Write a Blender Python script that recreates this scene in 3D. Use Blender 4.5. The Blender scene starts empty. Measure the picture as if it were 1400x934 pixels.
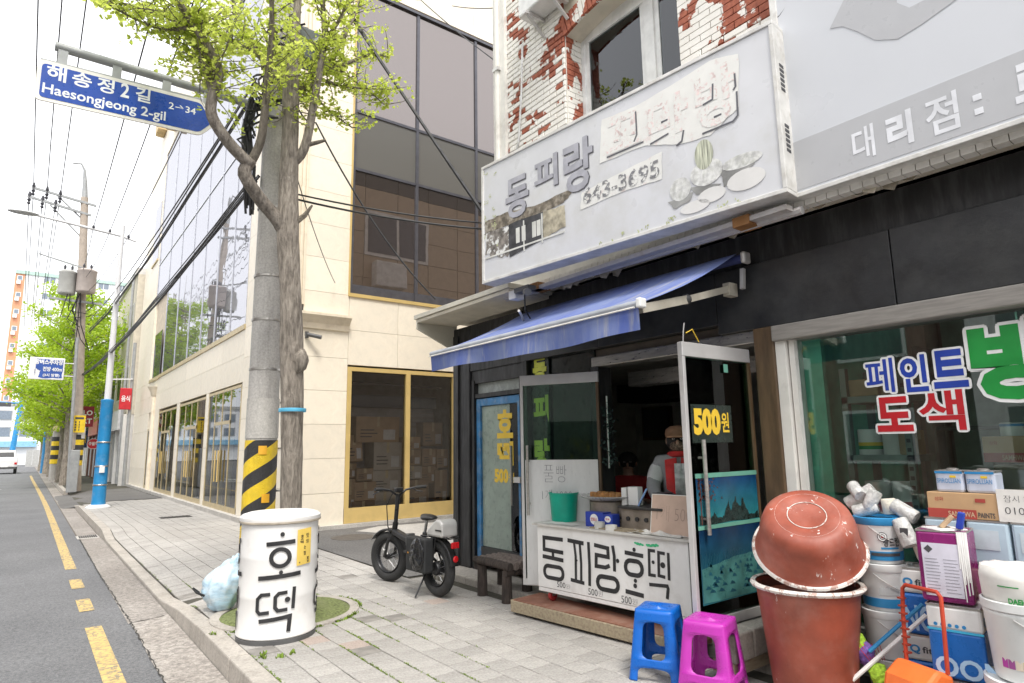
import bpy, bmesh, math, random
from mathutils import Vector, Matrix, noise
R_ = math.radians
rnd = random.Random(7)
SC = bpy.context.scene
COL = SC.collection
# ---------------------------------------------------------------- camera
cam = bpy.data.cameras.new('camera'); cam.lens = 861/1400*36; cam.sensor_width = 36; cam.sensor_fit = 'HORIZONTAL'
cam.clip_start = .05; cam.clip_end = 2000
camo = bpy.data.objects.new('camera', cam); COL.objects.link(camo)
CR = [[0.796276, -0.086406, -0.598731], [-0.60473, -0.139343, -0.784146], [-0.015674, 0.986467, -0.163208]]
camo.matrix_world = Matrix.Translation((0,0,1.5)) @ Matrix(CR).to_4x4()
SC.camera = camo
# ---------------------------------------------------------------- sky, sun, exposure (bright overcast)
SUN_EL, SUN_AZ = R_(58), R_(200)      # azimuth clockwise from +Y
w = bpy.data.worlds.new('World'); SC.world = w; w.use_nodes = True
nt = w.node_tree; bg = nt.nodes['Background']
sky = nt.nodes.new('ShaderNodeTexSky'); sky.sky_type = 'NISHITA'; sky.sun_disc = False
sky.sun_elevation = SUN_EL; sky.sun_rotation = SUN_AZ; sky.air_density = 1.0; sky.dust_density = 6.0; sky.ozone_density = 1.0
hs = nt.nodes.new('ShaderNodeHueSaturation'); hs.inputs['Saturation'].default_value = .10
mx = nt.nodes.new('ShaderNodeMix'); mx.data_type = 'RGBA'; mx.inputs[0].default_value = .80
mx.inputs[7].default_value = (9.2, 9.3, 9.6, 1)     # the even white of a thin cloud sheet
nt.links.new(sky.outputs[0], hs.inputs['Color']); nt.links.new(hs.outputs[0], mx.inputs[6]); nt.links.new(mx.outputs[2], bg.inputs[0])
bg.inputs[1].default_value = .12
sl = bpy.data.lights.new('sun', 'SUN'); sl.energy = 1.5; sl.angle = R_(14); sl.color = (1, .95, .88)
so = bpy.data.objects.new('sun', sl); COL.objects.link(so)
sd = Vector((math.sin(SUN_AZ)*math.cos(SUN_EL), math.cos(SUN_AZ)*math.cos(SUN_EL), math.sin(SUN_EL)))
so.rotation_euler = sd.to_track_quat('Z', 'Y').to_euler()
vs = SC.view_settings; vs.view_transform = 'Standard'; vs.look = 'None'; vs.exposure = 1.0; vs.gamma = 1
try: vs.use_curve_mapping = False
except Exception: pass
SC.cycles.max_bounces = 8; SC.cycles.transparent_max_bounces = 16; SC.cycles.use_denoising = True
# ---------------------------------------------------------------- materials
MATS = {}
def nodes(name):
    m = bpy.data.materials.new(name); m.use_nodes = True; n = m.node_tree
    return m, n, n.nodes['Principled BSDF']
def mixc(n, fac, a, b):
    x = n.nodes.new('ShaderNodeMix'); x.data_type = 'RGBA'
    for i, val in ((0, fac), (6, a), (7, b)):
        if hasattr(val, 'is_linked') or hasattr(val, 'links'): n.links.new(val, x.inputs[i])
        elif i == 0: x.inputs[0].default_value = val
        else: x.inputs[i].default_value = (*val[:3], 1)
    return x.outputs[2]
def tc(n, kind='Object', scale=(1,1,1)):
    t = n.nodes.new('ShaderNodeTexCoord'); mp = n.nodes.new('ShaderNodeMapping'); mp.inputs['Scale'].default_value = scale
    n.links.new(t.outputs[kind], mp.inputs[0]); return mp.outputs[0]
def noi(n, vec, scale, detail=4, rough=.55, lo=.35, hi=.65):
    t = n.nodes.new('ShaderNodeTexNoise'); t.inputs['Scale'].default_value = scale; t.inputs['Detail'].default_value = detail; t.inputs['Roughness'].default_value = rough
    n.links.new(vec, t.inputs['Vector'])
    r = n.nodes.new('ShaderNodeMapRange'); r.inputs[1].default_value = lo; r.inputs[2].default_value = hi
    n.links.new(t.outputs[0], r.inputs[0]); return r.outputs[0]
def rndval(n, lo, hi):
    o = n.nodes.new('ShaderNodeObjectInfo'); r = n.nodes.new('ShaderNodeMapRange'); r.inputs[3].default_value = lo; r.inputs[4].default_value = hi
    n.links.new(o.outputs['Random'], r.inputs[0]); return r.outputs[0]
def mulc(n, col, fac):
    x = n.nodes.new('ShaderNodeVectorMath'); x.operation = 'SCALE'
    if hasattr(col, 'links'): n.links.new(col, x.inputs[0])
    else: x.inputs[0].default_value = col[:3]
    if hasattr(fac, 'links'): n.links.new(fac, x.inputs['Scale'])
    else: x.inputs['Scale'].default_value = fac
    return x.outputs[0]
def bumpn(n, b, h, strength, dist=.01):
    x = n.nodes.new('ShaderNodeBump'); x.inputs['Strength'].default_value = strength; x.inputs['Distance'].default_value = dist
    n.links.new(h, x.inputs['Height']); n.links.new(x.outputs[0], b.inputs['Normal'])
def M(name, col, rough=.6, metal=0, var=.12, vs=6, bump=0, bs=60, dirt=None, dfac=.5, ds=3, dlo=.5, dhi=.7, stretch=(1,1,1), ran=0, spec=.5, coords='Object'):
    """plain paint / plastic / metal with uneven tone, optional dirt in its own shape, optional tone change per object"""
    if name in MATS: return MATS[name]
    m, n, b = nodes(name); vec = tc(n, coords, stretch)
    f = noi(n, vec, vs)
    c = mixc(n, f, [max(0, x*(1-var)) for x in col], [min(1, x*(1+var)) for x in col])
    if dirt:
        f2 = noi(n, vec, ds, 6, .65, dlo, dhi)
        fm = n.nodes.new('ShaderNodeMath'); fm.operation = 'MULTIPLY'; n.links.new(f2, fm.inputs[0]); fm.inputs[1].default_value = dfac
        c = mixc(n, fm.outputs[0], c, dirt)
    if ran: c = mulc(n, c, rndval(n, 1-ran, 1+ran))
    n.links.new(c, b.inputs['Base Color'])
    b.inputs['Metallic'].default_value = metal; b.inputs['Specular IOR Level'].default_value = spec
    rr = n.nodes.new('ShaderNodeMapRange'); rr.inputs[3].default_value = max(.02, rough-.08); rr.inputs[4].default_value = min(1, rough+.1)
    n.links.new(noi(n, vec, vs*2.3), rr.inputs[0]); n.links.new(rr.outputs[0], b.inputs['Roughness'])
    if bump: bumpn(n, b, noi(n, vec, bs, 5, .6, .2, .8), bump)
    MATS[name] = m; return m
def mat_asphalt(name, a, b_, speck, sc=90, bump=.5):
    m, n, b = nodes(name); vec = tc(n)
    big = noi(n, vec, .7, 5, .6, .3, .7); c = mixc(n, big, a, b_)
    fine = noi(n, vec, sc*.55, 5, .8, .38, .68); c = mixc(n, fine, mulc(n, c, .55), mulc(n, c, 1.35))
    v = n.nodes.new('ShaderNodeTexVoronoi'); v.inputs['Scale'].default_value = sc*.7; n.links.new(vec, v.inputs['Vector'])
    lt = n.nodes.new('ShaderNodeMath'); lt.operation = 'LESS_THAN'; lt.inputs[1].default_value = .17; n.links.new(v.outputs['Distance'], lt.inputs[0])
    fm = n.nodes.new('ShaderNodeMath'); fm.operation = 'MULTIPLY'; n.links.new(lt.outputs[0], fm.inputs[0]); fm.inputs[1].default_value = .55
    c = mixc(n, fm.outputs[0], c, speck)
    n.links.new(c, b.inputs['Base Color']); b.inputs['Roughness'].default_value = .88
    bumpn(n, b, noi(n, vec, sc*.8, 4, .7, .2, .8), bump, .006)
    MATS[name] = m; return m
def mat_paint_mark(name, col, under):
    m, n, b = nodes(name); vec = tc(n)
    f = noi(n, vec, 26, 4, .7, .49, .55)
    f2 = noi(n, vec, 2.2, 4, .6, .1, .6)
    mu = n.nodes.new('ShaderNodeMath'); mu.operation = 'MULTIPLY'; n.links.new(f, mu.inputs[0]); n.links.new(f2, mu.inputs[1])
    c = mixc(n, mu.outputs[0], mixc(n, noi(n, vec, 7), [x*.86 for x in col], col), under)
    n.links.new(c, b.inputs['Base Color']); b.inputs['Roughness'].default_value = .75
    bumpn(n, b, noi(n, vec, 80, 4, .7, .2, .8), .35, .005); MATS[name] = m; return m
def mat_tile():
    m, n, b = nodes('paving_block'); vec = tc(n)
    c = mixc(n, noi(n, vec, 2.2, 5, .6), (.36,.34,.315), (.46,.44,.41))
    fine = noi(n, vec, 48, 5, .8, .36, .66); c = mixc(n, fine, mulc(n, c, .66), mulc(n, c, 1.22))
    st = noi(n, vec, 1.1, 6, .7, .52, .72); fm = n.nodes.new('ShaderNodeMath'); fm.operation = 'MULTIPLY'; n.links.new(st, fm.inputs[0]); fm.inputs[1].default_value = .45
    c = mixc(n, fm.outputs[0], c, (.22,.20,.18))
    c = mulc(n, c, rndval(n, .84, 1.06))
    n.links.new(c, b.inputs['Base Color']); b.inputs['Roughness'].default_value = .85
    bumpn(n, b, noi(n, vec, 140, 4, .7, .2, .8), .35, .004); MATS['tile'] = m; return m
def mat_concrete(name, a, b_, streak=(.12,.11,.10), sf=.45, sc=1):
    m, n, b = nodes(name); vec = tc(n)
    c = mixc(n, noi(n, vec, 3*sc, 6, .6, .3, .7), a, b_)
    v2 = tc(n, 'Object', (9*sc, 9*sc, .8*sc)); s = noi(n, v2, 1.5, 5, .65, .52, .74)
    fm = n.nodes.new('ShaderNodeMath'); fm.operation = 'MULTIPLY'; n.links.new(s, fm.inputs[0]); fm.inputs[1].default_value = sf
    c = mixc(n, fm.outputs[0], c, streak)
    fine = noi(n, vec, 45, 5, .8, .35, .68); c = mixc(n, fine, mulc(n, c, .74), mulc(n, c, 1.16))
    n.links.new(c, b.inputs['Base Color']); b.inputs['Roughness'].default_value = .85
    bumpn(n, b, noi(n, vec, 60, 5, .7, .2, .8), .35, .006); MATS[name] = m; return m
def mat_brick():
    """white masonry paint flaking off red clay: what flakes is decided per patch of wall, each brick with its own tone"""
    m, n, b = nodes('flaking_brick'); g = n.nodes.new('ShaderNodeNewGeometry')
    vec = g.outputs['Position']
    patch = noi(n, vec, 2.9, 3, .5, .25, .75); edge = noi(n, vec, 9, 4, .6, .2, .8)
    ad = n.nodes.new('ShaderNodeMath'); ad.operation = 'MULTIPLY_ADD'; n.links.new(patch, ad.inputs[0]); ad.inputs[1].default_value = .8
    rv = rndval(n, -.22, .22); ad2 = n.nodes.new('ShaderNodeMath'); ad2.operation = 'ADD'; n.links.new(rv, ad2.inputs[1])
    e2 = n.nodes.new('ShaderNodeMath'); e2.operation = 'MULTIPLY'; n.links.new(edge, e2.inputs[0]); e2.inputs[1].default_value = .36
    n.links.new(e2.outputs[0], ad.inputs[2]); n.links.new(ad.outputs[0], ad2.inputs[0])
    th = n.nodes.new('ShaderNodeMapRange'); th.inputs[1].default_value = BRICK_TH; th.inputs[2].default_value = BRICK_TH+.02; n.links.new(ad2.outputs[0], th.inputs[0])
    red = mixc(n, noi(n, vec, 30, 4, .6), (.22,.055,.03), (.36,.11,.06)); red = mulc(n, red, rndval(n, .75, 1.2))
    wh = mixc(n, noi(n, vec, 3, 4), (.74,.71,.65), (.82,.80,.75))
    n.links.new(mixc(n, th.outputs[0], wh, red), b.inputs['Base Color']); b.inputs['Roughness'].default_value = .75
    bumpn(n, b, th.outputs[0], -.5, .004); MATS['brick'] = m; return m
BRICK_TH = .73
def mat_bark(name, a, b_):
    m, n, b = nodes(name); vec = tc(n, 'Object', (14, 14, 2.6))
    r = noi(n, vec, 2.2, 7, .65, .3, .7); c = mixc(n, r, a, b_)
    c = mixc(n, noi(n, tc(n), 3, 4, .6, .45, .75), c, mulc(n, c, .65))
    n.links.new(c, b.inputs['Base Color']); b.inputs['Roughness'].default_value = .9
    bumpn(n, b, r, .9, .03); MATS[name] = m; return m
def mat_leaf(name, a, b_, tr=.45):
    m, n, b = nodes(name); vec = tc(n)
    c = mixc(n, noi(n, vec, 2.6, 4, .6, .3, .7), a, b_); c = mixc(n, noi(n, vec, 30, 2, .5, .3, .7), mulc(n, c, .58), mulc(n, c, 1.22))
    n.links.new(c, b.inputs['Base Color']); b.inputs['Roughness'].default_value = .5
    t = n.nodes.new('ShaderNodeBsdfTranslucent'); n.links.new(mulc(n, c, 1.5), t.inputs[0])
    x = n.nodes.new('ShaderNodeMixShader'); x.inputs[0].default_value = tr
    out = n.nodes['Material Output']; n.links.new(b.outputs[0], x.inputs[1]); n.links.new(t.outputs[0], x.inputs[2]); n.links.new(x.outputs[0], out.inputs[0])
    MATS[name] = m; return m
def mat_glass(name, tint, refl=.08, rough=.01, fres=1.45):
    """thin pane: tinted see-through plus Fresnel mirror"""
    m, n, b = nodes(name); n.nodes.remove(b); out = n.nodes['Material Output']
    t = n.nodes.new('ShaderNodeBsdfTransparent'); t.inputs[0].default_value = (*tint, 1)
    g = n.nodes.new('ShaderNodeBsdfGlossy'); g.inputs['Roughness'].default_value = rough; g.inputs[0].default_value = (.95,.97,1,1)
    f = n.nodes.new('ShaderNodeFresnel'); f.inputs[0].default_value = fres
    x = n.nodes.new('ShaderNodeMixShader'); n.links.new(f.outputs[0], x.inputs[0]); n.links.new(t.outputs[0], x.inputs[1]); n.links.new(g.outputs[0], x.inputs[2]); n.links.new(x.outputs[0], out.inputs[0])
    MATS[name] = m; return m
def mat_mirror_glass(name, base, refl, fac, wav=.02):
    """coated curtain-wall glass, opaque from outside"""
    m, n, b = nodes(name); out = n.nodes['Material Output']; vec = tc(n)
    b.inputs['Base Color'].default_value = (*base, 1); b.inputs['Roughness'].default_value = .3
    g = n.nodes.new('ShaderNodeBsdfGlossy'); g.inputs['Roughness'].default_value = .015; g.inputs[0].default_value = (*refl, 1)
    bp = n.nodes.new('ShaderNodeBump'); bp.inputs['Strength'].default_value = wav; bp.inputs['Distance'].default_value = .1
    n.links.new(noi(n, vec, .9, 2, .5, 0, 1), bp.inputs['Height']); n.links.new(bp.outputs[0], g.inputs['Normal'])
    lw = n.nodes.new('ShaderNodeLayerWeight'); lw.inputs[0].default_value = fac
    mr = n.nodes.new('ShaderNodeMapRange'); mr.inputs[3].default_value = fac; mr.inputs[4].default_value = 1; n.links.new(lw.outputs['Fresnel'], mr.inputs[0])
    x = n.nodes.new('ShaderNodeMixShader'); n.links.new(mr.outputs[0], x.inputs[0]); n.links.new(b.outputs[0], x.inputs[1]); n.links.new(g.outputs[0], x.inputs[2]); n.links.new(x.outputs[0], out.inputs[0])
    MATS[name] = m; return m
def mat_splat(name, col, splat, amount=.62, rough=.45, sc=14):
    """plastic with dried paint drips and spatter"""
    m, n, b = nodes(name); vec = tc(n)
    c = mixc(n, noi(n, vec, 4, 5, .6), [x*.75 for x in col], [min(1, x*1.15) for x in col])
    f = noi(n, tc(n, 'Object', (1.6,1.6,.5)), sc*.55, 6, .72, amount-.01, amount+.01); f2 = noi(n, tc(n,'Object',(1,1,.6)), sc*2.6, 2, .5, amount+.11, amount+.12)
    dust = noi(n, vec, 2.5, 6, .7, .45, .85); fm = n.nodes.new('ShaderNodeMath'); fm.operation = 'MULTIPLY'; n.links.new(dust, fm.inputs[0]); fm.inputs[1].default_value = .22
    c = mixc(n, fm.outputs[0], c, (.62,.55,.5)); c = mixc(n, f, c, splat); c = mixc(n, f2, c, splat)
    n.links.new(c, b.inputs['Base Color']); b.inputs['Roughness'].default_value = rough
    MATS[name] = m; return m
# ---------------------------------------------------------------- mesh builder
I4 = Matrix.Identity(4)
OFF = {}
def fr(o, u, v):
    u = Vector(u).normalized(); v = Vector(v).normalized(); w_ = u.cross(v)
    return Matrix((( u.x, v.x, w_.x, o[0]), (u.y, v.y, w_.y, o[1]), (u.z, v.z, w_.z, o[2]), (0,0,0,1)))
def rotz(a, loc=(0,0,0)): return Matrix.Translation(loc) @ Matrix.Rotation(a, 4, 'Z')
class MB:
    def __init__(s, M=None): s.v = []; s.f = []; s.M = M or I4; s.smooth = False
    def add(s, vs_, fs):
        k = len(s.v); s.v += [s.M @ Vector(p) for p in vs_]; s.f += [tuple(i+k for i in f) for f in fs]; return s
    def b(s, x0, x1, y0, y1, z0, z1):
        x0, x1 = min(x0,x1), max(x0,x1); y0, y1 = min(y0,y1), max(y0,y1); z0, z1 = min(z0,z1), max(z0,z1)
        return s.add([(x0,y0,z0),(x1,y0,z0),(x1,y1,z0),(x0,y1,z0),(x0,y0,z1),(x1,y0,z1),(x1,y1,z1),(x0,y1,z1)],
                     [(0,3,2,1),(4,5,6,7),(0,1,5,4),(1,2,6,5),(2,3,7,6),(3,0,4,7)])
    def quad(s, *p): return s.add(p, [tuple(range(len(p)))])
    def prism(s, pts, h0, h1):
        n = len(pts); return s.add([(x,y,h0) for x,y in pts]+[(x,y,h1) for x,y in pts],
            [tuple(reversed(range(n))), tuple(range(n,2*n))]+[(i,(i+1)%n,n+(i+1)%n,n+i) for i in range(n)])
    def tube(s, pts, r, n=8, cap=True, closed=False):
        P = [Vector(p) for p in pts]; k = len(P); rs = r if isinstance(r, (list,tuple)) else [r]*k
        vs_ = []; up = None
        for i in range(k):
            if closed: d = P[(i+1)%k]-P[i-1]
            else: d = P[min(i+1,k-1)]-P[max(i-1,0)]
            d.normalize()
            if up is None: up = Vector((0,0,1)) if abs(d.z) < .9 else Vector((1,0,0))
            a = d.cross(up)
            if a.length < 1e-4: a = d.orthogonal()
            a.normalize(); c = a.cross(d).normalized(); up = c
            for j in range(n):
                t = 2*math.pi*j/n; vs_.append(P[i]+(a*math.cos(t)+c*math.sin(t))*rs[i])
        fs = []
        for i in range(k if closed else k-1):
            for j in range(n):
                q = (i+1)%k; fs.append((i*n+j, i*n+(j+1)%n, q*n+(j+1)%n, q*n+j))
        if cap and not closed: fs += [tuple(reversed(range(n))), tuple(range((k-1)*n, k*n))]
        return s.add(vs_, fs)
    def bar(s, p, q, wx, wy):
        p, q = Vector(p), Vector(q); d = (q-p).normalized(); a = d.cross(Vector((0,0,1)) if abs(d.z) < .95 else Vector((1,0,0))).normalized(); c = a.cross(d)
        vs_ = [e+a*sx*wx/2+c*sy*wy/2 for e in (p,q) for sx,sy in ((-1,-1),(1,-1),(1,1),(-1,1))]
        return s.add(vs_, [(0,3,2,1)[::-1],(4,5,6,7)[::-1],(0,1,5,4)[::-1],(1,2,6,5)[::-1],(2,3,7,6)[::-1],(3,0,4,7)[::-1]])
    def lathe(s, prof, n=24, c=(0,0,0), caps=(True,True)):
        vs_ = [(c[0]+r*math.cos(2*math.pi*j/n), c[1]+r*math.sin(2*math.pi*j/n), c[2]+z) for r,z in prof for j in range(n)]
        k = len(prof); fs = [(i*n+j, i*n+(j+1)%n, (i+1)*n+(j+1)%n, (i+1)*n+j) for i in range(k-1) for j in range(n)]
        if caps[0]: fs.append(tuple(reversed(range(n))))
        if caps[1]: fs.append(tuple(range((k-1)*n, k*n)))
        return s.add(vs_, fs)
    def ball(s, c, r, n=12, m=8):
        rx, ry, rz = r if isinstance(r, (list,tuple)) else (r,r,r); vs_ = [(c[0],c[1],c[2]-rz)]
        for i in range(1, m):
            t = math.pi*i/m-math.pi/2
            vs_ += [(c[0]+rx*math.cos(t)*math.cos(2*math.pi*j/n), c[1]+ry*math.cos(t)*math.sin(2*math.pi*j/n), c[2]+rz*math.sin(t)) for j in range(n)]
        vs_.append((c[0],c[1],c[2]+rz)); fs = [(0, 1+(j+1)%n, 1+j) for j in range(n)]
        for i in range(m-2): fs += [(1+i*n+j, 1+i*n+(j+1)%n, 1+(i+1)*n+(j+1)%n, 1+(i+1)*n+j) for j in range(n)]
        e = 1+(m-2)*n; fs += [(e+j, e+(j+1)%n, len(vs_)-1) for j in range(n)]
        return s.add(vs_, fs)
    def torus(s, R, r, n=28, m=8, c=(0,0,0), ry=None):   # axis along local y
        pts = [];
        for i in range(n):
            a = 2*math.pi*i/n
            for j in range(m):
                t = 2*math.pi*j/m; rr = R+r*math.cos(t); pts.append((c[0]+rr*math.cos(a), c[1]+(ry or r)*math.sin(t), c[2]+rr*math.sin(a)))
        return s.add(pts, [(i*m+j, i*m+(j+1)%m, ((i+1)%n)*m+(j+1)%m, ((i+1)%n)*m+j) for i in range(n) for j in range(m)])
    def stroke(s, pts, wd, w_=0.0, mapf=None, closed=False):
        """a brush line lying in the local plane z = w_"""
        P = [Vector((p[0],p[1])) for p in pts]; k = len(P); L = []
        for i in range(k):
            if closed: d0 = P[i]-P[i-1]; d1 = P[(i+1)%k]-P[i]
            else: d0 = P[i]-P[max(i-1,0)] if i else P[1]-P[0]; d1 = P[i+1]-P[i] if i < k-1 else d0
            d0 = d0.normalized(); d1 = d1.normalized(); n0 = Vector((-d0.y,d0.x)); n1 = Vector((-d1.y,d1.x)); nn = (n0+n1)
            if nn.length < .3: nn = n0
            nn = nn.normalized(); sc = min(1.8, 1/max(.4, nn.dot(n0)))
            L.append((P[i]+nn*wd/2*sc, P[i]-nn*wd/2*sc))
        f = mapf or (lambda x,y: (x,y,w_))
        vs_ = [f(q.x,q.y) for ab in L for q in ab]
        return s.add(vs_, [(2*i, 2*i+1, (2*i+3)%(2*k), (2*i+2)%(2*k)) for i in range(k if closed else k-1)])
    def disc(s, cx, cy, rx, ry=None, w_=0.0, n=18, mapf=None, a0=0):
        f = mapf or (lambda x,y: (x,y,w_)); ry = ry or rx
        return s.add([f(cx+rx*math.cos(2*math.pi*i/n+a0), cy+ry*math.sin(2*math.pi*i/n+a0)) for i in range(n)], [tuple(range(n))])
    def text(s, body, u0, v0, u1, v1, bold=0., w_=0.0, mapf=None, shear=0.):
        """lettering fitted to a rectangle of the local plane"""
        vs_, fs = glyphs(body, bold)
        xs = [p[0] for p in vs_]; ys = [p[1] for p in vs_]; ax, bx, ay, by = min(xs), max(xs), min(ys), max(ys)
        f = mapf or (lambda x,y: (x,y,w_))
        out = []
        for x,y in vs_:
            q = (y-ay)/(by-ay); out.append(f(u0+(x-ax)/(bx-ax)*(u1-u0)+shear*q, v0+q*(v1-v0)))
        return s.add(out, fs)
    def obj(s, name, mat=None, parent=None, smooth=False, bev=0, kind=None):
        me = bpy.data.meshes.new(name); off = OFF.get(parent.name, Vector()) if parent else Vector()
        me.from_pydata([tuple(p-off) for p in s.v], [], s.f); me.update()
        if mat: me.materials.append(mat)
        if smooth or s.smooth:
            for p in me.polygons: p.use_smooth = True
            if smooth != 'all':
                me.set_sharp_from_angle(angle=R_(42))
        o = bpy.data.objects.new(name, me); COL.objects.link(o)
        if parent: o.parent = parent; OFF[o.name] = off
        if bev:
            md = o.modifiers.new('edge', 'BEVEL'); md.width = bev; md.segments = 2; md.limit_method = 'ANGLE'; md.angle_limit = R_(40)
        if kind: o['kind'] = kind
        return o
GL = {}
def glyphs(body, bold):
    key = (body, bold)
    if key in GL: return GL[key]
    c = bpy.data.curves.new('lettering', 'FONT'); c.body = body; c.offset = bold; c.resolution_u = 3
    o = bpy.data.objects.new('lettering', c); COL.objects.link(o); bpy.context.view_layer.update()
    me = bpy.data.meshes.new_from_object(o.evaluated_get(bpy.context.evaluated_depsgraph_get()))
    vs_ = [(p.co.x, p.co.y) for p in me.vertices]; fs = [tuple(p.vertices) for p in me.polygons]
    bpy.data.objects.remove(o); bpy.data.curves.remove(c); bpy.data.meshes.remove(me)
    GL[key] = (vs_, fs); return GL[key]
def tag(o, label, cat, group=None, kind=None):
    o['label'] = label; o['category'] = cat
    if group: o['group'] = group
    if kind: o['kind'] = kind
    return o
def thing(name, label, cat, base=(0,0,0), group=None, rz=None):
    """rz None: parts are given in world coordinates; else in local ones"""
    o = bpy.data.objects.new(name, None); COL.objects.link(o); o.location = base; o.empty_display_size = .1
    if rz is None: OFF[o.name] = Vector(base)
    else: o.rotation_euler.z = rz; OFF[o.name] = Vector()
    return tag(o, label, cat, group)
def struct(o): o['kind'] = 'structure'; return o
def one(mb, name, mat, label, cat, base=None, group=None, smooth=False, bev=0, kind=None):
    o = mb.obj(name, mat, None, smooth, bev)
    return tag(o, label, cat, group, kind)
def kids(o): return [c for c in COL.objects if c.parent == o]
def dup(root, loc, rz=0, label=None, scale=None):
    r = root.copy(); COL.objects.link(r); r.location = loc; r.rotation_euler.z = rz
    if label: r['label'] = label
    if scale: r.scale = scale
    for ch in kids(root):
        c = ch.copy(); COL.objects.link(c); c.parent = r
        for g in kids(ch):
            d = g.copy(); COL.objects.link(d); d.parent = c
    return r
def jit(a): return rnd.uniform(-a, a)
# ================================================================ ground
asph = mat_asphalt('asphalt', (.135,.137,.142), (.185,.187,.192), (.36,.36,.36))
asph2 = mat_asphalt('asphalt_patch', (.12,.115,.11), (.17,.165,.158), (.34,.32,.3), 60)
gutc = mat_asphalt('coarse_concrete', (.30,.27,.24), (.42,.385,.35), (.6,.56,.5), 34, .9)
gutm = mat_asphalt('worn_gutter', (.25,.225,.20), (.36,.33,.30), (.45,.42,.38), 55, .7)
conc = mat_concrete('kerb_concrete', (.36,.33,.29), (.50,.46,.41), (.16,.14,.12), .5)
concp = mat_concrete('pale_concrete', (.44,.42,.39), (.56,.54,.50), (.2,.18,.16), .3)
soil = M('soil', (.12,.10,.08), .95, vs=4, bump=.6)
tilem = mat_tile()
yel = mat_paint_mark('yellow_road_paint', (.62,.44,.16), (.14,.14,.14))
whm = mat_paint_mark('white_road_paint', (.75,.75,.74), (.15,.15,.15))
def ss(a, b, x): t = max(0, min(1, (x-a)/(b-a))); return t*t*(3-2*t)
def zs(x, y):
    d = ss(6.95, 7.7, y)*(1-ss(14.1, 15.2, y)) + ss(22.6, 23.6, y)*(1-ss(30, 31, y))
    return -.112*d*max(0, min(1, (2.15-x)/.85)) + .002*math.sin(x*5.1+y*2.3)
struct(MB().quad((-600,-300,-.18),(600,-300,-.18),(600,900,-.18),(-600,900,-.18)).obj('ground', asph2))
struct(MB().quad((-9,-20,-.15),(.95,-20,-.15),(.95,110,-.15),(-9,110,-.15)).obj('road', asph))
struct(MB().quad((-60,110,-.152),(60,110,-.152),(60,128,-.152),(-60,128,-.152)).obj('crossing_road', asph))
# gutter strip between road and kerb: rough new concrete, old asphalt fill, then cast slabs
g = MB(); ys = [3.2, 4.4, 5.2, 6.1, 6.8, 7.42]
pl = [(.93+jit(.02) + (.02 if y > 6 else 0), y) for y in ys] + [(1.30, 7.55), (1.30, 3.2)]
struct(g.add([(x,y,-.145) for x,y in pl], [tuple(range(len(pl)))]).obj('gutter_patch', gutc))
struct(MB().quad((.93,7.42,-.1465),(1.30,7.55,-.1465),(1.30,15.6,-.1465),(.97,15.6,-.1465)).obj('gutter', gutm))
gs = struct(MB().quad((.93,15.6,-.149),(1.30,15.6,-.149),(1.30,100,-.149),(.93,100,-.149)).obj('gutter_channel', soil))
for i in range(34):
    y = 15.65+i*1.0
    MB().b(.95, 1.29, y, y+.975, -.19, -.142+jit(.004)).obj('gutter_slab', gutm, gs, bev=.008)
MB().b(.95, 1.295, 49.7, 100, -.19, -.143).obj('gutter_slab', gutm, gs)
# crumbling seams where the gutter meets the road and the two fills meet
crk = M('crack_dark', (.05,.047,.042), .95)
def crack(P, wd, z):
    g_ = MB(); out = []
    for a, b_ in zip(P[:-1], P[1:]):
        n_ = max(2, int((Vector(b_)-Vector(a)).length/.05))
        out += [Vector(a).lerp(Vector(b_), k/n_)+Vector((jit(.010),jit(.006))) for k in range(n_)]
    L = []
    for i, p in enumerate(out):
        d = (out[min(i+1,len(out)-1)]-out[max(i-1,0)]).normalized(); nn = Vector((-d.y,d.x)); w_ = wd*rnd.uniform(.25,1.2)/2; L += [(*(p+nn*w_),z),(*(p-nn*w_),z)]
    g_.add(L, [(2*i,2*i+1,2*i+3,2*i+2) for i in range(len(out)-1)]); return struct(g_.obj('road_crack', crk))
crack([(.93,3.0),(.935,5),(.955,7.42),(.94,11),(.96,15.6)], .016, -.1425); crack([(.95,7.43),(1.1,7.46),(1.31,7.55)], .03, -.1420)
crack([(-.6,4.5),(-.35,6.2),(-.45,8.5),(-.2,11),(-.3,15)], .008, -.1455)
# drain grate in the gutter
dg = thing('drain_grate', 'slotted drain grate in the gutter beside the raised kerb', 'grate', (1.1,15.3,-.146))
MB().b(.92, 1.28, 15.05, 15.6, -.1462, -.140).obj('frame', concp, dg)
for i in range(9): MB().b(.96+i*.034, .98+i*.034, 15.15, 15.5, -.14, -.128).obj('bar', M('cast_iron', (.06,.055,.05), .7, .4), dg)
# yellow and white markings
for i, (y0, y1) in enumerate(((3.0,7.53),(8.3,8.98),(9.72,10.42),(11.36,60.))):
    x0 = .585; me = MB()
    n = 12 if y1-y0 > 3 else 3
    for k in range(n):
        a, b_ = y0+(y1-y0)*k/n, y0+(y1-y0)*(k+1)/n
        sh = lambda y: -.25*ss(20, 62, y)
        me.quad((x0+sh(a),a,-.146),(x0+.135+sh(a),a,-.146),(x0+.135+sh(b_),b_,-.146),(x0+sh(b_),b_,-.146))
    struct(me.obj('road_marking', yel))
ar = MB().quad((-1.9,33,-.146),(-1.75,33,-.146),(-1.75,38,-.146),(-1.9,38,-.146)).add([(-2.15,38,-.146),(-1.5,38,-.146),(-1.82,40.5,-.146)],[(0,1,2)])
ar.quad((-1.75,34,-.1455),(-1.0,36.6,-.1455),(-1.0,37.4,-.1455),(-1.75,35,-.1455)).add([(-1.2,36.2,-.146),(-.75,38.6,-.146),(-1.25,38.0,-.146)],[(0,1,2)])
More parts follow.
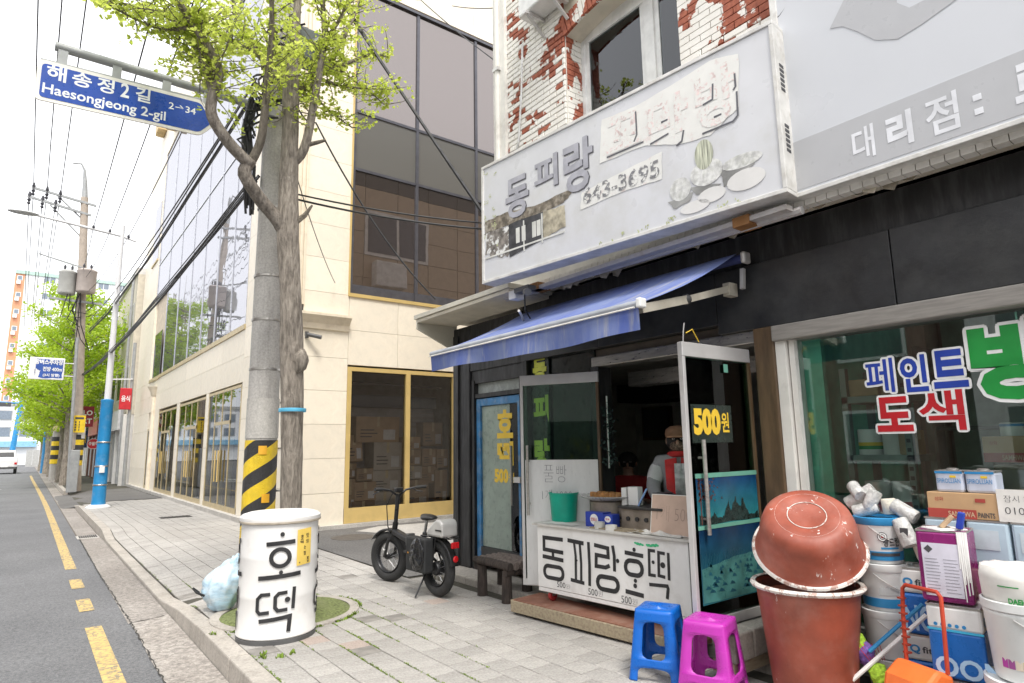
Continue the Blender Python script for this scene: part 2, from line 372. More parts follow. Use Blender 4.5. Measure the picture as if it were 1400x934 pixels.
struct(ar.obj('road_arrow', whm))
# kerb: single stones on a dark bed
kb = struct(MB().b(1.302, 1.44, 1, 100, -.4, -.16).obj('kerb', soil))
y = 1.2; k = 0
while y < 96:
    L = 1.0 if y < 40 else 2.0
    if 23.4 < y < 30.4: y += 1; continue
    a, b_ = y+.006, y+L-.006
    st = MB(); za, zb = zs(1.3,a), zs(1.3,b_)
    st.add([(1.30,a,-.3),(1.455,a,-.3),(1.455,b_,-.3),(1.30,b_,-.3),(1.312,a,za),(1.455,a,za+.002),(1.455,b_,zb+.002),(1.312,b_,zb)],
           [(0,3,2,1),(4,5,6,7),(0,1,5,4),(1,2,6,5),(2,3,7,6),(3,0,4,7)])
    st.obj('kerb_stone', conc, kb, bev=.012 if y < 12 else 0); y += L
# pavement bed
bed = MB(); nx, ny = 10, 100
for j in range(ny):
    for i in range(nx):
        q = []
        for (a, b_) in ((i,j),(i+1,j),(i+1,j+1),(i,j+1)):
            x = 1.45+(2.6)*a/nx; y = .5+b_*.5; q.append((x, y, zs(x,y)-.007))
        bed.quad(*q)
pav = struct(bed.obj('pavement', M('joint_sand', (.07,.065,.05), .95, vs=9, bump=.5, bs=90)))
struct(MB().quad((1.45,50.5,-.004),(3.72,50.5,-.004),(3.72,100,-.004),(1.45,100,-.004)).obj('far_pavement', concp))
PIT = (2.06, 6.22)
Mw = camo.matrix_world.inverted()
def scr(p):
    q = Mw @ Vector(p)
    if q.z > -.05: return None
    return (700+861*q.x/-q.z, 467-861*q.y/-q.z, -q.z)
spots = []
for r_ in range(12):
    x = 1.455+.1+r_*.2
    offy = .1*(r_ % 2) + .013*math.sin(r_*4.1)
    for j in range(130):
        y = 1.6+offy+j*.2
        if y > 23.4: continue
        if x > 3.6 and y > 6.9: continue
        if (x-PIT[0])**2+(y-PIT[1])**2 < .53**2: continue
        s_ = scr((x,y,0)); inview = s_ and -40 < s_[0] < 1440 and s_[1] < 990
        spots.append((x, y, (s_[2] if inview else 99)))
spots.sort(key=lambda t: t[2])
shm = []
def tile_mesh(sx=.0965, sy=.0965):
    bm = bmesh.new(); mb = MB().b(-sx, sx, -sy, sy, -.03, 0)
    vv = [bm.verts.new(p) for p in mb.v]
    for f in mb.f: bm.faces.new([vv[i] for i in f])
    top = [e for e in bm.edges if all(v.co.z > -.01 for v in e.verts)]
    bmesh.ops.bevel(bm, geom=top, offset=.004, segments=1, affect='EDGES')
    me = bpy.data.meshes.new('paving_block'); bm.to_mesh(me); bm.free(); me.materials.append(tilem); return me
shm = [tile_mesh(), tile_mesh(.0955, .0972), tile_mesh(.0972, .0955)]
dtile = M('dark_paving_block', (.24,.225,.205), .85, var=.25, vs=8, bump=.5, bs=120); shd = tile_mesh(); shd.materials.clear(); shd.materials.append(dtile)
pkt = M('pinkish_block', (.40,.33,.29), .85, var=.15, vs=60, bump=.5, bs=120); shp = tile_mesh(); shp.materials.clear(); shp.materials.append(pkt)
rest = MB(); nt_ = 0
for (x, y, d) in spots:
    z = zs(x,y)+jit(.0015)
    if d < 99 and nt_ < 290:
        nt_ += 1
        o = bpy.data.objects.new('paving_block', shd if rnd.random() < .025 else shp if rnd.random() < .015 else rnd.choice(shm)); COL.objects.link(o); o.parent = pav
        gx = (zs(x+.1,y)-zs(x-.1,y))/.2; gy = (zs(x,y+.1)-zs(x,y-.1))/.2
        o.location = (x,y,z); o.rotation_euler = (gy+jit(.006), -gx+jit(.006), jit(.012))
    else:
        h = .096; c = [(x-h,y-h),(x+h,y-h),(x+h,y+h),(x-h,y+h)]; dz = jit(.0015)
        rest.add([(a,b_,zs(a,b_)+dz) for a,b_ in c]+[(a,b_,zs(a,b_)-.03) for a,b_ in c], [(0,1,2,3),(0,4,5,1),(1,5,6,2),(2,6,7,3),(3,7,4,0)])
rest.obj('paving_blocks', tilem, pav, kind='stuff')
# tree pit: concrete ring, green mat
ring = MB(); N = 40
for i in range(N):
    a0, a1 = 2*math.pi*i/N, 2*math.pi*(i+1)/N
    for (r0, r1, z0, z1) in ((.57,.655,.012,.012),(.655,.66,.012,-.02)):
        ring.quad(*[(PIT[0]+r_*math.cos(a), PIT[1]+r_*math.sin(a), z) for r_,a,z in ((r0,a0,z0),(r1,a0,z1),(r1,a1,z1),(r0,a1,z0))])
tp = thing('tree_pit', 'round concrete tree pit edged with weeds and covered by green turf mat', 'tree pit', (PIT[0],PIT[1],0))
ring.obj('ring', conc, tp)
mat_turf = M('green_turf_mat', (.19,.225,.08), .95, var=.4, vs=40, bump=.8, bs=220, dirt=(.25,.27,.13), dfac=.6, ds=5)
tm = MB(); rs = [.0,.15,.3,.42,.52,.575]; Z = [.075,.07,.055,.035,.02,.008]
vs_ = []
for a_, z_ in zip(rs, Z):
    for i in range(N):
        a = 2*math.pi*i/N; vs_.append((PIT[0]+a_*math.cos(a), PIT[1]+a_*math.sin(a), z_+.006*math.sin(5*a+a_*20)))
tm.add(vs_, [(k*N+i, k*N+(i+1)%N, (k+1)*N+(i+1)%N, (k+1)*N+i) for k in range(5) for i in range(N)])
tm.obj('turf_mat', mat_turf, tp, smooth=True)
# moss in the joints, weeds round the pit
moss = M('moss', (.16,.24,.03), .9, var=.4, vs=30)
ms = MB()
def tuft(x, y, h, n, s):
    z = zs(x,y)-.004
    for k in range(n):
        a = rnd.uniform(0, 6.28); l = h*rnd.uniform(.5, 1.2); wx, wy = math.cos(a)*s, math.sin(a)*s
        bx_, by_ = x+jit(s), y+jit(s); tx, ty = bx_+math.cos(a+1.5)*l*.5, by_+math.sin(a+1.5)*l*.5
        ms.add([(bx_-wx*.4,by_-wy*.4,z),(bx_+wx*.4,by_+wy*.4,z),(tx+wx*.5,ty+wy*.5,z+l*.75),(tx-wx*.1,ty-wy*.1,z+l)], [(0,1,2,3)])
for (x, y0, y1, dens) in ((2.055,2.6,5.7,150),(2.255,3.4,5.7,200),(2.455,3.6,5.75,160),(2.655,3.8,6.0,110),(1.46,3.0,8.2,90),(1.46,8.2,11,40),(1.655,6.8,9,50),(1.855,3.2,5.6,60),(3.055,5.6,6.4,25),(2.855,4.2,6.5,30)):
    for k in range(int(dens*(y1-y0))):
        y = rnd.uniform(y0,y1)
        if noise.noise(Vector((x*3,y*1.7,0))) < -.12: continue
        tuft(x+jit(.006), y, .010, 2, .007)
for k in range(260):
    a = rnd.uniform(-2.6, 1.3); r_ = .665+jit(.012)
    if noise.noise(Vector((a*2.5,1,0))) > -.1: tuft(PIT[0]+r_*math.cos(a), PIT[1]+r_*math.sin(a), .022, 5, .012)
for (x, y) in ((1.52,5.1),(1.49,5.02),(1.60,4.95),(1.7,4.98),(1.36,5.9)):
    for k in range(5): tuft(x+jit(.02), y+jit(.02), .03, 4, .014)
tag(ms.obj('moss_and_weeds', moss), 'moss and weeds growing in the joints of the paving', 'moss', kind='stuff')
for (x, y, L) in ((2.86,16.6,.5),):
    gr = thing('pavement_drain', 'dark slotted drain cover set in the paved footway', 'grate', (x,y,.004))
    MB().b(x-.32, x+.32, y-.2, y+.2, .0, .006).obj('frame', M('cast_iron', (.06,.055,.05), .7, .4), gr)
    for i in range(8): MB().b(x-.28+i*.075, x-.24+i*.075, y-.16, y+.16, .006, .012).obj('bar', MATS['cast_iron'], gr)
# side lane beside the shop: asphalt and a pale cement strip, driveway crossing farther on
struct(MB().quad((3.68,6.9,.004),(9.5,6.9,.004),(9.5,11.85,.004),(3.68,11.85,.004)).obj('side_lane', asph2))
cs = [(4.05,7.2),(5.6,7.9),(6.9,9.6),(7.0,11.3),(5.5,11.55),(4.9,11.2),(5.3,10.2),(4.75,9.0),(4.2,8.1)]
struct(MB().add([(x,y,.009) for x,y in cs], [tuple(range(len(cs)))]).obj('cement_patch', concp))
struct(MB().lathe([(.0,.012),(.36,.012),(.37,.006)], 28, (4.55,10.5,0), (False,False)).obj('manhole_cover', M('manhole_iron', (.13,.115,.10), .7, .3, bump=.6, bs=40)))
drv = MB()
for (a, b_) in (((.95,23.3),(.95,30.3)),):
    pts = [(.96,23.4,-.142),(1.45,23.45,-.10),(2.2,23.6,.006),(3.6,23.5,.008),(3.6,31.2,.008),(2.2,30.5,.006),(1.45,30.4,-.10),(.96,30.2,-.142)]
    drv.add(pts, [(0,1,6,7),(1,2,5,6),(2,3,4,5)])
struct(drv.obj('driveway', asph2))
# ================================================================ beige corner building
beige = M('beige_stone', (.83,.76,.63), .45, var=.06, vs=1.5, dirt=(.66,.57,.45), dfac=.45, ds=1.6, dlo=.48, dhi=.78, ran=.045, stretch=(3,3,.5))
beige2 = M('beige_trim', (.78,.69,.54), .5, var=.06, vs=3, dirt=(.42,.35,.25), dfac=.4, ds=4)
jointm = M('cladding_joint', (.60,.52,.41), .9)
brass = M('brass_frame', (.60,.44,.17), .45, .1, var=.1, vs=3, dirt=(.42,.29,.10), dfac=.35)
brass2 = M('bronze_frame', (.50,.40,.22), .4, .2, var=.12)
bronze_gl = mat_mirror_glass('bronze_glass', (.045,.036,.030), (.45,.40,.385), .40)
blind_gl = mat_mirror_glass('blind_glass', (.16,.155,.14), (.34,.33,.32), .22)
blue_gl = mat_mirror_glass('silver_glass', (.20,.20,.23), (.50,.50,.53), .62, .05)
clear_gl = mat_glass('shop_glass', (.80,.86,.84))
smoke_gl = mat_glass('smoke_glass', (.80,.81,.83), fres=1.5)
mull = M('dark_mullion', (.10,.10,.115), .4, .5)
BX, BY = 3.76, 11.85
B = thing('beige_building', 'beige stone corner building with tall bronze and mirror glass bays', 'building', (BX,BY,0))
core = MB()
core.b(BX+.09, 9.6, BY+.09, 33.4, 4.2, 17.0)           # body of the upper floors
core.b(BX+.09, 4.9, BY+.09, 15.0, .0, 4.2)             # corner pier
core.b(7.45, 9.6, BY+.09, 33.4, 0, 4.2); core.b(BX+.09, 7.45, 29.0, 33.4, 0, 4.2)
core.b(4.9, 7.45, BY+.09, BY+.3, 3.2, 4.2)
core.b(BX+.09, 4.6, 15.0, 29.0, 3.05, 4.2)
for (a, b_) in ((18.35,18.65),(19.0+3.3,22.9),(26.4,27.8)): core.b(BX+.09, BX+.5, a, b_, 0, 3.05)
core.obj('wall', jointm, B)
# cladding slabs, each its own piece
pm = {}
def slab(M4, u0, u1, v0, v1, mat=beige, t=.09):
    w_, h = u1-u0-.006, v1-v0-.006
    key = (round(w_,2), round(h,2), t)
    if key not in pm:
        mb = MB().b(-w_/2, w_/2, -h/2, h/2, -t, 0); me = bpy.data.meshes.new('stone_slab')
        me.from_pydata([tuple(p) for p in mb.v], [], mb.f); me.materials.append(mat); pm[key] = me
    o = bpy.data.objects.new('stone_slab', pm[key]); COL.objects.link(o); o.parent = B
    o.matrix_local = Matrix.Translation(-OFF[B.name]) @ M4 @ Matrix.Translation(((u0+u1)/2, (v0+v1)/2, 0))
SF = fr((0,BY,0), (1,0,0), (0,0,1))           # side face, u = x, v = z
RH = .665
def cover(M4, us, v0, v1, rh=RH):
    n = max(1, round((v1-v0)/rh))
    for i in range(n):
        for a, b_ in zip(us[:-1], us[1:]): slab(M4, a, b_, v0+(v1-v0)*i/n, v0+(v1-v0)*(i+1)/n)
cover(SF, [BX,4.93], .02, 4.55); cover(SF, [4.93,6.02,7.1,8.2,9.6], 3.14, 4.55, .7)
cover(SF, [7.45,8.5,9.6], .02, 3.14)
cover(SF, [BX,4.92], 4.55, 11.5); cover(SF, [BX,4.92,6.4,8.0,9.6], 11.62, 17.0, 1.35)
EF = fr((BX,0,0), (0,-1,0), (0,0,1))           # street face, u = -y
def cs_(ys_, v0, v1, rh=RH): cover(EF, [-y for y in ys_], v0, v1, rh)
cs_([15.0,13.4,BY], .1, 4.25); cs_([15.0,13.4,BY], 4.25, 17.0, 1.06)
cs_([33.4,31.9,30.4,28.9,26.5,24.1,21.7,19.3,17.1,15.0], 3.02, 4.28, .64)
for a, b_ in ((18.65,18.3),(22.9,22.4),(27.7,26.45),(33.4,28.95)): cs_([a,b_], .1, 3.02)
cs_([33.4,31.4,29.4], 4.28, 17.0, 1.3)
cs_([29.4,24.6,19.8,15.0], 14.2, 17.0, 1.4)
# plinth
MB().b(BX-.12, BX+.05, BY-.02, 33.4, 0, .1).obj('plinth', concp, B); MB().b(BX+.05, 9.6, BY-.10, BY+.05, 0, .075).obj('plinth', concp, B)
# pilaster strips and capital at the corner, cornice bracket
for u in (3.80,3.88,3.96): MB(SF).b(u, u+.05, 4.25, 17.0, .0, .035).obj('pilaster_rib', beige2, B)
cp = MB(SF); prof = [(0,3.78),(.05,3.80),(.07,3.9),(.16,4.0),(.20,4.04),(.20,4.09),(0,4.09)]
n = len(prof); cp.add([(3.74,v,w_) for w_,v in prof]+[(4.92,v,w_) for w_,v in prof], [(i,(i+1)%n,n+(i+1)%n,n+i) for i in range(n)]+[tuple(reversed(range(n))), tuple(range(n,2*n))])
cp.obj('capital', beige2, B)
MB().b(BX-.16, BX+.02, BY+.1, 13.2, 3.80, 4.09).obj('capital', beige2, B, bev=.04)
MB().lathe([(.10,0),(.14,.05),(.16,.16),(.24,.30),(.27,.36)], 16, (BX-.02,27.55,3.58)).obj('capital', beige2, B, smooth=True)
MB().tube([(BX-.03,27.55,.05),(BX-.03,27.55,3.6)], .09, 10).obj('column', beige2, B, smooth=True)
for (y, z) in ((27.2,14.5),(30.5,15.6)):
    MB().b(BX-.35, BX, y-.5, y+.4, z, z+.55).obj('bracket', M('tan_trim', (.62,.45,.22), .6), B, bev=.03)
# side face: bronze curtain wall
def pane(M4, u0, u1, v0, v1, mat, w_=-.03, name='pane', par=B):
    return MB(M4).b(u0, u1, v0, v1, w_-.02, w_).obj(name, mat, par)
cols = [4.95,6.45,8.06,9.58]
for a, b_ in zip(cols[:-1], cols[1:]):
    for (v0, v1, mt) in ((4.60,7.26,bronze_gl),(7.34,8.58,blind_gl),(8.64,11.5,bronze_gl)):
        pane(SF, a+.035, b_-.035, v0, v1, mt)
for u in cols: MB(SF).b(u-.035, u+.035, 4.6, 11.5, -.05, .0 if u > 5 else .01).obj('mullion', mull, B)
for v in (7.3, 8.61): MB(SF).b(4.99, 9.5, v-.03, v+.03, -.048, -.006).obj('transom', mull, B)
MB(SF).b(4.90, 9.6, 4.53, 4.60, -.05, .035).obj('sill', brass, B); MB(SF).b(4.90, 4.935, 4.6, 11.5, -.05, .02).obj('frame', brass, B)
MB(SF).b(4.95, 9.55, 4.61, 4.80, -.029, -.020).obj('apron_panel', mull, B)
MB(SF).b(4.9, 9.6, 11.5, 11.56, -.05, .03).obj('frame', mull, B)
# side face: ground-floor window with boxes behind it
for (u0, u1) in ((4.93,5.02),(6.23,6.33),(7.38,7.46)):
    fo = MB(SF).b(u0, u1, .12, 3.1, -.10, .01).obj('frame', brass, B)
MB(SF).b(5.02,7.38, 3.02, 3.1, -.1, .008).obj('frame', brass, B); MB(SF).b(4.93,7.46, .08, .36, -.1, .012).obj('frame', brass, B)
pane(SF, 5.02, 6.23, .36, 3.02, smoke_gl, -.05); pane(SF, 6.33, 7.38, .36, 3.02, smoke_gl, -.05)
dark_in = M('store_room_wall', (.30,.29,.28), .8)
rm = MB().b(4.93, 7.45, 13.9, 13.95, 0, 3.6); rm.b(4.93,7.45, BY+.1, 13.9, 3.25, 3.3); rm.b(4.88,4.93,BY+.1,13.9,0,3.3); rm.b(7.45,7.5,BY+.1,13.9,0,3.3)
rm.obj('store_room', dark_in, B)
MB().b(4.93,7.45, BY+.1, 13.9, .02, .06).obj('store_floor', conc, B)
shm_ = M('roller_shutter', (.34,.33,.33), .5, .2)
for i in range(21): MB().b(5.0, 7.4, 12.72, 12.74, .3+i*.098, .3+i*.098+.09).obj('shutter_slat', shm_, B)
MB().b(5.0,7.4,12.6,12.75,2.36,2.62).obj('shutter_box', M('shutter_box', (.08,.10,.13), .5), B)
MB().tube([(5.0,12.4,2.86),(7.4,12.4,2.82)], .03, 8).obj('ceiling_pipe', mull, B)
# security camera
cc = thing('wall_camera', 'small dark security camera on beige wall beside the tree trunk', 'camera', (4.15,BY-.02,3.62))
MB().b(4.05,4.11,BY-.06,BY,3.6,3.72).obj('mount', M('camera_shell', (.10,.10,.10), .4), cc)
MB().tube([(4.08,BY-.08,3.66),(4.3,BY-.22,3.6)], .04, 10).obj('body', MATS['camera_shell'], cc, smooth=True)
MB().tube([(3.98,BY-.012,4.7),(3.99,BY-.012,4.15),(3.96,BY-.1,4.02),(3.92,BY-.012,3.75),(3.92,BY-.012,3.5)], .012, 6).obj('cable', M('black_rubber', (.02,.02,.02), .6), cc)
# street face: mirror glass bay
ys_ = [15.1,16.6,18.3,20.1,22.0,24.2,26.6,29.3]
for a, b_ in zip(ys_[:-1], ys_[1:]):
    for (v0, v1) in ((4.36,9.2),(9.24,14.15)):
        if b_ > 29: v0 = max(v0, 7.6)
        pane(EF, -b_+.02, -a-.02, v0, v1, blue_gl)
for y in ys_: MB(EF).b(-y-.02, -y+.02, 4.3 if y < 29 else 7.5, 14.2, -.05, -.012).obj('mullion', M('silver_mullion', (.55,.56,.6), .35, .6), B)
MB(EF).b(-29.3,-15.1, 9.2, 9.24, -.05, -.012).obj('transom', MATS['silver_mullion'], B)
MB(EF).b(-29.4,-15.0, 4.24, 4.36, -.05, .03).obj('sill', brass2, B)
for (y0, y1, v0, v1) in ((26.9,28.6,4.3,6.1),(29.7,31.2,9.6,12.2)):
    wn = pane(EF, -y1, -y0, v0, v1, blue_gl, .02, 'window'); MB(EF).b(-y1-.06,-y0+.06,v0-.08,v0,-.02,.05).obj('window_sill', brass2, wn)
# street face: glazed shop doors in bronze frames
shopin = M('show_room_wall', (.55,.55,.52), .7)
MB().b(BX+.5, 7.2, 15.0, 28.9, -.0, .06).obj('show_room_floor', concp, B)
MB().b(6.9, 6.95, 15.0, 28.9, 0, 3.05).obj('show_room_wall', shopin, B)
for (y0, y1, h, ds_) in ((15.05,18.3,2.98,(15.95,16.75,17.5)),(18.65,22.4,2.95,(19.7,20.5,21.4)),(22.9,26.4,2.93,(23.9,24.9,25.6)),(27.75,28.9,2.36,(28.3,))):
    for y in (y0,)+tuple(ds_)+(y1-.07,):
        MB(EF).b(-y-.045, -y, .1, h, -.04, .0).obj('frame', brass2, B)
    MB(EF).b(-y1, -y0, h-.07, h, -.05, .003).obj('frame', brass2, B); MB(EF).b(-y1, -y0, .1, .22, -.05, .003).obj('frame', brass2, B)
    if h > 2.5: MB(EF).b(-ds_[-1]-.0, -ds_[0], 2.12, 2.2, -.05, .003).obj('frame', brass2, B)
    pane(EF, -y1+.02, -y0-.02, .2, h-.05, clear_gl, -.012)
    if len(ds_) > 1:
        for y in (ds_[1]-.12, ds_[1]+.19): MB(EF).tube([(-y,.75,.06),(-y,1.5,.06)], .02, 6).obj('handle', brass, B)
# cartons behind the side window
kraft = M('kraft_board', (.44,.31,.19), .85, var=.12, vs=5, ran=.18); kraftp = M('pale_board', (.52,.47,.38), .85, var=.1, ran=.1)
tape = M('packing_tape', (.62,.50,.30), .35); inkd = M('ink_dark', (.06,.06,.065), .6)
lab_w = M('paper_white', (.72,.70,.66), .7)
def carton(name, label, x, y, z, sx, sy, sz, rz, mat, mark=True, base=0, rx=0, group='cartons behind the beige building window'):
    t = thing(name, label, 'carton', (x,y,z), group, rz); t.rotation_euler.x = rx
    bo = MB().b(-sx/2,sx/2,-sy/2,sy/2,0,sz).obj('board', mat, t, bev=.008)
    MB().b(-.03,.03,-sy/2-.0015,sy/2+.0015,sz*.62,sz+.0015).obj('tape', tape, t)
    if mark:
        MB(fr((0,-sy/2-.002,0),(1,0,0),(0,0,1))).b(sx*.12,sx*.4,sz*.1,sz*.5,0,.001).obj('paper_tag', lab_w, t)
        mk = MB(fr((0,-sy/2-.002,0),(1,0,0),(0,0,1)))
        for k in range(3): mk.b(-sx*.4,-sx*.4+sx*rnd.uniform(.25,.42),sz*(.2+.13*k),sz*(.2+.13*k)+sz*.04,0,.001)
        mk.obj('print', inkd, t)
    return t
CB = [('large tilted brown carton with red tape on top of the left pile', 5.72,12.36,1.62,1.0,.5,.52,.06,kraft,.03),
 ('white wrapped carton under the large tilted carton', 5.98,12.36,1.05,.62,.5,.56,-.05,kraftp,0), ('white wrapped carton second from the floor near the brass post', 5.95,12.38,.62,.66,.5,.42,.03,kraftp,0),
 ('white carton on the floor beside the brass window post', 5.92,12.36,.1,.64,.5,.51,-.02,kraftp,0), ('brown carton leaning below the large one by the wall edge', 5.22,12.3,1.22,.36,.4,.52,.12,kraft,-.12),
 ('small orange-brown carton stacked with white label, upper one', 5.42,12.2,.86,.36,.36,.24,.05,kraft,0), ('orange-brown carton with white label low in left pile', 5.46,12.22,.47,.46,.36,.36,-.04,kraft,0),
 ('brown carton at the bottom of the left pile', 5.42,12.25,.1,.5,.4,.36,.02,kraft,0), ('narrow brown carton at the edge of left window pane', 5.14,12.25,.1,.24,.36,.8,.0,kraft,0), ('brown carton wedged on the narrow one', 5.14,12.28,.92,.26,.36,.28,.1,kraft,0),
 ('flat brown carton topmost in the middle pile of right pane', 6.52,12.3,1.46,.42,.4,.26,-.03,kraft,0), ('brown carton second in the middle pile of right pane', 6.53,12.3,1.12,.42,.4,.33,.04,kraft,0), ('sagging pale carton third in the middle pile', 6.54,12.28,.84,.44,.4,.27,-.06,kraftp,0), ('big brown carton on the floor right of brass post', 6.62,12.32,.1,.62,.45,.72,.02,kraft,0),
 ('tall brown carton beside the middle pile upper', 6.98,12.34,1.1,.42,.42,.36,.05,kraft,0), ('brown carton below the tall one beside the middle pile', 6.97,12.34,.74,.44,.42,.35,-.03,kraft,0), ('big plain carton high against the black shop wall', 7.2,12.6,1.52,.5,.42,.52,.0,kraft,0),
 ('brown carton in the pile next to the black shop wall', 7.26,12.3,1.05,.3,.4,.4,.04,kraft,0), ('tall brown carton on the floor next to the black shop wall', 7.24,12.3,.1,.32,.4,.9,-.02,kraft,0)]
for (lb, x, y, z, sx, sy, sz, rz, mt, rx) in CB: carton('carton', lb, x, y, z, sx, sy, sz, rz, mt, True, 0, rx)
# ================================================================ shop building (hotteok stall and paint shop)
blk = M('black_panel', (.022,.023,.025), .38, var=.3, vs=2.5, dirt=(.075,.075,.07), dfac=.55, ds=2.2, dlo=.45, dhi=.75, bump=.12, bs=14)
blk2 = M('black_wood', (.016,.016,.017), .5, var=.4, vs=3, dirt=(.06,.06,.06), dfac=.5, ds=3, stretch=(6,6,1))
steel = M('brushed_steel', (.42,.40,.37), .35, .75, var=.15, stretch=(1,1,8))
alu = M('aluminium', (.62,.61,.60), .4, .5, var=.1)
wpaint = M('old_white_paint', (.74,.72,.67), .6, var=.06, dirt=(.30,.26,.21), dfac=.45, ds=4, dlo=.55, dhi=.75)
creamw = M('cream_soffit', (.62,.57,.47), .75, var=.1, dirt=(.33,.27,.2), dfac=.45, ds=3)
brown = M('brown_post', (.10,.062,.032), .5, var=.3, vs=3, stretch=(5,5,1))
intw = M('grey_plaster', (.48,.46,.42), .85, var=.1); intf = M('dark_floor_tile', (.14,.13,.12), .6)
green_gl = mat_glass('green_tint_glass', (.52,.72,.60), fres=1.4)
window_gl = mat_glass('paint_shop_glass', (.90,.98,.94), fres=1.75)
dgreen = M('mint_edge', (.13,.34,.26), .4, var=.1)
FX = 4.3
FF = fr((FX,0,0), (0,-1,0), (0,0,1))              # street face: u = -y, v = z, w toward the road
S = thing('shop_building', 'two-storey shop building, black ground floor under flaking white painted brick', 'building', (FX,3.,0))
# plinth and floors
MB().b(4.0, 4.62, 2.45, 6.9, -.02, .075).obj('door_step', conc, S, bev=.015)
MB().b(4.62, 8.4, 2.45, 6.88, .0, .085).obj('shop_floor', intf, S); MB().b(4.26, 8.4, -2.2, 2.45, .0, .06).obj('paint_shop_floor', intf, S)
# inner walls, ceilings and the shell of the building
sh = MB().b(7.6,7.7,-2.2,6.88,0,3.0); sh.b(4.42,7.6,6.78,6.88,.08,3.0); sh.b(4.45,7.6,2.50,2.58,.08,3.0); sh.obj('inner_wall', intw, S)
ps_in = M('paint_shop_wall', (.55,.68,.60), .8)
MB().b(7.5,7.6,-2.1,2.44,0,2.75).obj('inner_wall', ps_in, S); MB().b(4.45,7.6,-2.2,-2.1,0,3.0).obj('inner_wall', ps_in, S)
MB().b(4.5,7.6,2.58,6.78,2.42,2.5).obj('shop_ceiling', intw, S); MB().b(4.45,7.6,-2.1,2.5,2.75,2.83).obj('paint_shop_ceiling', intw, S)
tanw = M('tan_cladding', (.50,.40,.29), .6, var=.06)
up = MB().b(4.32, 9.0, -2.2, 5.50, 3.12, 8.8)
up.obj('upper_wall', wpaint, S)
sd_ = MB()
MB().b(4.30, 9.0, 5.50, 5.52, 3.0, 8.9).obj('side_wall', jointm, S)
for i in range(4):
    for j in range(7): MB().b(4.32+i*1.17, 4.32+i*1.17+1.15, 5.52, 5.55, 3.1+j*.82, 3.1+j*.82+.80).obj('cladding_panel', tanw, S)
MB().b(4.4,9.0,6.86,6.90,.05,3.0).obj('side_wall', tanw, S)
MB().b(4.3,9.1,4.6,5.62,8.8,8.95).obj('roof_coping', blk, S); MB().b(4.0,9.1,-2.2,4.6,8.8,8.95).obj('roof_coping', blk, S)
sw = MB().b(6.3,7.5,5.56,5.60,4.9,6.0).obj('window', M('white_upvc', (.72,.72,.70), .4), S); MB().b(6.36,6.87,5.60,5.61,4.96,5.94).obj('pane', mull, sw); MB().b(6.93,7.44,5.60,5.61,4.96,5.94).obj('pane', mull, sw)
# ground-floor front: pillar, door bay, strip panel, opening header, fascia, brown post
MB(FF).b(-6.885,-6.52,.075,3.0,-.3,.0).obj('pillar', blk2, S, bev=.012)
MB(FF).b(-6.86,-6.75,.075,2.9,0,.02).obj('pillar_moulding', blk2, S)
MB(FF).b(-6.52,-5.46,2.42,3.0,-.3,-.012).obj('lintel', blk2, S)
for i, (a, b_) in enumerate(((-5.46,-4.27),(-4.265,-2.93),(-2.925,-1.62),(-1.615,-.32),(-.315,1.2))):
    MB(FF).b(a, b_, 2.34 if a > -2.95 else 2.42, 2.84, -.10, .0).obj('fascia_panel', blk, S, bev=.006)
MB(FF).b(-5.46,2.0,2.845,3.1,-.12,-.03).obj('upper_fascia', blk2, S)
MB(FF).b(-6.5,-5.46,2.3,2.42,-.16,-.03).obj('door_head', blk2, S)
hd = MB(FF); hd.b(-4.4,-2.62,2.24,2.34,-.2,-.03); hd.obj('opening_header', steel, S, bev=.01)
MB(FF).b(-4.4,-2.62,2.345,2.415,-.18,-.10).obj('header_track', M('dull_bronze', (.16,.13,.10), .45, .5), S)
MB(FF).b(-4.4,-2.62,2.08,2.22,-.75,-.55).obj('inner_beam', steel, S)
MB(FF).b(-2.62,-2.46,.075,2.34,-.2,.015).obj('post', brown, S, bev=.01)
# blue-framed side door
bl = M('blue_frame', (.045,.19,.40), .45, var=.25, vs=7, dirt=(.35,.38,.40), dfac=.5, ds=9)
MB(FF).b(-6.5,-6.45,.075,2.30,-.14,-.02).obj('door_jamb', blk2, S); MB(FF).b(-5.54,-5.46,.075,2.30,-.14,-.02).obj('door_jamb', blk2, S)
MB(FF).b(-6.45,-5.54,2.26,2.30,-.14,-.03).obj('transom_bar', blk2, S)
MB(FF).b(-6.45,-5.54,2.13,2.26,-.10,-.09).obj('transom_pane', M('frosted_pane', (.34,.37,.35), .25), S)
MB(FF).b(-6.45,-5.54,2.08,2.13,-.14,-.03).obj('transom_bar', blk2, S)
dr = MB(FF); dr.b(-6.44,-6.36,.14,2.07,-.11,-.05); dr.b(-6.36,-5.55,1.98,2.07,-.11,-.052); dr.b(-5.62,-5.55,.14,1.98,-.11,-.05)
dr = dr.obj('door', bl, S, bev=.004)
MB(FF).b(-6.36,-5.62,.14,.34,-.11,-.052).obj('kick_plate', blk, dr)
MB(FF).b(-6.36,-5.62,.34,1.98,-.09,-.08).obj('pane', mat_glass('door_glass', (.62,.74,.68), fres=1.55), dr)
MB(FF).b(-6.355,-5.80,.345,1.975,-.0795,-.0785).obj('door_film', M('frosted_film', (.27,.33,.285), .3), dr)
yl = M('yellow_film', (.74,.50,.04), .5, var=.05)
for (s_, a, c, b_, d, bo) in (('호',-6.05,1.585,-5.74,1.915,.05),('떡',-6.05,1.28,-5.74,1.55,.05),('500',-6.11,1.08,-5.84,1.24,.06),('원',-5.83,1.09,-5.73,1.2,.02)): MB(FF).text(s_, a, c, b_, d, bo, -.077).obj('lettering', yl, dr)
MB(FF).tube([(-5.68,.85,.0),(-5.68,1.5,.0)], .016, 8).obj('handle', steel, dr, smooth=True)
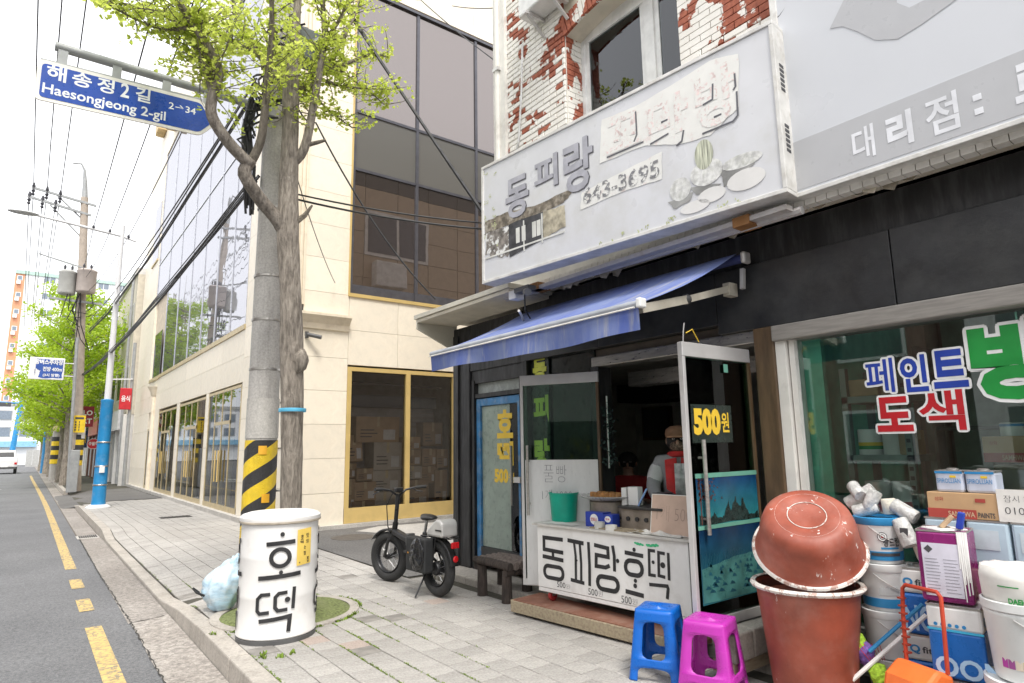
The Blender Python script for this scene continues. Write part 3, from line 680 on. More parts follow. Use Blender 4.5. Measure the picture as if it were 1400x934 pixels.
MB(FF).b(-5.62,-5.50,1.10,1.16,-.04,.02).obj('lock', alu, dr)
# strip panel with upright lettering beside the opening
MB(FF).b(-5.46,-5.38,.075,2.42,-.14,-.0).obj('panel_jamb', blk2, S)
MB(FF).b(-5.36,-5.07,.55,2.42,-.07,-.055).obj('strip_panel', M('strip_black', (.02,.03,.025), .3), S)
MB(FF).b(-5.38,-4.40,.55,2.42,-.10,-.08).obj('fixed_pane', M('dark_glass_film', (.008,.012,.011), .12), S)
MB(FF).b(-5.38,-4.3,.08,.55,-.12,-.06).obj('stall_riser', blk2, S); MB(FF).b(-4.40,-4.3,.08,2.24,-.2,-.02).obj('opening_jamb', blk2, S)
for (s_, a, c, b_, d) in (('동',-5.33,2.16,-5.1,2.46),('피',-5.33,1.74,-5.08,2.03),('랑',-5.33,1.24,-5.08,1.57)): MB(FF).text(s_, a, c, b_, d, .05, -.05).obj('lettering', M('lime_film', (.74,.78,.10), .5), S)
# paint shop window
MB(FF).b(-2.46,-2.38,.06,2.26,-.16,.0).obj('window_frame', wpaint, S, bev=.006); MB(FF).b(-2.37,-2.33,.3,2.22,-.14,-.03).obj('window_frame', wpaint, S)
MB(FF).b(-2.46,2.2,2.22,2.335,-.2,.04).obj('shutter_head', M('grey_shutter_head', (.30,.28,.255), .5, .2, stretch=(1,1,10)), S, bev=.01)
MB(FF).b(-2.38,2.2,.06,.32,-.16,-.02).obj('stall_riser', concp, S)
pw = MB(FF).b(-2.34,.35,.32,2.22,-.085,-.075).obj('shop_window', window_gl, S)
MB(FF).b(-1.05,-1.04,.32,2.2,-.074,-.072).obj('pane_joint', dgreen, pw)
def outlined(mbc, mbw, s_, u0, v0, u1, v1, bd, bw=.014):
    mbc.text(s_, u0, v0, u1, v1, bd, -.068)
    for k in range(10): a = 2*math.pi*k/10; mbw.text(s_, u0+bw*math.cos(a), v0+bw*math.sin(a), u1+bw*math.cos(a), v1+bw*math.sin(a), bd, -.0695-.00012*k)
wh_f = M('white_film', (.80,.80,.79), .5); cB = MB(FF); cW = MB(FF); cR = MB(FF); cG = MB(FF)
outlined(cB, cW, '페', -1.88,1.80,-1.71,2.02,.012); outlined(cB, cW, '인', -1.67,1.79,-1.52,2.02,.03); outlined(cB, cW, '트', -1.49,1.80,-1.31,2.03,.035)
outlined(cR, cW, '도', -1.84,1.55,-1.63,1.77,.04); outlined(cR, cW, '색', -1.59,1.55,-1.35,1.79,.022)
outlined(cG, cW, '방', -1.29,1.71,-.86,2.16,.05, .02); outlined(cG, cW, '수', -.80,1.71,-.38,2.16,.05,.02)
cW.obj('letter_outline', wh_f, pw); cB.obj('lettering', M('blue_film', (.015,.05,.36), .4), pw); cR.obj('lettering', M('red_film', (.50,.012,.02), .4), pw); cG.obj('lettering', M('green_film', (.01,.28,.045), .4), pw)
MB().b(4.46,6.6,2.44,2.47,.06,2.74).obj('mint_wall', M('mint_paint', (.20,.62,.45), .5), S)
MB().b(4.45,4.5,2.2,2.44,.06,2.74).obj('mint_jamb', M('mint_paint', (.07,.36,.24), .5), S)
# side canopy between the brick corner and the lane
MB().b(3.74, 4.6, 4.95, 6.93, 3.085, 3.135).obj('canopy_sheet', M('canopy_metal', (.60,.57,.48), .5, .2, var=.08, dirt=(.3,.27,.22), dfac=.3), S)
cn = MB(); cn.add([(3.76,6.9,2.96),(4.35,6.9,2.70),(4.35,6.9,3.085),(3.76,6.9,3.085),(3.76,6.88,2.96),(4.35,6.88,2.70),(4.35,6.88,3.085),(3.76,6.88,3.085)], [(0,1,2,3),(7,6,5,4),(0,4,5,1),(3,2,6,7),(0,3,7,4)])
cn.obj('canopy_cheek', MATS['canopy_metal'], S); MB().b(3.76,4.3,4.97,6.88,3.04,3.08).obj('canopy_lining', creamw, S)
# underside of the brick storey: soffit, soldier course, flaking paint
MB().b(4.06,4.42,-2.2,5.5,3.12,3.16).obj('soffit', creamw, S)
for i in range(74):
    y = 5.45-i*.075
    MB().b(4.02, 4.10, y-.07, y, 3.06, 3.155).obj('edge_brick', wpaint, S)
fl = MB(); prev = None
for i in range(60):
    y = 5.1-i*.095
    if noise.noise(Vector((y*1.3, 3, 1))) < -.05: continue
    h = .03+.17*abs(noise.noise(Vector((y*2.1,0,2)))); d = jit(.03)
    x = 4.16+jit(.08)
    fl.add([(x,y,3.118),(x+.02,y-.13-d,3.118),(x-.03,y-.1-d,3.118-h),(x-.05,y-.04,3.118-h*.8)], [(0,1,2,3)])
fl.obj('paint_flakes', M('paint_flake', (.66,.60,.49), .8), S, kind='stuff')
for (y, z, s_) in ((4.72,3.02,.10),(2.42,3.0,.10)):
    MB().b(3.86,4.02,y-s_,y+s_*.3,z,z+.07).obj('wood_block', M('stained_wood', (.28,.13,.04), .7), S)
MB().tube([(3.98,5.3,3.06),(3.98,2.0,3.02)], .03, 8).obj('sign_rail', M('lilac_steel', (.50,.48,.47), .6, .1, dirt=(.25,.2,.15), dfac=.5, ds=6), S); MB().b(3.87,3.95,2.05,5.2,3.02,3.055).obj('sign_rail', MATS['lilac_steel'], S)
# brick front of the upper floor
WX = 4.05
WF = fr((WX,0,0), (0,-1,0), (0,0,1))
mort = M('painted_mortar', (.70,.68,.62), .8, var=.08)
bwm = MB(); z0 = 3.16
wy0, wy1 = 4.33, 2.93; spring = 5.66
bwm.b(WX+.012, 4.32, wy0, 5.50, z0, 8.8); bwm.b(WX+.012, 4.32, -2.2, wy1, z0, 8.8); bwm.b(WX+.012, 4.32, wy1, wy0, z0, 4.05); bwm.b(WX+.012, 4.32, wy1, wy0, 6.15, 8.8)
bw = bwm.obj('brick_wall', mort, S)
brickm = mat_brick(); bmesh_c = {}
def brick_mesh(L, h, t):
    k = (round(L,3), round(h,3), round(t,3))
    if k not in bmesh_c:
        bm = bmesh.new(); mb = MB().b(-L/2,L/2,-h/2,h/2,-t,0); vv = [bm.verts.new(p) for p in mb.v]
        for f in mb.f: bm.faces.new([vv[i] for i in f])
        bmesh.ops.bevel(bm, geom=[e for e in bm.edges if all(v.co.z > -.001 for v in e.verts)], offset=.005, segments=1, affect='EDGES')
        me = bpy.data.meshes.new('brick'); bm.to_mesh(me); bm.free(); me.materials.append(brickm); bmesh_c[k] = me
    return bmesh_c[k]
nb = [0]; restb = MB()
def brick(M4, L, h=.053, t=.02, show=True):
    if L < .02: return
    if nb[0] < 296 and show:
        o = bpy.data.objects.new('brick', brick_mesh(L,h,t)); COL.objects.link(o); o.parent = bw
        o.matrix_local = Matrix.Translation(-OFF[bw.name]) @ M4 @ Matrix.Translation((0,0,jit(.0015))); nb[0] += 1
    else:
        restb.M = M4; restb.b(-L/2,L/2,-h/2,h/2,-t,0)
PH, PL = .061, .205
def courses(M4, u0, u1, v0, v1, vis):
    n = int((v1-v0)/PH); c = (u0+u1)/2
    for r_ in range(n):
        v = v0+(r_+.5)*PH; u = u0 - (PL/2 if r_ % 2 else 0)
        while u < u1-.01:
            a, b_ = max(u, u0), min(u+PL, u1); u += PL
            if b_-a < .03: continue
            p = M4 @ Vector(((a+b_)/2, v, 0)); s_ = scr(p)
            ok = vis and s_ and -20 < s_[0] < 1420 and -10 < s_[1] < 400
            brick(M4 @ Matrix.Translation(((a+b_)/2, v, .012)), b_-a-.008, PH-.008, show=ok)
courses(WF, -5.50, -wy0, 4.2, 7.0, True)
courses(WF, -wy1, -1.2, 4.2, 6.2, True)
RV = fr((WX,wy0,0), (1,0,0), (0,0,1))           # reveal facing the camera
courses(RV, .015, .27, 4.2, 6.0, True)
# segmental arch of bricks on edge
cy, half, rise = (wy0+wy1)/2, (wy0-wy1)/2, .10
Ra = (half**2+rise**2)/(2*rise); cz = spring+rise-Ra; th0 = math.asin(half/Ra)
for i in range(23):
    th = -th0+2*th0*(i+.5)/23; rr = Ra+.10
    p = Vector((WX-.0, cy+rr*math.sin(th), cz+rr*math.cos(th))); u = Vector((0,math.sin(th),math.cos(th))); v = Vector((0,math.cos(th),-math.sin(th))) * 1
    brick(fr(p-Vector((.012,0,0)), -u, v) if u.cross(v).x > 0 else fr(p-Vector((.012,0,0)), u, v), .2, .052, .28)
restb.M = I4
restb.obj('bricks', brickm, bw, kind='stuff')
lin = MB(); ns = 16
for i in range(ns):
    a0, a1 = -th0+2*th0*i/ns, -th0+2*th0*(i+1)/ns
    y0_, y1_ = cy+Ra*math.sin(a0), cy+Ra*math.sin(a1); za, zb = cz+Ra*math.cos(a0), cz+Ra*math.cos(a1)
    lin.add([(WX+.02,y0_,za),(4.32,y0_,za),(4.32,y1_,zb),(WX+.02,y1_,zb)], [(0,1,2,3)])
    lin.add([(WX+.014,y0_,za+.2),(WX+.014,y0_,6.2),(WX+.014,y1_,6.2),(WX+.014,y1_,zb+.2)], [(0,1,2,3)])
lin.obj('arch_lining', creamw, bw)
upv = MATS['white_upvc']
wn = MB().b(4.27,4.33,wy1,wy1+.06,4.0,6.0); wn.b(4.27,4.33,wy0-.06,wy0,4.0,6.0); wn.b(4.268,4.33,wy1+.06,wy0-.06,5.62,5.9); wn.b(4.265,4.33,3.36,3.48,4.0,5.62)
wn = wn.obj('window', upv, S, bev=.006)
for (a, b_) in ((3.48,4.27),(2.99,3.36)):
    sf_ = MB(); sf_.b(4.285,4.31,a,a+.05,4.0,5.62); sf_.b(4.285,4.31,b_-.05,b_,4.0,5.62); sf_.obj('sash', upv, wn)
    MB().b(4.295,4.30,a+.05,b_-.05,4.0,5.62).obj('pane', mat_glass('window_glass', (.62,.68,.66), fres=1.7) if 'window_glass' not in MATS else MATS['window_glass'], wn)
MB().b(4.37,4.38,3.45,4.3,4.0,6.0).obj('curtain', M('grey_blind', (.42,.42,.40), .8, var=.25, stretch=(1,14,1)), S)
MB().b(4.40,4.41,2.95,3.2,4.0,6.0).obj('curtain', M('green_curtain', (.20,.30,.18), .8, var=.3, stretch=(1,20,1)), S)
MB().b(4.0,4.06,5.30,5.52,3.2,8.8).obj('corner_strip', wpaint, S); MB().tube([(3.985,5.42,3.2),(3.985,5.42,8.8)], .03, 8).obj('downpipe', wpaint, S, smooth=True)
for z in (4.6,5.8,7): MB().b(3.95,4.02,5.37,5.47,z,z+.04).obj('pipe_clip', alu, S)
# outdoor unit of an air conditioner hanging on the brick
ac = thing('air_conditioner', 'white air conditioner outdoor unit bracketed to the brick wall', 'air conditioner', (3.78,4.5,5.75))
MB().b(3.80,4.03,4.1,4.78,6.02,6.56).obj('case', upv, ac, bev=.02)
for y in (4.25,4.62): MB().bar((4.03,y,5.99),(3.76,y,5.99),.04,.03).obj('bracket', alu, ac); MB().bar((4.03,y,5.8),(3.8,y,5.98),.03,.02).obj('bracket', alu, ac)
MB().lathe([(.2,0),(.22,.02),(.02,.03)], 20, (0,0,0)).obj('fan_grille', mull, ac).matrix_local = Matrix.Translation(Vector((3.795,4.44,6.28))-Vector((3.78,4.5,5.75))) @ Matrix.Rotation(R_(-90),4,'Y')
MB().tube([(3.95,4.9,5.85),(4.0,5.0,5.3),(4.03,5.1,4.8),(4.02,5.3,4.4)], .012, 6).obj('hose', alu, ac)
# ---------------------------------------------------------------- hotteok signboard
SA = Vector((3.5,5.05,3.10)); SB = Vector((3.8,1.99,3.10))
SG = fr(SA, SB-SA, (0,0,1)); SL, SHT = 3.075, 1.24
sg = thing('hotteok_signboard', 'faded white lightbox signboard with peeling letters above the blue awning', 'signboard', tuple(SA))
face = M('faded_sign_face', (.62,.625,.645), .35, var=.05, vs=2, dirt=(.47,.46,.40), dfac=.5, ds=2.2, dlo=.5, dhi=.78)
MB(SG).b(.02, SL-.02, .02, SHT-.02, -.16, -.0).obj('face_panel', face, sg)
f_ = MB(SG); f_.b(0,SL,0,.03,-.165,.012); f_.b(0,SL,SHT-.03,SHT,-.165,.012); f_.b(0,.03,.03,SHT-.03,-.165,.012); f_.b(SL-.03,SL,.03,SHT-.03,-.165,.012)
f_.obj('frame', M('sign_frame', (.66,.65,.62), .45, .1, dirt=(.35,.32,.26), dfac=.5, ds=8), sg, bev=.004)
for v0 in (.30,.74):
    for i in range(6): MB(SG).b(SL, SL+.003, v0+i*.035, v0+i*.035+.02, -.10, -.04).obj('vent_slot', inkd, sg)
e = .0035
letd = M('faded_letter', (.38,.38,.42), .5, var=.12, vs=9); lshd = M('letter_shadow', (.10,.10,.115), .5)
for (s_, u0, v0, u1, v1) in (('동',.36,.56,.68,.97),('피',.76,.72,1.06,1.03),('랑',1.13,.575,1.47,1.05)):
    MB(SG).text(s_, u0+.010, v0-.010, u1+.010, v1-.010, .032, e).obj('lettering', lshd, sg)
    MB(SG).text(s_, u0, v0, u1, v1, .028, e+.002).obj('lettering', letd, sg)
def blob(mb, pts, w_, wob=.012, sub=5):
    out = []
    for i in range(len(pts)):
        a, b_ = Vector(pts[i]), Vector(pts[(i+1)%len(pts)])
        for k in range(sub): q = a.lerp(b_, k/sub); out.append((q.x+jit(wob), q.y+jit(wob), w_))
    mb.add(out, [tuple(range(len(out)))])
pw_ = M('bare_backing', (.74,.735,.70), .5, var=.04, dirt=(.62,.42,.40), dfac=.35, ds=14, dlo=.58, dhi=.66)
pb = MB(SG); blob(pb, [(1.54,.745),(1.58,1.12),(1.88,1.10),(2.03,1.10),(2.6,1.17),(2.82,1.12),(2.79,.72),(2.56,.60),(2.30,.62),(2.0,.73)], e, .005); pb.obj('torn_patch', pw_, sg)
pb = MB(SG); blob(pb, [(1.31,.40),(1.33,.55),(1.9,.60),(2.15,.62),(2.14,.40),(1.8,.42)], e, .005); pb.obj('torn_patch', pw_, sg)
rest_ = MB(SG); pinkm = M('letter_ghost', (.68,.54,.52), .6, var=.2, vs=20, dirt=(.74,.735,.70), dfac=1, ds=30, dlo=.42, dhi=.5)
MB(SG).text('꼬', 1.62,.78,1.97,1.07,.03,e+.002).obj('letter_ghost', pinkm, sg); MB(SG).text('마', 2.04,.72,2.4,1.05,.03,e+.002).obj('letter_ghost', pinkm, sg); MB(SG).text('방', 2.46,.65,2.78,1.10,.03,e+.002).obj('letter_ghost', pinkm, sg)
ol = MB(SG)
for pts in ([(1.62,.765),(1.99,.765)],[(1.9,.80),(1.93,.85),(1.93,1.05)],[(2.05,.72),(2.22,.745)],[(2.28,.62),(2.33,.64),(2.35,.72)],[(2.5,.63),(2.74,.63),(2.78,.66),(2.785,.84)],[(2.76,.86),(2.78,.88),(2.78,.98)],[(2.60,.72),(2.66,.72)],[(2.52,.85),(2.60,.86),(2.61,.98)],[(2.16,.86),(2.22,.86)]):
    MB(SG).stroke(pts, .014, e+.003).obj('letter_edge', lshd, sg)
nm = M('faded_digits', (.20,.20,.21), .6, dirt=(.74,.735,.70), dfac=1, ds=26, dlo=.5, dhi=.56)
MB(SG).text('643-3695', 1.35,.43,2.12,.575,.02,e+.003).obj('lettering', nm, sg)
# printed hanok picture
hk = MB(SG); blob(hk, [(.04,.64),(.35,.655),(.75,.60),(1.22,.62),(1.235,.60),(1.12,.52),(.6,.50),(.04,.52)], e, .006); hk.obj('roof_print', M('thatch_print', (.20,.17,.13), .7, var=.5, vs=18, dirt=(.5,.5,.46), dfac=.6, ds=9), sg)
hk = MB(SG); blob(hk, [(.04,.52),(.42,.49),(.42,.22),(.3,.20),(.05,.30)], e, .02); hk.obj('house_print', M('wall_print', (.20,.18,.16), .7, var=.5, vs=16, dirt=(.72,.72,.70), dfac=1, ds=11, dlo=.52, dhi=.58), sg)
hk = MB(SG); blob(hk, [(.40,.52),(.86,.51),(.86,.25),(.40,.19)], e+.001, .006); hk.obj('house_print', M('dark_print', (.05,.05,.055), .6, var=.4, vs=9), sg)
hk = MB(SG); blob(hk, [(.86,.51),(1.13,.50),(1.13,.30),(.86,.25)], e+.001, .006); hk.obj('house_print', M('tan_print', (.40,.36,.27), .7, var=.4, vs=14), sg)
hk = MB(SG)
for u in (.50,.58,.72,.78): hk.b(u,u+.05,.30,.45,e,e+.003)
hk.b(.05,1.12,.245,.262,e,e+.003); hk.b(.60,.615,.2,.5,e,e+.0035); hk.b(.84,.855,.22,.5,e,e+.0035)
hk.obj('house_print', M('pale_print', (.62,.62,.58), .6), sg)
# printed melon and bowls
mel = MB(SG); mel.disc(2.50,.47,.075,.115,e+.002); mel.obj('melon_print', M('melon_print', (.46,.475,.37), .6, var=.6, vs=5, stretch=(1,30,1)), sg)
bw_ = MB(SG); bw_.disc(2.51,.33,.13,.10,e+.001); bw_.disc(2.29,.27,.09,.09,e+.001); bw_.disc(2.78,.32,.15,.05,e+.001); bw_.obj('bowl_print', M('bowl_print', (.60,.60,.58), .6, var=.25, vs=22, dirt=(.36,.37,.30), dfac=.5, ds=20), sg)
bw_ = MB(SG); blob(bw_, [(2.18,.20),(2.4,.22),(2.37,.16),(2.24,.13)], e, .006); blob(bw_, [(2.36,.26),(2.62,.21),(2.55,.15),(2.42,.19)], e, .006); blob(bw_, [(2.62,.30),(2.90,.32),(2.86,.26),(2.64,.17)], e, .006); bw_.obj('shadow_print', M('shadow_print', (.27,.27,.26), .6, var=.3), sg)
bw_ = MB(SG); bw_.disc(2.54,.15,.11,.055,e+.0015); bw_.disc(2.80,.18,.14,.075,e+.0015); bw_.disc(2.40,.10,.12,.045,e+.0015); bw_.obj('stone_print', M('stone_print', (.68,.67,.65), .6, var=.04), sg)
als = MB(SG)
for k in range(26): u, v = (rnd.uniform(.03,.22), rnd.uniform(.35,1.2)) if k < 15 else (rnd.uniform(1.3,2.9), rnd.uniform(.035,.07)); [als.disc(u+jit(.02), v+jit(.02), rnd.uniform(.003,.008), rnd.uniform(.003,.010), e+.0005+q*.00003, 7) for q in range(6)]
als.obj('algae', M('algae', (.45,.48,.25), .8), sg, kind='stuff')
# security cameras under the signboard
for (y, lb) in ((4.86,'pale box camera under the left end of the faded signboard'),):
    c_ = thing('shop_camera', lb, 'camera', (3.82,y,2.97)); MB().b(3.72,3.84,y-.05,y+.06,2.94,3.03).obj('housing', upv, c_, bev=.01)
    MB().tube([(3.70,y-.25,2.96),(3.66,y-.33,2.94)], .035, 10).obj('lens_tube', MATS['camera_shell'], c_); MB().b(3.70,3.8,y-.28,y-.06,2.985,3.03).obj('bracket', MATS['camera_shell'], c_)
    MB().tube([(3.72,y-.2,2.96),(3.74,y-.18,2.8),(3.9,y-.1,2.7),(4.2,y+.1,2.72)], .008, 6).obj('cable', MATS['black_rubber'], c_)
# ---------------------------------------------------------------- paint shop signboard
PG = fr((3.95,2.03,3.13), (0,-1,0), (0,0,1))
ps = thing('paint_signboard', 'large pale grey signboard with darker band of Korean lettering over the paint shop', 'signboard', (3.95,2.03,3.13))
MB(PG).b(0,3.6,0,1.9,-.09,0).obj('face_panel', M('pale_sign_face', (.60,.615,.645), .35, var=.02, vs=1), ps)
MB(PG).b(.02,3.6,.02,.36,.0,.003).obj('band', M('grey_band', (.46,.465,.48), .35, var=.02), ps)
f_ = MB(PG); f_.b(-.05,0,-.03,1.9,-.1,.01); f_.b(0,3.6,-.03,.0,-.1,.012); f_.obj('frame', MATS['sign_frame'], ps, bev=.004)
for (s_, u0, u1, v0, v1) in (('대',.40,.53,.075,.285),('리',.60,.74,.075,.285),('점',.81,.97,.065,.29),('로',1.22,1.40,.08,.29),('얄',1.48,1.66,.08,.29)): MB(PG).text(s_, u0, v0, u1, v1, .045 if s_ in '리로' else .016, .005).obj('lettering', M('sign_white', (.74,.75,.78), .4), ps)
for v in (.10,.18): MB(PG).b(1.04,1.08,v,v+.035,.004,.0055).obj('lettering', M('sign_white', (.74,.75,.78), .4), ps)
cv = [(.34,.98+.05),(.42,1.0),(.50,.92),(.60,.80),(.72,.74),(.85,.76),(1.0,.80),(1.3,.90),(1.7,1.05),(1.7,1.12),(1.2,.96),(.95,.90),(.80,.90),(.74,.97),(.74,1.05),(.8,1.12),(.62,1.2),(.5,1.25)]
MB(PG).add([(x,y,.003) for x,y in cv], [tuple(range(len(cv)))]).obj('swoosh', MATS['grey_band'], ps)
# ---------------------------------------------------------------- blue awning
aw = thing('blue_awning', 'faded blue retractable awning with stained valance over the hotteok stall', 'awning', (4.2,4.,2.8))
mb_ = nodes('awning_canvas'); m, n, b = mb_; vec = tc(n); c = mixc(n, noi(n, tc(n,'Object',(1,2.2,.6)), 2.2, 6, .65, .3, .75), (.075,.115,.36), (.19,.235,.38))
c = mixc(n, noi(n, tc(n,'Object',(.4,4,.4)), 1.6, 6, .75, .54, .72), c, (.34,.34,.33)); n.links.new(c, b.inputs['Base Color']); b.inputs['Roughness'].default_value = .85
b.inputs['Subsurface Weight'].default_value = 0; MATS['awning'] = m
ax0, ax1 = 3.05, 4.19
cl = MB(); ny = 14; nx_ = 5
for j in range(ny):
    for i in range(nx_):
        q = []
        for (a, b_) in ((i,j),(i+1,j),(i+1,j+1),(i,j+1)):
            tx, ty = a/nx_, b_/ny; y = 5.28+(2.64-5.28)*ty
            q.append((ax0+(ax1-ax0)*tx, y+.0*tx, 2.39+.53*tx-.03*math.sin(math.pi*tx)+.006*math.sin(y*9)*tx*(1-tx)*4))
        cl.quad(*q)
cl.obj('canopy_cloth', m, aw, smooth=True)
vl = MB()
for j in range(30):
    q = []
    for (ty, k) in ((j/30,0),((j+1)/30,0),((j+1)/30,1),(j/30,1)):
        y = 5.28+(2.64-5.28)*ty; q.append((ax0-.012-.02*k*math.sin(y*7), y, 2.375-.165*k-(.012*math.sin(y*2.2) if k else 0)))
    vl.quad(*q)
vl.obj('valance', m, aw, smooth=True)
MB().tube([(ax0,5.28,2.385),(ax0,2.64,2.385)], .028, 10).obj('front_bar', M('awning_bar', (.36,.38,.42), .4, .3), aw, smooth=True)
MB().tube([(ax0-.03,5.28,2.362),(ax0-.03,2.66,2.362)], .006, 6).obj('welt', wpaint, aw)
MB().b(ax0-.035,ax0+.03,2.605,2.645,2.355,2.42).obj('end_cap', upv, aw, bev=.01)
MB().tube([(4.2,5.2,2.885),(4.2,2.60,2.875)], .034, 12).obj('roller', M('awning_navy', (.02,.03,.12), .7), aw, smooth=True)
MB().b(4.16,4.25,2.56,2.60,2.83,2.92).obj('end_cap', alu, aw, bev=.015)
ag = M('aged_arm', (.46,.43,.36), .5, .15, var=.15, dirt=(.25,.2,.14), dfac=.4, ds=12)
for y in (2.72, 5.05):
    MB().bar((3.08,y-.05,2.36),(3.62,y,2.50),.05,.06).obj('arm', ag, aw); MB().ball((3.64,y,2.505),.04).obj('elbow', M('elbow_black', (.05,.05,.05), .5), aw)
    MB().bar((3.66,y,2.51),(4.18,y,2.66),.04,.05).obj('arm', ag, aw); MB().b(4.14,4.24,y-.03,y+.03,2.60,2.70).obj('bracket', ag, aw)
    MB().bar((4.2,y-.1,2.64),(4.22,y-.1,2.80),.03,.03).obj('bracket', alu, aw)
MB().tube([(4.1,5.2,2.62),(3.95,4.95,2.72),(3.75,4.75,2.76),(3.6,4.6,2.76)], .012, 8).obj('crank_hook', wpaint, aw, smooth=True)
# ---------------------------------------------------------------- open glass doors of the stall
hdm = M('door_rail', (.62,.61,.60), .4, .4, var=.05)
def leaf(name, H, F, z0, z1):
    """leaf from hinge H to free edge F"""
    H, F = Vector((*H,0)), Vector((*F,0)); u = (F-H); L = u.length
    M4 = fr(H, u, (0,0,1)); d = thing(name[0], name[1], 'door', (H.x,H.y,z0))
    MB(M4).b(.0,L,z1-.10,z1,-.022,.022).obj('top_rail', hdm, d, bev=.004)
    for i in range(7): MB(M4).b(.06+i*.115,.065+i*.115,z1-.10,z1-.005,.0222,.0232).obj('rail_groove', inkd, d)
    MB(M4).b(.0,L,z0,z0+.06,-.02,.02).obj('bottom_rail', hdm, d)
    MB(M4).b(L-.03,L,z0+.06,z1-.10,-.02,.02).obj('stile', hdm, d, bev=.003); MB(M4).b(0,.025,z0+.06,z1-.10,-.02,.02).obj('stile', brown, d)
    g_ = MB(M4).b(.025,L-.03,z0+.06,z1-.10,-.004,.004).obj('pane', green_gl, d)
    return d, M4, L, g_
dR, MR, LR, gR = leaf(('glass_door','open glass door with yellow 500 won lettering and landscape posters'), (4.3,2.69), (3.52,2.71), .30, 2.19)
# the camera sees the side at -w of this frame (facing -y); u runs from hinge to free edge
PR = fr((3.52,2.685,0), (1,0,0), (0,0,1))
t = MB(PR); t.text('500', .055,1.55,.36,1.735,.06,.012); t.text('원', .37,1.57,.46,1.71,.02,.012); t.obj('lettering', yl, gR)
MB(PR).b(.04,.50,1.50,1.76,.006,.009).obj('sticker', M('strip_black', (.02,.03,.025), .3), gR)
MB(PR).b(.45,.50,2.0,2.06,.006,.008).obj('sticker', dgreen, gR)
# posters on the lower glass: autumn crags, snow mounds
def poster(name, v0, v1, top, bot):
    m, n, b = nodes(name); vec = tc(n); sx = n.nodes.new('ShaderNodeSeparateXYZ'); n.links.new(vec, sx.inputs[0])
    r = n.nodes.new('ShaderNodeMapRange'); r.inputs[1].default_value = v0; r.inputs[2].default_value = v1; n.links.new(sx.outputs[2], r.inputs[0])
    c = mixc(n, r.outputs[0], bot, top); c = mixc(n, noi(n, vec, 7, 4, .6, .35, .8), c, mulc(n, c, 1.9)); n.links.new(c, b.inputs['Base Color']); b.inputs['Roughness'].default_value = .25
    return m
pz_ = -.30
MB(PR).b(.04,.76,1.265,1.295,.008,.014).obj('poster_edge', dgreen, gR); MB(PR).b(.04,.76,.93,.955,.008,.014).obj('poster_edge', dgreen, gR)
p1 = MB(PR).b(.045,.75,.955,1.265,.006,.011).obj('poster', poster('crag_sky', .955+pz_, 1.265+pz_, (.004,.03,.10), (.02,.16,.17)), gR)
cr = MB(PR); dk = M('crag_dark', (.015,.03,.028), .3, var=.6, vs=30)
blob(cr, [(.05,.96),(.05,1.03),(.10,1.02),(.16,.99),(.22,1.03),(.26,.99),(.32,1.0),(.36,1.05),(.385,1.10),(.41,1.04),(.44,1.08),(.47,1.13),(.50,1.07),(.53,1.05),(.56,1.11),(.59,1.06),(.63,1.0),(.70,.99),(.745,1.02),(.745,.96)], .0125, .008, 4)
cr.obj('crag_print', dk, p1)
cr = MB(PR)
for k in range(90): u, v = .05+abs(rnd.gauss(0,.10)), rnd.uniform(1.10,1.26); blob(cr, [(u,v),(u+.014,v+.004),(u+.012,v+.014),(u,v+.012)], .0128, .003, 1)
cr.b(.075,.085,.96,1.2,.0124,.0127); cr.obj('foliage_print', M('autumn_print', (.09,.03,.025), .4, var=.4), p1)
p2 = MB(PR).b(.045,.75,.46,.93,.006,.011).obj('poster', poster('snow_sky', .46+pz_, .93+pz_, (.003,.02,.06), (.02,.10,.12)), gR)
cr = MB(PR); blob(cr, [(.05,.47),(.05,.68),(.2,.70),(.4,.725),(.6,.735),(.745,.73),(.745,.47)], .012, .004, 4); cr.obj('snow_print', M('snow_print', (.05,.17,.16), .35, var=.3, vs=9), p2)
cr = MB(PR)
for k in range(46):
    u, v = rnd.uniform(.06,.70), rnd.uniform(.49,.70); s_ = .02+.05*(.72-v)/.2; cr.add([(u,v,.0125),(u+s_,v-.004,.0125),(u+s_*.8,v+.012,.0125),(u+s_*.35,v+.022,.0125)], [(0,1,2,3)])
for k in range(40): u = .05+k*.017; cr.b(u,u+.004,.69+.04*u,.76+jit(.02),.0122,.0125)
cr.obj('mound_print', M('mound_print', (.01,.07,.10), .35, var=.3), p2)
MB(PR).tube([(.10,.90,.05),(.10,1.52,.05)], .014, 8).obj('handle', steel, dR, smooth=True)
for v in (1.0,1.4): MB(PR).tube([(.10,v,.0),(.10,v,.05)], .008, 6).obj('handle_stud', steel, dR)
MB().tube([(3.55,2.7,2.19),(3.56,2.7,2.27),(3.6,2.72,2.33)], .004, 5).obj('hook', alu, dR)
MB().tube([(3.56,2.68,2.25),(3.62,2.67,2.28),(3.7,2.68,2.2)], .004, 5).obj('cord', yl, dR)
dL, ML, LL, gL = leaf(('glass_door','open green glass door with white board on its lower half'), (4.3,4.28), (3.90,4.98), .19, 2.19)
PLf = fr((3.90-.022,4.98-.012,0), Vector((.40,-.70,0)), (0,0,1))
wb = MB(PLf).b(.05,.78,.2,1.36,.0,.006).obj('white_board', M('marker_board', (.66,.66,.65), .35, var=.05, dirt=(.45,.45,.44), dfac=.4, ds=3, stretch=(3,3,1)), dL)
hw = MB(PLf)
def hand(mb, s_, u0, v0, u1, v1, w_): mb.text(s_, u0, v0, u1, v1, -.022, w_)
hand(hw, '풀', .24,1.15,.34,1.31,.0075); hand(hw, '빵', .37,1.15,.47,1.31,.0075); hand(hw, '1개 1000', .22,.98,.52,1.08,.0075)
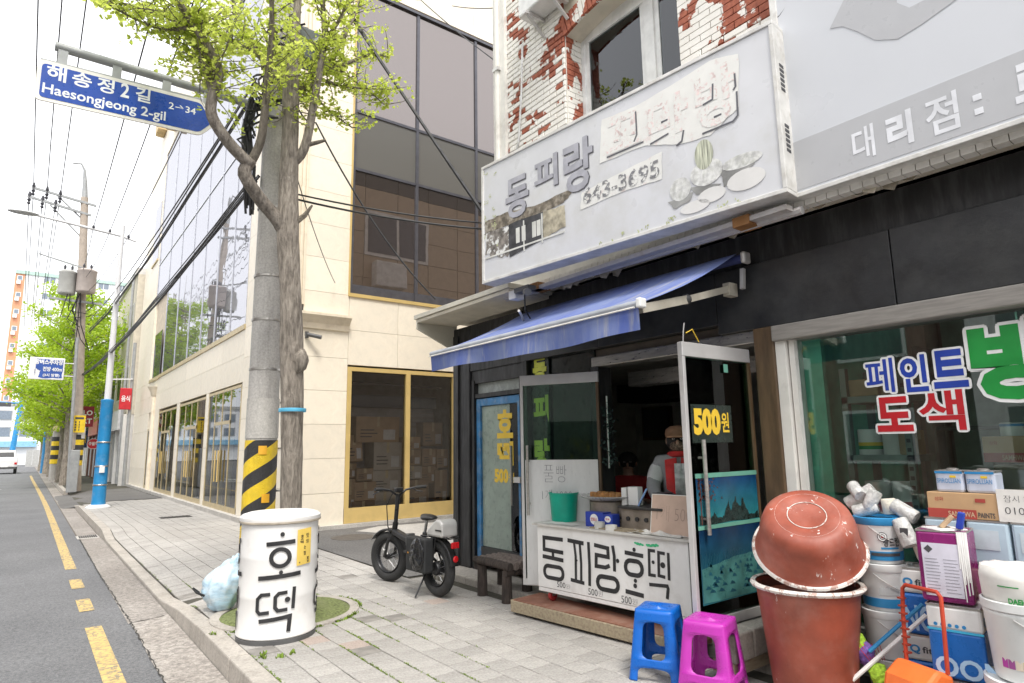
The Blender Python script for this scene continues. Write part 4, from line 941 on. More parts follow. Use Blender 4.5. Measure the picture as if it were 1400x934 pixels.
hw.obj('handwriting', M('marker_grey', (.16,.16,.18), .6), wb)
MB(PLf).tube([(.09,.84,.05),(.09,1.5,.05)], .014, 8).obj('handle', steel, dL, smooth=True)
for v in (.95,1.35): MB(PLf).tube([(.09,v,.0),(.09,v,.05)], .009, 6).obj('handle_stud', steel, dL)
# ================================================================ things in front of the shop
wht = M('white_gloss', (.80,.79,.77), .4, var=.04, dirt=(.45,.42,.37), dfac=.4, ds=5, dlo=.55, dhi=.8)
inkb = M('brush_black', (.025,.025,.027), .55, var=.3)
oldwood = M('old_plank', (.36,.29,.20), .85, var=.25, vs=4, dirt=(.22,.25,.14), dfac=.5, ds=4, bump=.4, stretch=(2,12,12))
redwood = M('red_deck', (.25,.11,.07), .8, var=.25, vs=4, dirt=(.30,.25,.2), dfac=.5, ds=4)
# deck under the counter
pf = thing('wooden_deck', 'low weathered wooden deck under the white hotteok counter', 'deck', (3.75,4.,0))
dk_ = [(3.63,4.80),(4.0,4.84),(4.0,2.95),(3.82,2.95)]
MB().prism(dk_, .095, .125).obj('deck_board', redwood, pf)
MB().bar((3.625,4.81,.07),(3.815,2.95,.07),.035,.095).obj('front_plank', oldwood, pf, bev=.005); MB().bar((3.63,4.82,.07),(4.0,4.855,.07),.03,.095).obj('side_plank', oldwood, pf)
for (x, y) in ((3.72,4.7),(3.78,3.95),(3.86,3.1)): MB().b(x,x+.1,y-.05,y+.05,0,.03).obj('foot', oldwood, pf)
# counter
CA, CB_ = Vector((3.8,4.64,0)), Vector((3.95,3.07,0)); CF = fr(CA, CB_-CA, (0,0,1)); CLN = 1.577
ct = thing('hotteok_counter', 'white wheeled counter hand-lettered with big black Korean letters', 'counter', (3.85,3.9,.125))
MB(CF).b(0,CLN,.243,.775,-.42,0).obj('body', wht, ct, bev=.004)
MB(CF).b(0.0,CLN,.205,.240,-.42,-.004).obj('base_board', wht, ct, bev=.004)
MB(CF).b(CLN,CLN+.004,.25,.77,-.40,-.02).obj('end_panel', M('dark_green_panel', (.01,.06,.035), .3), ct)
MB(CF).b(-.04,CLN+.03,.777,.797,-.46,.03).obj('top', M('worn_top', (.58,.56,.52), .5, var=.1, dirt=(.2,.18,.15), dfac=.5, ds=6), ct, bev=.003)
for (u, w_) in ((.12,-.06),(.12,-.36),(1.45,-.06),(1.45,-.36)):
    k_ = MB(CF @ Matrix.Translation((u,.175,w_)) @ Matrix.Rotation(R_(90),4,'Y')).lathe([(.045,-.015),(.05,-.01),(.05,.01),(.045,.015)], 14).obj('caster', M('caster_red', (.35,.03,.03), .5), ct, smooth=True)
    MB(CF).b(u-.02,u+.02,.17,.205,w_-.02,w_+.02).obj('caster_fork', steel, k_)
e = .003; G = MB(CF)
def st(pts, wd=.034, closed=False): MBx = MB(CF); MBx.stroke(pts, wd, e, None, closed); return MBx
def arcp(cx, cy, rx, ry, a0=0, a1=360, n=22): return [(cx+rx*math.cos(R_(a0+(a1-a0)*i/n)), cy+ry*math.sin(R_(a0+(a1-a0)*i/n))) for i in range(n+(0 if a1-a0 == 360 else 1))]
def rrect(x0, y0, x1, y1, r, n=4):
    out = []
    for (cx, cy, a) in ((x1-r,y1-r,0),(x0+r,y1-r,90),(x0+r,y0+r,180),(x1-r,y0+r,270)):
        out += [(cx+r*math.cos(R_(a+90*i/n)), cy+r*math.sin(R_(a+90*i/n))) for i in range(n+1)]
    return out
def dt(u, v, r=.017): MBx = MB(CF); MBx.disc(u, v, r, None, e+.0005); return MBx
def join(parts):
    al = MB()
    for p in parts:
        k = len(al.v); al.v += p.v; al.f += [tuple(i+k for i in f) for f in p.f]
    return al
def put(parts): join(parts).obj('letter', inkb, ct)
put([st([(.32,.675),(.085,.675),(.085,.572),(.32,.565)]), st([(.195,.572),(.195,.51)],.03), st([(.065,.51),(.32,.50)]), st(rrect(.085,.335,.31,.435,.045),.034,True)])
put([st([(.375,.678),(.56,.668)]), st([(.45,.675),(.465,.55),(.46,.36)],.026), st([(.515,.67),(.525,.5),(.52,.36)],.026), dt(.478,.52,.008), st([(.40,.352),(.555,.343)],.03), st([(.613,.685),(.618,.5),(.612,.33)],.03)])
put([st([(.675,.668),(.82,.655),(.822,.585),(.695,.59),(.69,.50),(.79,.50),(.835,.52)],.032), st([(.872,.682),(.885,.6),(.882,.48)],.03), dt(.918,.567), st(rrect(.70,.325,.912,.425,.048),.036,True)])
put([dt(1.087,.672,.016), st([(.992,.642),(1.172,.632)],.032), st(rrect(.995,.478,1.155,.585,.05),.034,True), dt(1.086,.437,.016), dt(1.082,.398,.018), st([(.985,.345),(1.16,.334)],.034)])
put([st([(1.285,.682),(1.228,.682),(1.222,.50),(1.28,.50)],.024), dt(1.262,.597,.014), st([(1.372,.672),(1.315,.675),(1.308,.505),(1.365,.50)],.024), dt(1.348,.586,.022), st([(1.402,.682),(1.398,.482)],.024), st([(1.215,.428),(1.378,.438),(1.385,.42),(1.372,.345)],.026)])
for (u0, u1, v0, v1) in ((.235,.335,.27,.316),(.595,.695,.26,.312),(.94,1.04,.252,.306)):
    MB(CF).text('500', u0, v0, u1, v1, -.005, e).obj('price', inkb, ct); MB(CF).text('원', u1+.008, v0+.004, u1+.055, v1-.006, -.02, e).obj('price', inkb, ct)
gm = MB(CF)
for k in range(26): u = 1.10+.21*rnd.random(); gm.disc(u, .728-.012*math.sin((u-1.1)*15)+jit(.006), .014, .008, e+.0003+k*1e-5, 8)
gm.obj('green_smear', M('green_smear', (.05,.50,.22), .6), ct)
# ---- on the counter
zt = .797
def at(u, w_=-.2): p = CF @ Vector((u, 0, w_)); return (p.x, p.y, zt)
bk = thing('teal_bucket', 'small teal plastic bucket on the left end of the counter', 'bucket', at(.1,-.26), None, 0)
MB().lathe([(.0,.002),(.115,.0),(.135,.25),(.142,.252),(.142,.262),(.13,.262),(.111,.01),(0,.012)], 28, caps=(False,False)).obj('shell', M('teal_plastic', (.0,.34,.23), .4), bk, smooth=True)
gp = thing('griddle', 'round griddle plate of golden cakes on the counter', 'griddle', at(.58,-.36), None, 0)
MB().lathe([(.0,.215),(.20,.215),(.285,.245),(.29,.25),(.28,.255),(.2,.232),(0,.23)], 32, caps=(False,False)).obj('plate', M('enamel_grey', (.50,.50,.48), .3, .3), gp, smooth=True)
MB().lathe([(.19,0),(.19,.2),(.17,.215)], 20, caps=(False,True)).obj('burner', M('grimy_steel', (.28,.24,.20), .5, .5, var=.3), gp, smooth=True)
cakem = M('fried_dough', (.42,.20,.06), .6, var=.35, vs=25)
for r_ in range(2):
    for i in range(8):
        x, y = jit(.008)+(-.06+.1*r_), .17-i*.047
        MB().lathe([(.0,.232),(.022,.233),(.027,.25),(.022,.275),(.0,.278)], 10, (x,y,0)).obj('cake', cakem, gp, smooth=True)
bb = thing('blue_carton', 'small blue box with round white badge on the counter', 'box', at(.50,-.10), None, math.atan2(-(CB_-CA).x,(CB_-CA).y)+math.pi)
bb.rotation_euler.z = math.atan2((CB_-CA).y, (CB_-CA).x)
MB().b(0,.2,0,.11,0,.125).obj('box', M('royal_blue', (.02,.05,.36), .4), bb, bev=.004); MB().b(.2005,.30,.0,.1,0,.115).obj('box', MATS['royal_blue'], bb, bev=.004)
bf = fr((0,-.001,0),(1,0,0),(0,0,1))
bd = MB(bf).disc(.10,.065,.045,.045,.001).obj('badge', wh_f, bb); MB(bf).text('안포스', .065,.05,.135,.08,.03,.002).obj('lettering', MATS['red_film'], bd)
bd = MB(bf).disc(.25,.075,.033,.026,.001).obj('badge', wh_f, bb); MB(bf).text('안포', .228,.067,.272,.084,.03,.002).obj('lettering', MATS['red_film'], bd)
for (u, w_, r_, h, lb, mt) in ((.70,-.05,.045,.055,'squat clear plastic tub beside the blue box',M('clear_plastic', (.55,.54,.5), .25)),(.84,-.03,.048,.042,'roll of white tape at the counter edge',M('paper_white', (.72,.70,.66), .7))):
    o = MB().lathe([(0,0),(r_,0),(r_,h),(r_*.7,h),(r_*.7,h*.8),(0,h*.8)], 18, at(u,w_), (False,False)); one(o, 'plastic_tub' if r_ < .046 else 'tape_roll', mt, lb, 'tub' if r_ < .046 else 'tape', smooth=True)
nb_ = thing('napkin_box', 'upright white card boxes beside the griddle', 'box', at(.83,-.28), None, -1.47)
MB().b(-.04,.01,-.03,.05,.16,.33).obj('card', wht, nb_); MB().b(.03,.13,-.03,.04,.16,.34).obj('card', wht, nb_); MB().b(-.05,.14,-.06,.06,.0,.16).obj('stand', MATS['grimy_steel'], nb_)
t2 = thing('hot_plate', 'dark flat hot plate on a stand behind the cardboard price card', 'hot plate', at(1.08,-.28), None, -1.47)
MB().b(-.24,.2,-.16,.16,.17,.19).obj('plate', M('griddle_iron', (.03,.028,.026), .5), t2, bev=.005); MB().b(-.22,.18,-.13,.13,0,.165).obj('stand', MATS['grimy_steel'], t2)
for i in range(4): MB().lathe([(.018,0),(.018,.012)], 10).obj('knob', inkb, t2).matrix_local = Matrix.Translation((-.15+.09*i,-.132,.09)) @ Matrix.Rotation(R_(90),4,'X')
MB().bar((-.1,-.05,.19),(-.03,-.02,.33),.045,.012).obj('spatula', M('pale_blue_plastic', (.20,.34,.62), .4), t2)
MB().b(.02,.14,-.02,.1,.19,.30).obj('pan', M('pan_dark', (.06,.065,.08), .4, .4), t2)
cbm = M('pink_cardboard', (.55,.40,.32), .85, var=.08)
pc = thing('price_card', 'cardboard price card with handwriting propped on the counter', 'card', at(1.36,-.08), None, 0)
PCM = CF @ Matrix.Translation((1.18,zt,-.10)) @ Matrix.Rotation(R_(-10),4,'X')
MBp = MB(Matrix.Translation(-Vector(at(1.36,-.08))) @ PCM); MBp.b(0,.37,.0,.30,-.004,0).obj('card', cbm, pc)
MBp = MB(Matrix.Translation(-Vector(at(1.36,-.08))) @ PCM); MBp.b(-.006,.0,.0,.306,-.006,.002).obj('card_edge', wpaint, pc); MB(MBp.M).b(0,.37,.30,.306,-.006,.002).obj('card_edge', wpaint, pc)
MB(MBp.M).text('1개 500', .05,.10,.36,.22,-.03,.002).obj('handwriting', M('pencil', (.30,.22,.19), .8), pc)
pp = MB(CF)
for (u0, v0, u1, v1, lb) in ((.05,-.16,.42,-.02,'white paper sheet lying on the left of the counter'),(1.0,-.18,1.52,.01,'crumpled white paper along the right edge of the counter')):
    g_ = MB(CF); nn = 8
    f = lambda a,b_: (u0+(u1-u0)*a/nn, zt+.003+.02*max(0,noise.noise(Vector((a*.9+u0*9,b_*.8,0))))*(2.2 if u0 > .5 else .25), v0+(v1-v0)*b_/nn)
    for a in range(nn):
        for b_ in range(nn): g_.quad(f(a,b_),f(a,b_+1),f(a+1,b_+1),f(a+1,b_))
    one(g_, 'paper_sheet', lab_w, lb, 'paper')
one(MB(CF).b(.62,1.12,zt,zt+.012,-.16,-.01), 'serving_board', oldwood, 'flat wooden board lying at the middle of the counter', 'board')
for (u, w_, s_, lb, mt) in ((.74,-.30,.09,'crumpled dark plastic bag behind the clear tub',M('dark_bag', (.05,.05,.055), .35, var=.5)),(.92,-.27,.07,'crumpled grey plastic bag under the white card boxes',M('grey_bag', (.30,.29,.28), .35, var=.4))):
    g_ = MB(); g_.ball((0,0,0), 1, 14, 10); p0 = Vector(at(u,w_))
    g_.v = [p0+Vector((v.x*s_,v.y*s_*1.2,max(0,(v.z+.9)*s_*.8)))*(1+.35*noise.noise(v*2.7+Vector((u*9,0,0)))) if False else p0+Vector((v.x*s_*(1+.4*noise.noise(v*3)),v.y*s_*1.3*(1+.4*noise.noise(v*3.3)),max(.0,(v.z+.85)*s_*.8*(1+.3*noise.noise(v*4))))) for v in g_.v]
    one(g_, 'plastic_bag', mt, lb, 'bag')
# ---------------------------------------------------------------- painted drum with lid
DR = Vector((1.76,5.56,0)); RD, HD = .305, .985
db = thing('white_drum', 'white painted steel drum lettered in black brushwork at the kerb', 'drum', tuple(DR))
dl = Matrix.Translation(DR)
drm = M('drum_white', (.76,.75,.73), .45, var=.04, vs=3, dirt=(.50,.45,.38), dfac=.4, ds=4, dlo=.55, dhi=.8, bump=.08, bs=8)
MB(dl).lathe([(RD-.005,.035),(RD+.006,.045),(RD+.006,.06),(RD,.07),(RD,.33),(RD+.003,.345),(RD,.36),(RD,.63),(RD+.003,.645),(RD,.66),(RD,.935)], 40, caps=(True,False)).obj('shell', drm, db, smooth=True)
MB(dl).lathe([(RD-.02,0),(RD+.004,.0),(RD+.006,.03),(RD-.01,.036)], 40, caps=(True,False)).obj('base_ring', M('dark_rim', (.10,.10,.10), .6), db, smooth=True)
ld = MB(dl).lathe([(RD+.012,.915),(RD+.018,.93),(RD+.016,.955),(RD-.005,.972),(RD-.05,.985),(.12,.978),(0,.975)], 40, caps=(False,False)); ld.obj('lid', drm, db, smooth=True)
MB(dl).lathe([(RD+.003,.905),(RD+.02,.912),(RD+.02,.925),(RD+.003,.93)], 40, caps=(False,False)).obj('lid_band', M('rusty_band', (.42,.37,.30), .6, .2, var=.3), db, smooth=True)
phi0 = math.atan2(-DR.y, -DR.x)
def cyl(a0, k=1.0):
    def f(x, y):      # x: drawing units right of the letter axis, y: drawing units down
        ph = phi0+a0+x*k/2.745*.0057/RD; r_ = RD+.009; z = .96-(y-395)/2.745*.0055*1.02
        return (DR.x+r_*math.cos(ph), DR.y+r_*math.sin(ph), z)
    return f
def subd(pts, n=5): return [(a[0]+(b_[0]-a[0])*k/n, a[1]+(b_[1]-a[1])*k/n) for a, b_ in zip(pts[:-1], pts[1:]) for k in range(n)]+[pts[-1]]
def drum_letters(a0):
    f = cyl(a0)
    L1 = MB(); L1.disc(4,458,8,9,0,14,f); L1.stroke(subd([(-52,494),(52,487)]),16,0,f); L1.stroke(arcp(0,545,33,32),15,0,f,True); L1.disc(4,600,7,8,0,14,f); L1.stroke(subd([(-77,620),(78,609)]),16,0,f)
    L1.obj('letter', inkb, db)
    L2 = MB()
    L2.stroke(subd([(-30,678),(-62,680),(-76,695),(-76,738),(-66,748),(-32,744)],3),13,0,f); L2.stroke(subd([(30,675),(0,677),(-12,690),(-12,728),(-2,740),(32,738)],3),13,0,f)
    L2.disc(31,702,10,10,0,14,f); L2.stroke(subd([(55,658),(52,738)]),13,0,f); L2.stroke(subd([(-68,776),(42,764),(38,820)],4),15,0,f)
    L2.obj('letter', inkb, db)
for a in (.03, 1.66, -1.62, 3.2): drum_letters(a)
f = cyl(.03); stk = MB()
for i in range(6): stk.quad(f(60+i*10.5,446-i*.8), f(60+i*10.5,583-i*.8), f(60+(i+1)*10.5,583-(i+1)*.8), f(60+(i+1)*10.5,446-(i+1)*.8))
sk = stk.obj('notice_sticker', M('yellow_sticker', (.78,.56,.12), .5, var=.1), db)
f9 = lambda x,y: tuple(Vector(f(x,y))+Vector((math.cos(phi0),math.sin(phi0),0))*.002)
tx = MB()
for (s_, x0, y0, x1, y1) in (('호',74,485,86,466),('떡',72,500,86,488),('맛',98,480,112,462),('있',98,500,112,486),('는',88,522,98,508),('집',88,545,98,530),('★',68,575,76,566),('집',104,574,114,552)): tx.text(s_, x0, y0, x1, y1, .02, 0, f9)
tx.obj('print', inkb, sk)
# blue rubbish bag
bg_ = MB(); bg_.ball((0,0,0),1,26,20); P0 = Vector((1.61,6.72,0)); out = []
for v in bg_.v:
    q = v.copy(); a = math.atan2(q.y,q.x); w1 = 1+.10*math.sin(7*a+3*q.z)+.22*noise.noise(q*2.4)+.10*noise.noise(q*6); top = max(0,(q.z-.25))
    out.append(P0+Vector((q.x*.165*w1*(1-.55*top)+.10*top, q.y*.17*w1*(1-.55*top), max(.0,(q.z*.95+.88)*.255*(1+.10*noise.noise(q*3)))) ))
bg_.v = out
tbm = M('blue_bag_film', (.44,.62,.75), .3, var=.18, vs=9, dirt=(.66,.76,.82), dfac=.8, ds=6, dlo=.45, dhi=.6, stretch=(1,1,2.5))
tb = thing('rubbish_bag', 'knotted pale blue rubbish bag leaning behind the white drum', 'bag', tuple(P0)); bg_.obj('film', tbm, tb, smooth='all')
MB().tube([P0+Vector(q) for q in ((-.17,-.02,.16),(-.24,-.05,.2),(-.27,-.04,.24),(-.21,0,.19))], .011, 6).obj('strap', inkb, tb); MB().tube([P0+Vector((.08,0,.40)),P0+Vector((.13,.02,.50))], [.05,.015], 8).obj('knot', tbm, tb)
# ---------------------------------------------------------------- plastic stools
def stool(name, label, loc, rz, mat):
    t = thing(name, label, 'stool', loc, 'plastic stools by the counter', rz)
    H, at_, ab = .44, .135, .185
    def half(z): return ab+(at_-ab)*z/H
    def win(tz):
        z = tz*H
        if .14 < z < .365:
            q = min(z-.14, .365-z, .05)/.05; return .52*(.55+.45*math.sqrt(max(0,1-(1-q)**2)))
        if z < .085: q = min(1,(.085-z)/.03); return .66*(.6+.4*math.sqrt(max(0,1-(1-q)**2)))
        return 0
    lv = sorted(set([0,.1/.44*.2]+[i/44 for i in range(45)]+[.14/H+1e-4,.365/H-1e-4,.085/H-1e-4])); sides = MB()
    for k in range(4):
        Rk = Matrix.Rotation(k*math.pi/2, 4, 'Z'); sides.M = Rk
        for z0_, z1_ in zip(lv[:-1], lv[1:]):
            a, b_ = win(z0_+1e-5), win(z1_-1e-5); h0, h1 = half(z0_*H), half(z1_*H); rc = .93
            if a == 0 and b_ == 0:
                for (s0, s1) in ((-rc,-.4),(-.4,.4),(.4,rc)): sides.quad((h0*s0,-h0,z0_*H),(h0*s1,-h0,z0_*H),(h1*s1,-h1,z1_*H),(h1*s0,-h1,z1_*H))
            else:
                for sg_ in (1,-1):
                    p = [(sg_*h0*a,-h0,z0_*H),(sg_*h0*rc,-h0,z0_*H),(sg_*h1*rc,-h1,z1_*H),(sg_*h1*b_,-h1,z1_*H)]; sides.quad(*(p if sg_ > 0 else p[::-1]))
            sides.quad((h0*rc,-h0,z0_*H),(h0,-h0*rc,z0_*H),(h1,-h1*rc,z1_*H),(h1*rc,-h1,z1_*H))
    sides.M = I4
    o = sides.obj('legs', mat, t, smooth=True); md = o.modifiers.new('wall','SOLIDIFY'); md.thickness = .009; md.offset = -1
    o.modifiers.new('weld','WELD').merge_threshold = .0005
    o.modifiers.move(1, 0)
    a = at_*.985; c = at_*.90; z = H
    oc = lambda s_, zz: [(s_*.90,-s_,zz),(s_,-s_*.90,zz),(s_,s_*.90,zz),(s_*.90,s_,zz),(-s_*.90,s_,zz),(-s_,s_*.90,zz),(-s_,-s_*.90,zz),(-s_*.90,-s_,zz)]
    se = MB(); L = [oc(at_+.003,z-.03),oc(at_+.003,z-.008),oc(at_-.006,z+.002),oc(at_-.03,z+.004)]
    vs_ = [p for l in L for p in l]; se.add(vs_, [(i*8+j,i*8+(j+1)%8,(i+1)*8+(j+1)%8,(i+1)*8+j) for i in range(3) for j in range(8)]+[tuple(range(24,32))])
    s_ = se.obj('seat', mat, t, smooth=True)
    for i in range(5): MB().torus(.018+.018*i,.0022,24,5,(0,0,0)).obj('seat_ridge', mat, s_).matrix_local = Matrix.Translation((0,0,z+.004)) @ Matrix.Rotation(R_(90),4,'X')
    return t
stool('plastic_stool', 'bright blue plastic stool standing by the counter', (3.44,2.95,0), .42, M('blue_plastic', (.005,.12,.50), .3, var=.06)).scale = (.9,.9,.97)
stool('plastic_stool', 'magenta plastic stool in front of the blue stool', (3.46,2.56,0), .30, M('magenta_plastic', (.46,.035,.38), .3, var=.06)).scale = (.92,.92,.97)
# log bench
lb_ = thing('log_bench', 'small dark rustic log bench beside the side door', 'bench', (3.95,5.4,0)); logm = mat_bark('dark_log', (.03,.025,.022), (.12,.09,.075)); logt = mat_bark('worn_log', (.13,.10,.085), (.30,.25,.22))
for i in range(5): MB().tube([(3.80+i*.075,5.66,.345+jit(.006)),(3.80+i*.075,5.4,.352),(3.80+i*.075,5.06,.345)], [.038,.042,.038], 10).obj('seat_log', logt if i else logm, lb_, smooth=True)
MB().tube([(3.78,5.62,.285),(4.12,5.62,.285)], .035, 9).obj('cross_log', logm, lb_); MB().tube([(3.78,5.12,.285),(4.12,5.12,.285)], .035, 9).obj('cross_log', logm, lb_)
for (x, y) in ((3.83,5.58),(4.08,5.58),(3.83,5.16),(4.08,5.16)): MB().tube([(x,y,0),(x,y,.30)], [.055,.05], 10).obj('leg', logm, lb_, smooth=True)
# concrete blocks under the right door
bs_ = thing('block_step', 'row of hollow concrete blocks on a plank below the glass door', 'step', (3.95,2.56,0))
blm = mat_concrete('cinder_block', (.36,.33,.29), (.46,.43,.38), (.2,.17,.13), .35)
MB().b(3.60,4.25,2.50,2.66,.07,.14).obj('plank', oldwood, bs_)
for x in (3.66,4.15): MB().b(x,x+.08,2.52,2.64,0,.07).obj('foot', blm, bs_)
for i in range(3): MB().b(3.60+i*.215,3.805+i*.215,2.49+jit(.01),2.63,.142,.31+jit(.008)).obj('block', blm, bs_, bev=.012)
# ---------------------------------------------------------------- rust-red tub with upturned basin on it
rust = mat_splat('rust_plastic', (.33,.078,.045), (.74,.68,.64), .655, .5, 15); rimm = mat_splat('rim_plastic', (.45,.30,.25), (.72,.68,.63), .47, .55, 22)
tu = thing('rust_tub', 'tall rust-red plastic tub spattered with white paint', 'tub', (3.80,2.10,0), None, 0)
MB().lathe([(.215,0),(.222,.02),(.285,.62),(.305,.655),(.29,.655),(.21,.03),(0,.03)], 40, caps=(True,False)).obj('shell', rust, tu, smooth=True)
MB().lathe([(.288,.636),(.312,.640),(.320,.654),(.312,.668),(.288,.664)], 40, caps=(False,False)).obj('rim', rimm, tu, smooth=True)
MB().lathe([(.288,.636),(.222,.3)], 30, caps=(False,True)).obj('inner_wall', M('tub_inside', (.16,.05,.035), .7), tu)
MB().lathe([(.245,.45),(.245,.60)], 30, caps=(False,True)).obj('inner_tub', rust, tu, smooth=True)
ba = thing('rust_basin', 'wide rust-red basin lying upside down on top of the tub', 'basin', (3.74,2.05,.90), None, 0)
ba.matrix_world = Matrix.Translation((3.775,2.05,.948)) @ Matrix.Rotation(R_(38), 4, Vector((.5,-.866,0))) @ Matrix.Scale(.92,4)
MB().lathe([(.335,-.11),(.315,-.085),(.285,.08),(.265,.135),(.235,.165),(.20,.172),(.125,.169),(.115,.165),(0,.165)], 44, caps=(False,False)).obj('shell', rust, ba, smooth=True)
MB().lathe([(.315,-.105),(.345,-.108),(.353,-.12),(.343,-.132),(.315,-.128)], 44, caps=(False,False)).obj('rim', rimm, ba, smooth=True)
for r_ in (.115,.19): MB().torus(r_,.003,40,5).obj('base_ridge', rimm, ba).matrix_local = Matrix.Translation((0,0,.169)) @ Matrix.Rotation(R_(90),4,'X')
# ---------------------------------------------------------------- paint pails and tins
pailw = M('pail_white', (.74,.75,.74), .4, var=.05, vs=4, dirt=(.45,.47,.46), dfac=.5, ds=5); pailb = M('pail_blue', (.03,.24,.50), .4, var=.08)
def pail(loc, r, h, label, lid=None, band=None, dec=True, rz=0, wide=False):
    t = thing('paint_pail', label, 'pail', loc, 'paint pails', rz)
    MB().lathe([(r*.88,0),(r*.9,.01),(r,h*.80),(r*1.02,h*.82),(r*1.02,h*.86),(r,h*.87),(r*1.01,h-.02)], 30, caps=(True,True)).obj('shell', pailw, t, smooth=True)
    l = MB().lathe([(r*1.03,h-.045),(r*1.06,h-.04),(r*1.06,h-.004),(r*1.0,h),(r*.98,h-.012),(0,h-.014)], 30, caps=(False,False)).obj('lid', lid or pailw, t, smooth=True)
    if band: MB().lathe([(r*.915,.02),(r*.93,.02),(r*.945,.07),(r*.93,.07)], 30, caps=(False,False)).obj('band', band, t, smooth=True)
    a = [(1.03*r*math.cos(R_(q)), -1.03*r*abs(math.sin(R_(q))) , h*.8-.10*math.sin(R_(q))) for q in range(0,181,15)]
    MB().tube(a, .003, 5).obj('handle', alu, t)
    return t
def facing(loc): return math.atan2(-loc[1], -loc[0])
def wrap(t, r, s_, a0, z0, z1, wd, mat, bold=.03, rk=1.0, name='lettering'):
    ph = facing(t.location)-t.rotation_euler.z
    MB().text(s_, -wd/2, z0, wd/2, z1, bold, 0, lambda x,y: ((r+.003)*math.cos(ph+a0+x/r), (r+.003)*math.sin(ph+a0+x/r), y)).obj(name, mat, t)
def wrapquad(t, r, a0, z0, z1, wd, mat, dr=.002, name='label_print'):
    ph = facing(t.location)-t.rotation_euler.z; g_ = MB(); n = 8
    for i in range(n):
        q = [(-wd/2+wd*k/n) for k in (i,i+1)]; g_.quad(*[((r+dr)*math.cos(ph+a0+x/r),(r+dr)*math.sin(ph+a0+x/r),z) for x,z in ((q[0],z0),(q[1],z0),(q[1],z1),(q[0],z1))])
    g_.obj(name, mat, t)
PX = (4.12,1.80)
labs = ['white paint pail at the bottom of the stack behind the rust tub','white paint pail second from the bottom behind the rust tub','white paint pail with blue band below the topmost pail','topmost white paint pail with blue lid and red target print']
for i in range(4):
    p = pail((PX[0]+jit(.006),PX[1]+jit(.006),i*.262), .125, .262, labs[i], pailb if i in (3,) else None, pailb if i in (2,3) else None)
    if i == 3:
        for (r_, mt, d) in ((.026,inkd,.0026),(.022,pailw,.003),(.015,inkd,.0034),(.011,pailw,.0038),(.007,M('red_film', (.50,.012,.02), .4),.0042)):
            ph = facing(p.location); MB().disc(0,.155,r_,None,0,18,lambda x,y: ((.122+d)*math.cos(ph+.12+x/.122),(.122+d)*math.sin(ph+.12+x/.122),y)).obj('target_print', mt, p)
        wrap(p, .121, '광드림', .5, .10, .15, .09, inkd); wrapquad(p, .118, .45, .085, .095, .10, pailb); wrapquad(p, .117, .25, .045, .062, .16, inkd)
    elif i == 2: wrapquad(p, .118, .2, .09, .17, .10, M('label_grey', (.48,.49,.49), .6))
# square tins
def tin(loc, rz, s_, h, label, body, top=None, cut=None, name='paint_tin', cat='tin'):
    t = thing(name, label, cat, loc, 'square paint tins', rz)
    MB().b(-s_/2,s_/2,-s_/2,s_/2,0,h if not top else h*cut).obj('body', body, t, bev=.015)
    if top: MB().b(-s_/2,s_/2,-s_/2,s_/2,h*cut+.001,h).obj('upper_body', top, t, bev=.015)
    r_ = MB(); q = s_/2-.003
    for a, b_ in (((-q,-q),(q,-q)),((q,-q),(q,q)),((q,q),(-q,q)),((-q,q),(-q,-q))): r_.bar((*a,h),(*b_,h),.006,.008)
    r_.obj('rim', steel, t); MB().lathe([(.03,h),(.03,h+.012),(.02,h+.016)], 14).obj('cap', steel, t)
    return t
def front(s_): return fr((-s_/2-.002,0,0), (0,-1,0), (0,0,1))
tblue = M('tin_blue', (.012,.14,.50), .3, .1, var=.12, vs=5, dirt=(.5,.6,.7), dfac=.35, ds=10, dlo=.6, dhi=.72); twhite = M('tin_white', (.70,.70,.69), .4, var=.05, dirt=(.45,.42,.4), dfac=.4, ds=8); cyan = M('cyan_print', (.05,.42,.66), .4); paleb = M('pale_blue_print', (.42,.62,.84), .4); orng = M('orange_print', (.78,.36,.03), .4); qblue = M('q_blue', (.02,.22,.50), .4)
for (z, lb) in ((.055,'blue and white paint tin low behind the orange dustpan'),(.415,'blue and white paint tin with round blue mark behind the dustpan handle')):
    t = tin((4.20,1.63,z), .22, .22, .355, lb, tblue, twhite, .62)
    F = front(.22); MB(F).text('Q', -.07,.255,-.02,.305,.04,.0).obj('lettering', qblue, t); MB(F).text('fit', -.01,.265,.04,.30,.02,.0).obj('lettering', inkd, t); MB(F).text('NOS', -.08,.02,.12,.16,.02,.0).obj('lettering', paleb, t)
MB().b(4.08,4.31,1.52,1.75,0,.054).obj('crate_base', oldwood, None); tag(bpy.data.objects['crate_base'], 'flat plank piece under the blue and white tins', 'plank')
T1 = (3.88,1.345)
t = tin((*T1,.0), .16, .235, .31, 'orange and white paint tin at the bottom of the near stack', tblue, twhite, .55)
F = front(.235); MB(F).b(-.118,.118,.245,.275,0,.002).obj('band', orng, t); MB(F).b(-.118,.118,.175,.20,0,.002).obj('band', orng, t)
for i in range(5): MB(F).disc(-.07+.035*i,.222,.010,None,.001,10).obj('icon_print', [orng,qblue,orng,qblue,qblue][i], t)
t = tin((*T1,.322), .15, .235, .345, 'dented blue and white paint tin in the middle of the near stack', tblue, twhite, .66)
MB(F).b(-.118,.118,.225,.236,0,.002).obj('band', cyan, t)
for i in range(5): MB(F).disc(-.08+.03*i,.255,.009,None,.001,10).obj('icon_print', qblue, t)
MB(F).text('OON', -.10,.01,.19,.105,.03,.001).obj('lettering', paleb, t); MB(fr((0,-.1195,0),(1,0,0),(0,0,1))).text('Q', -.09,.255,-.05,.305,.04,.0).obj('lettering', qblue, t)
mag = M('tin_magenta', (.24,.015,.14), .3, .2, var=.2, vs=6)
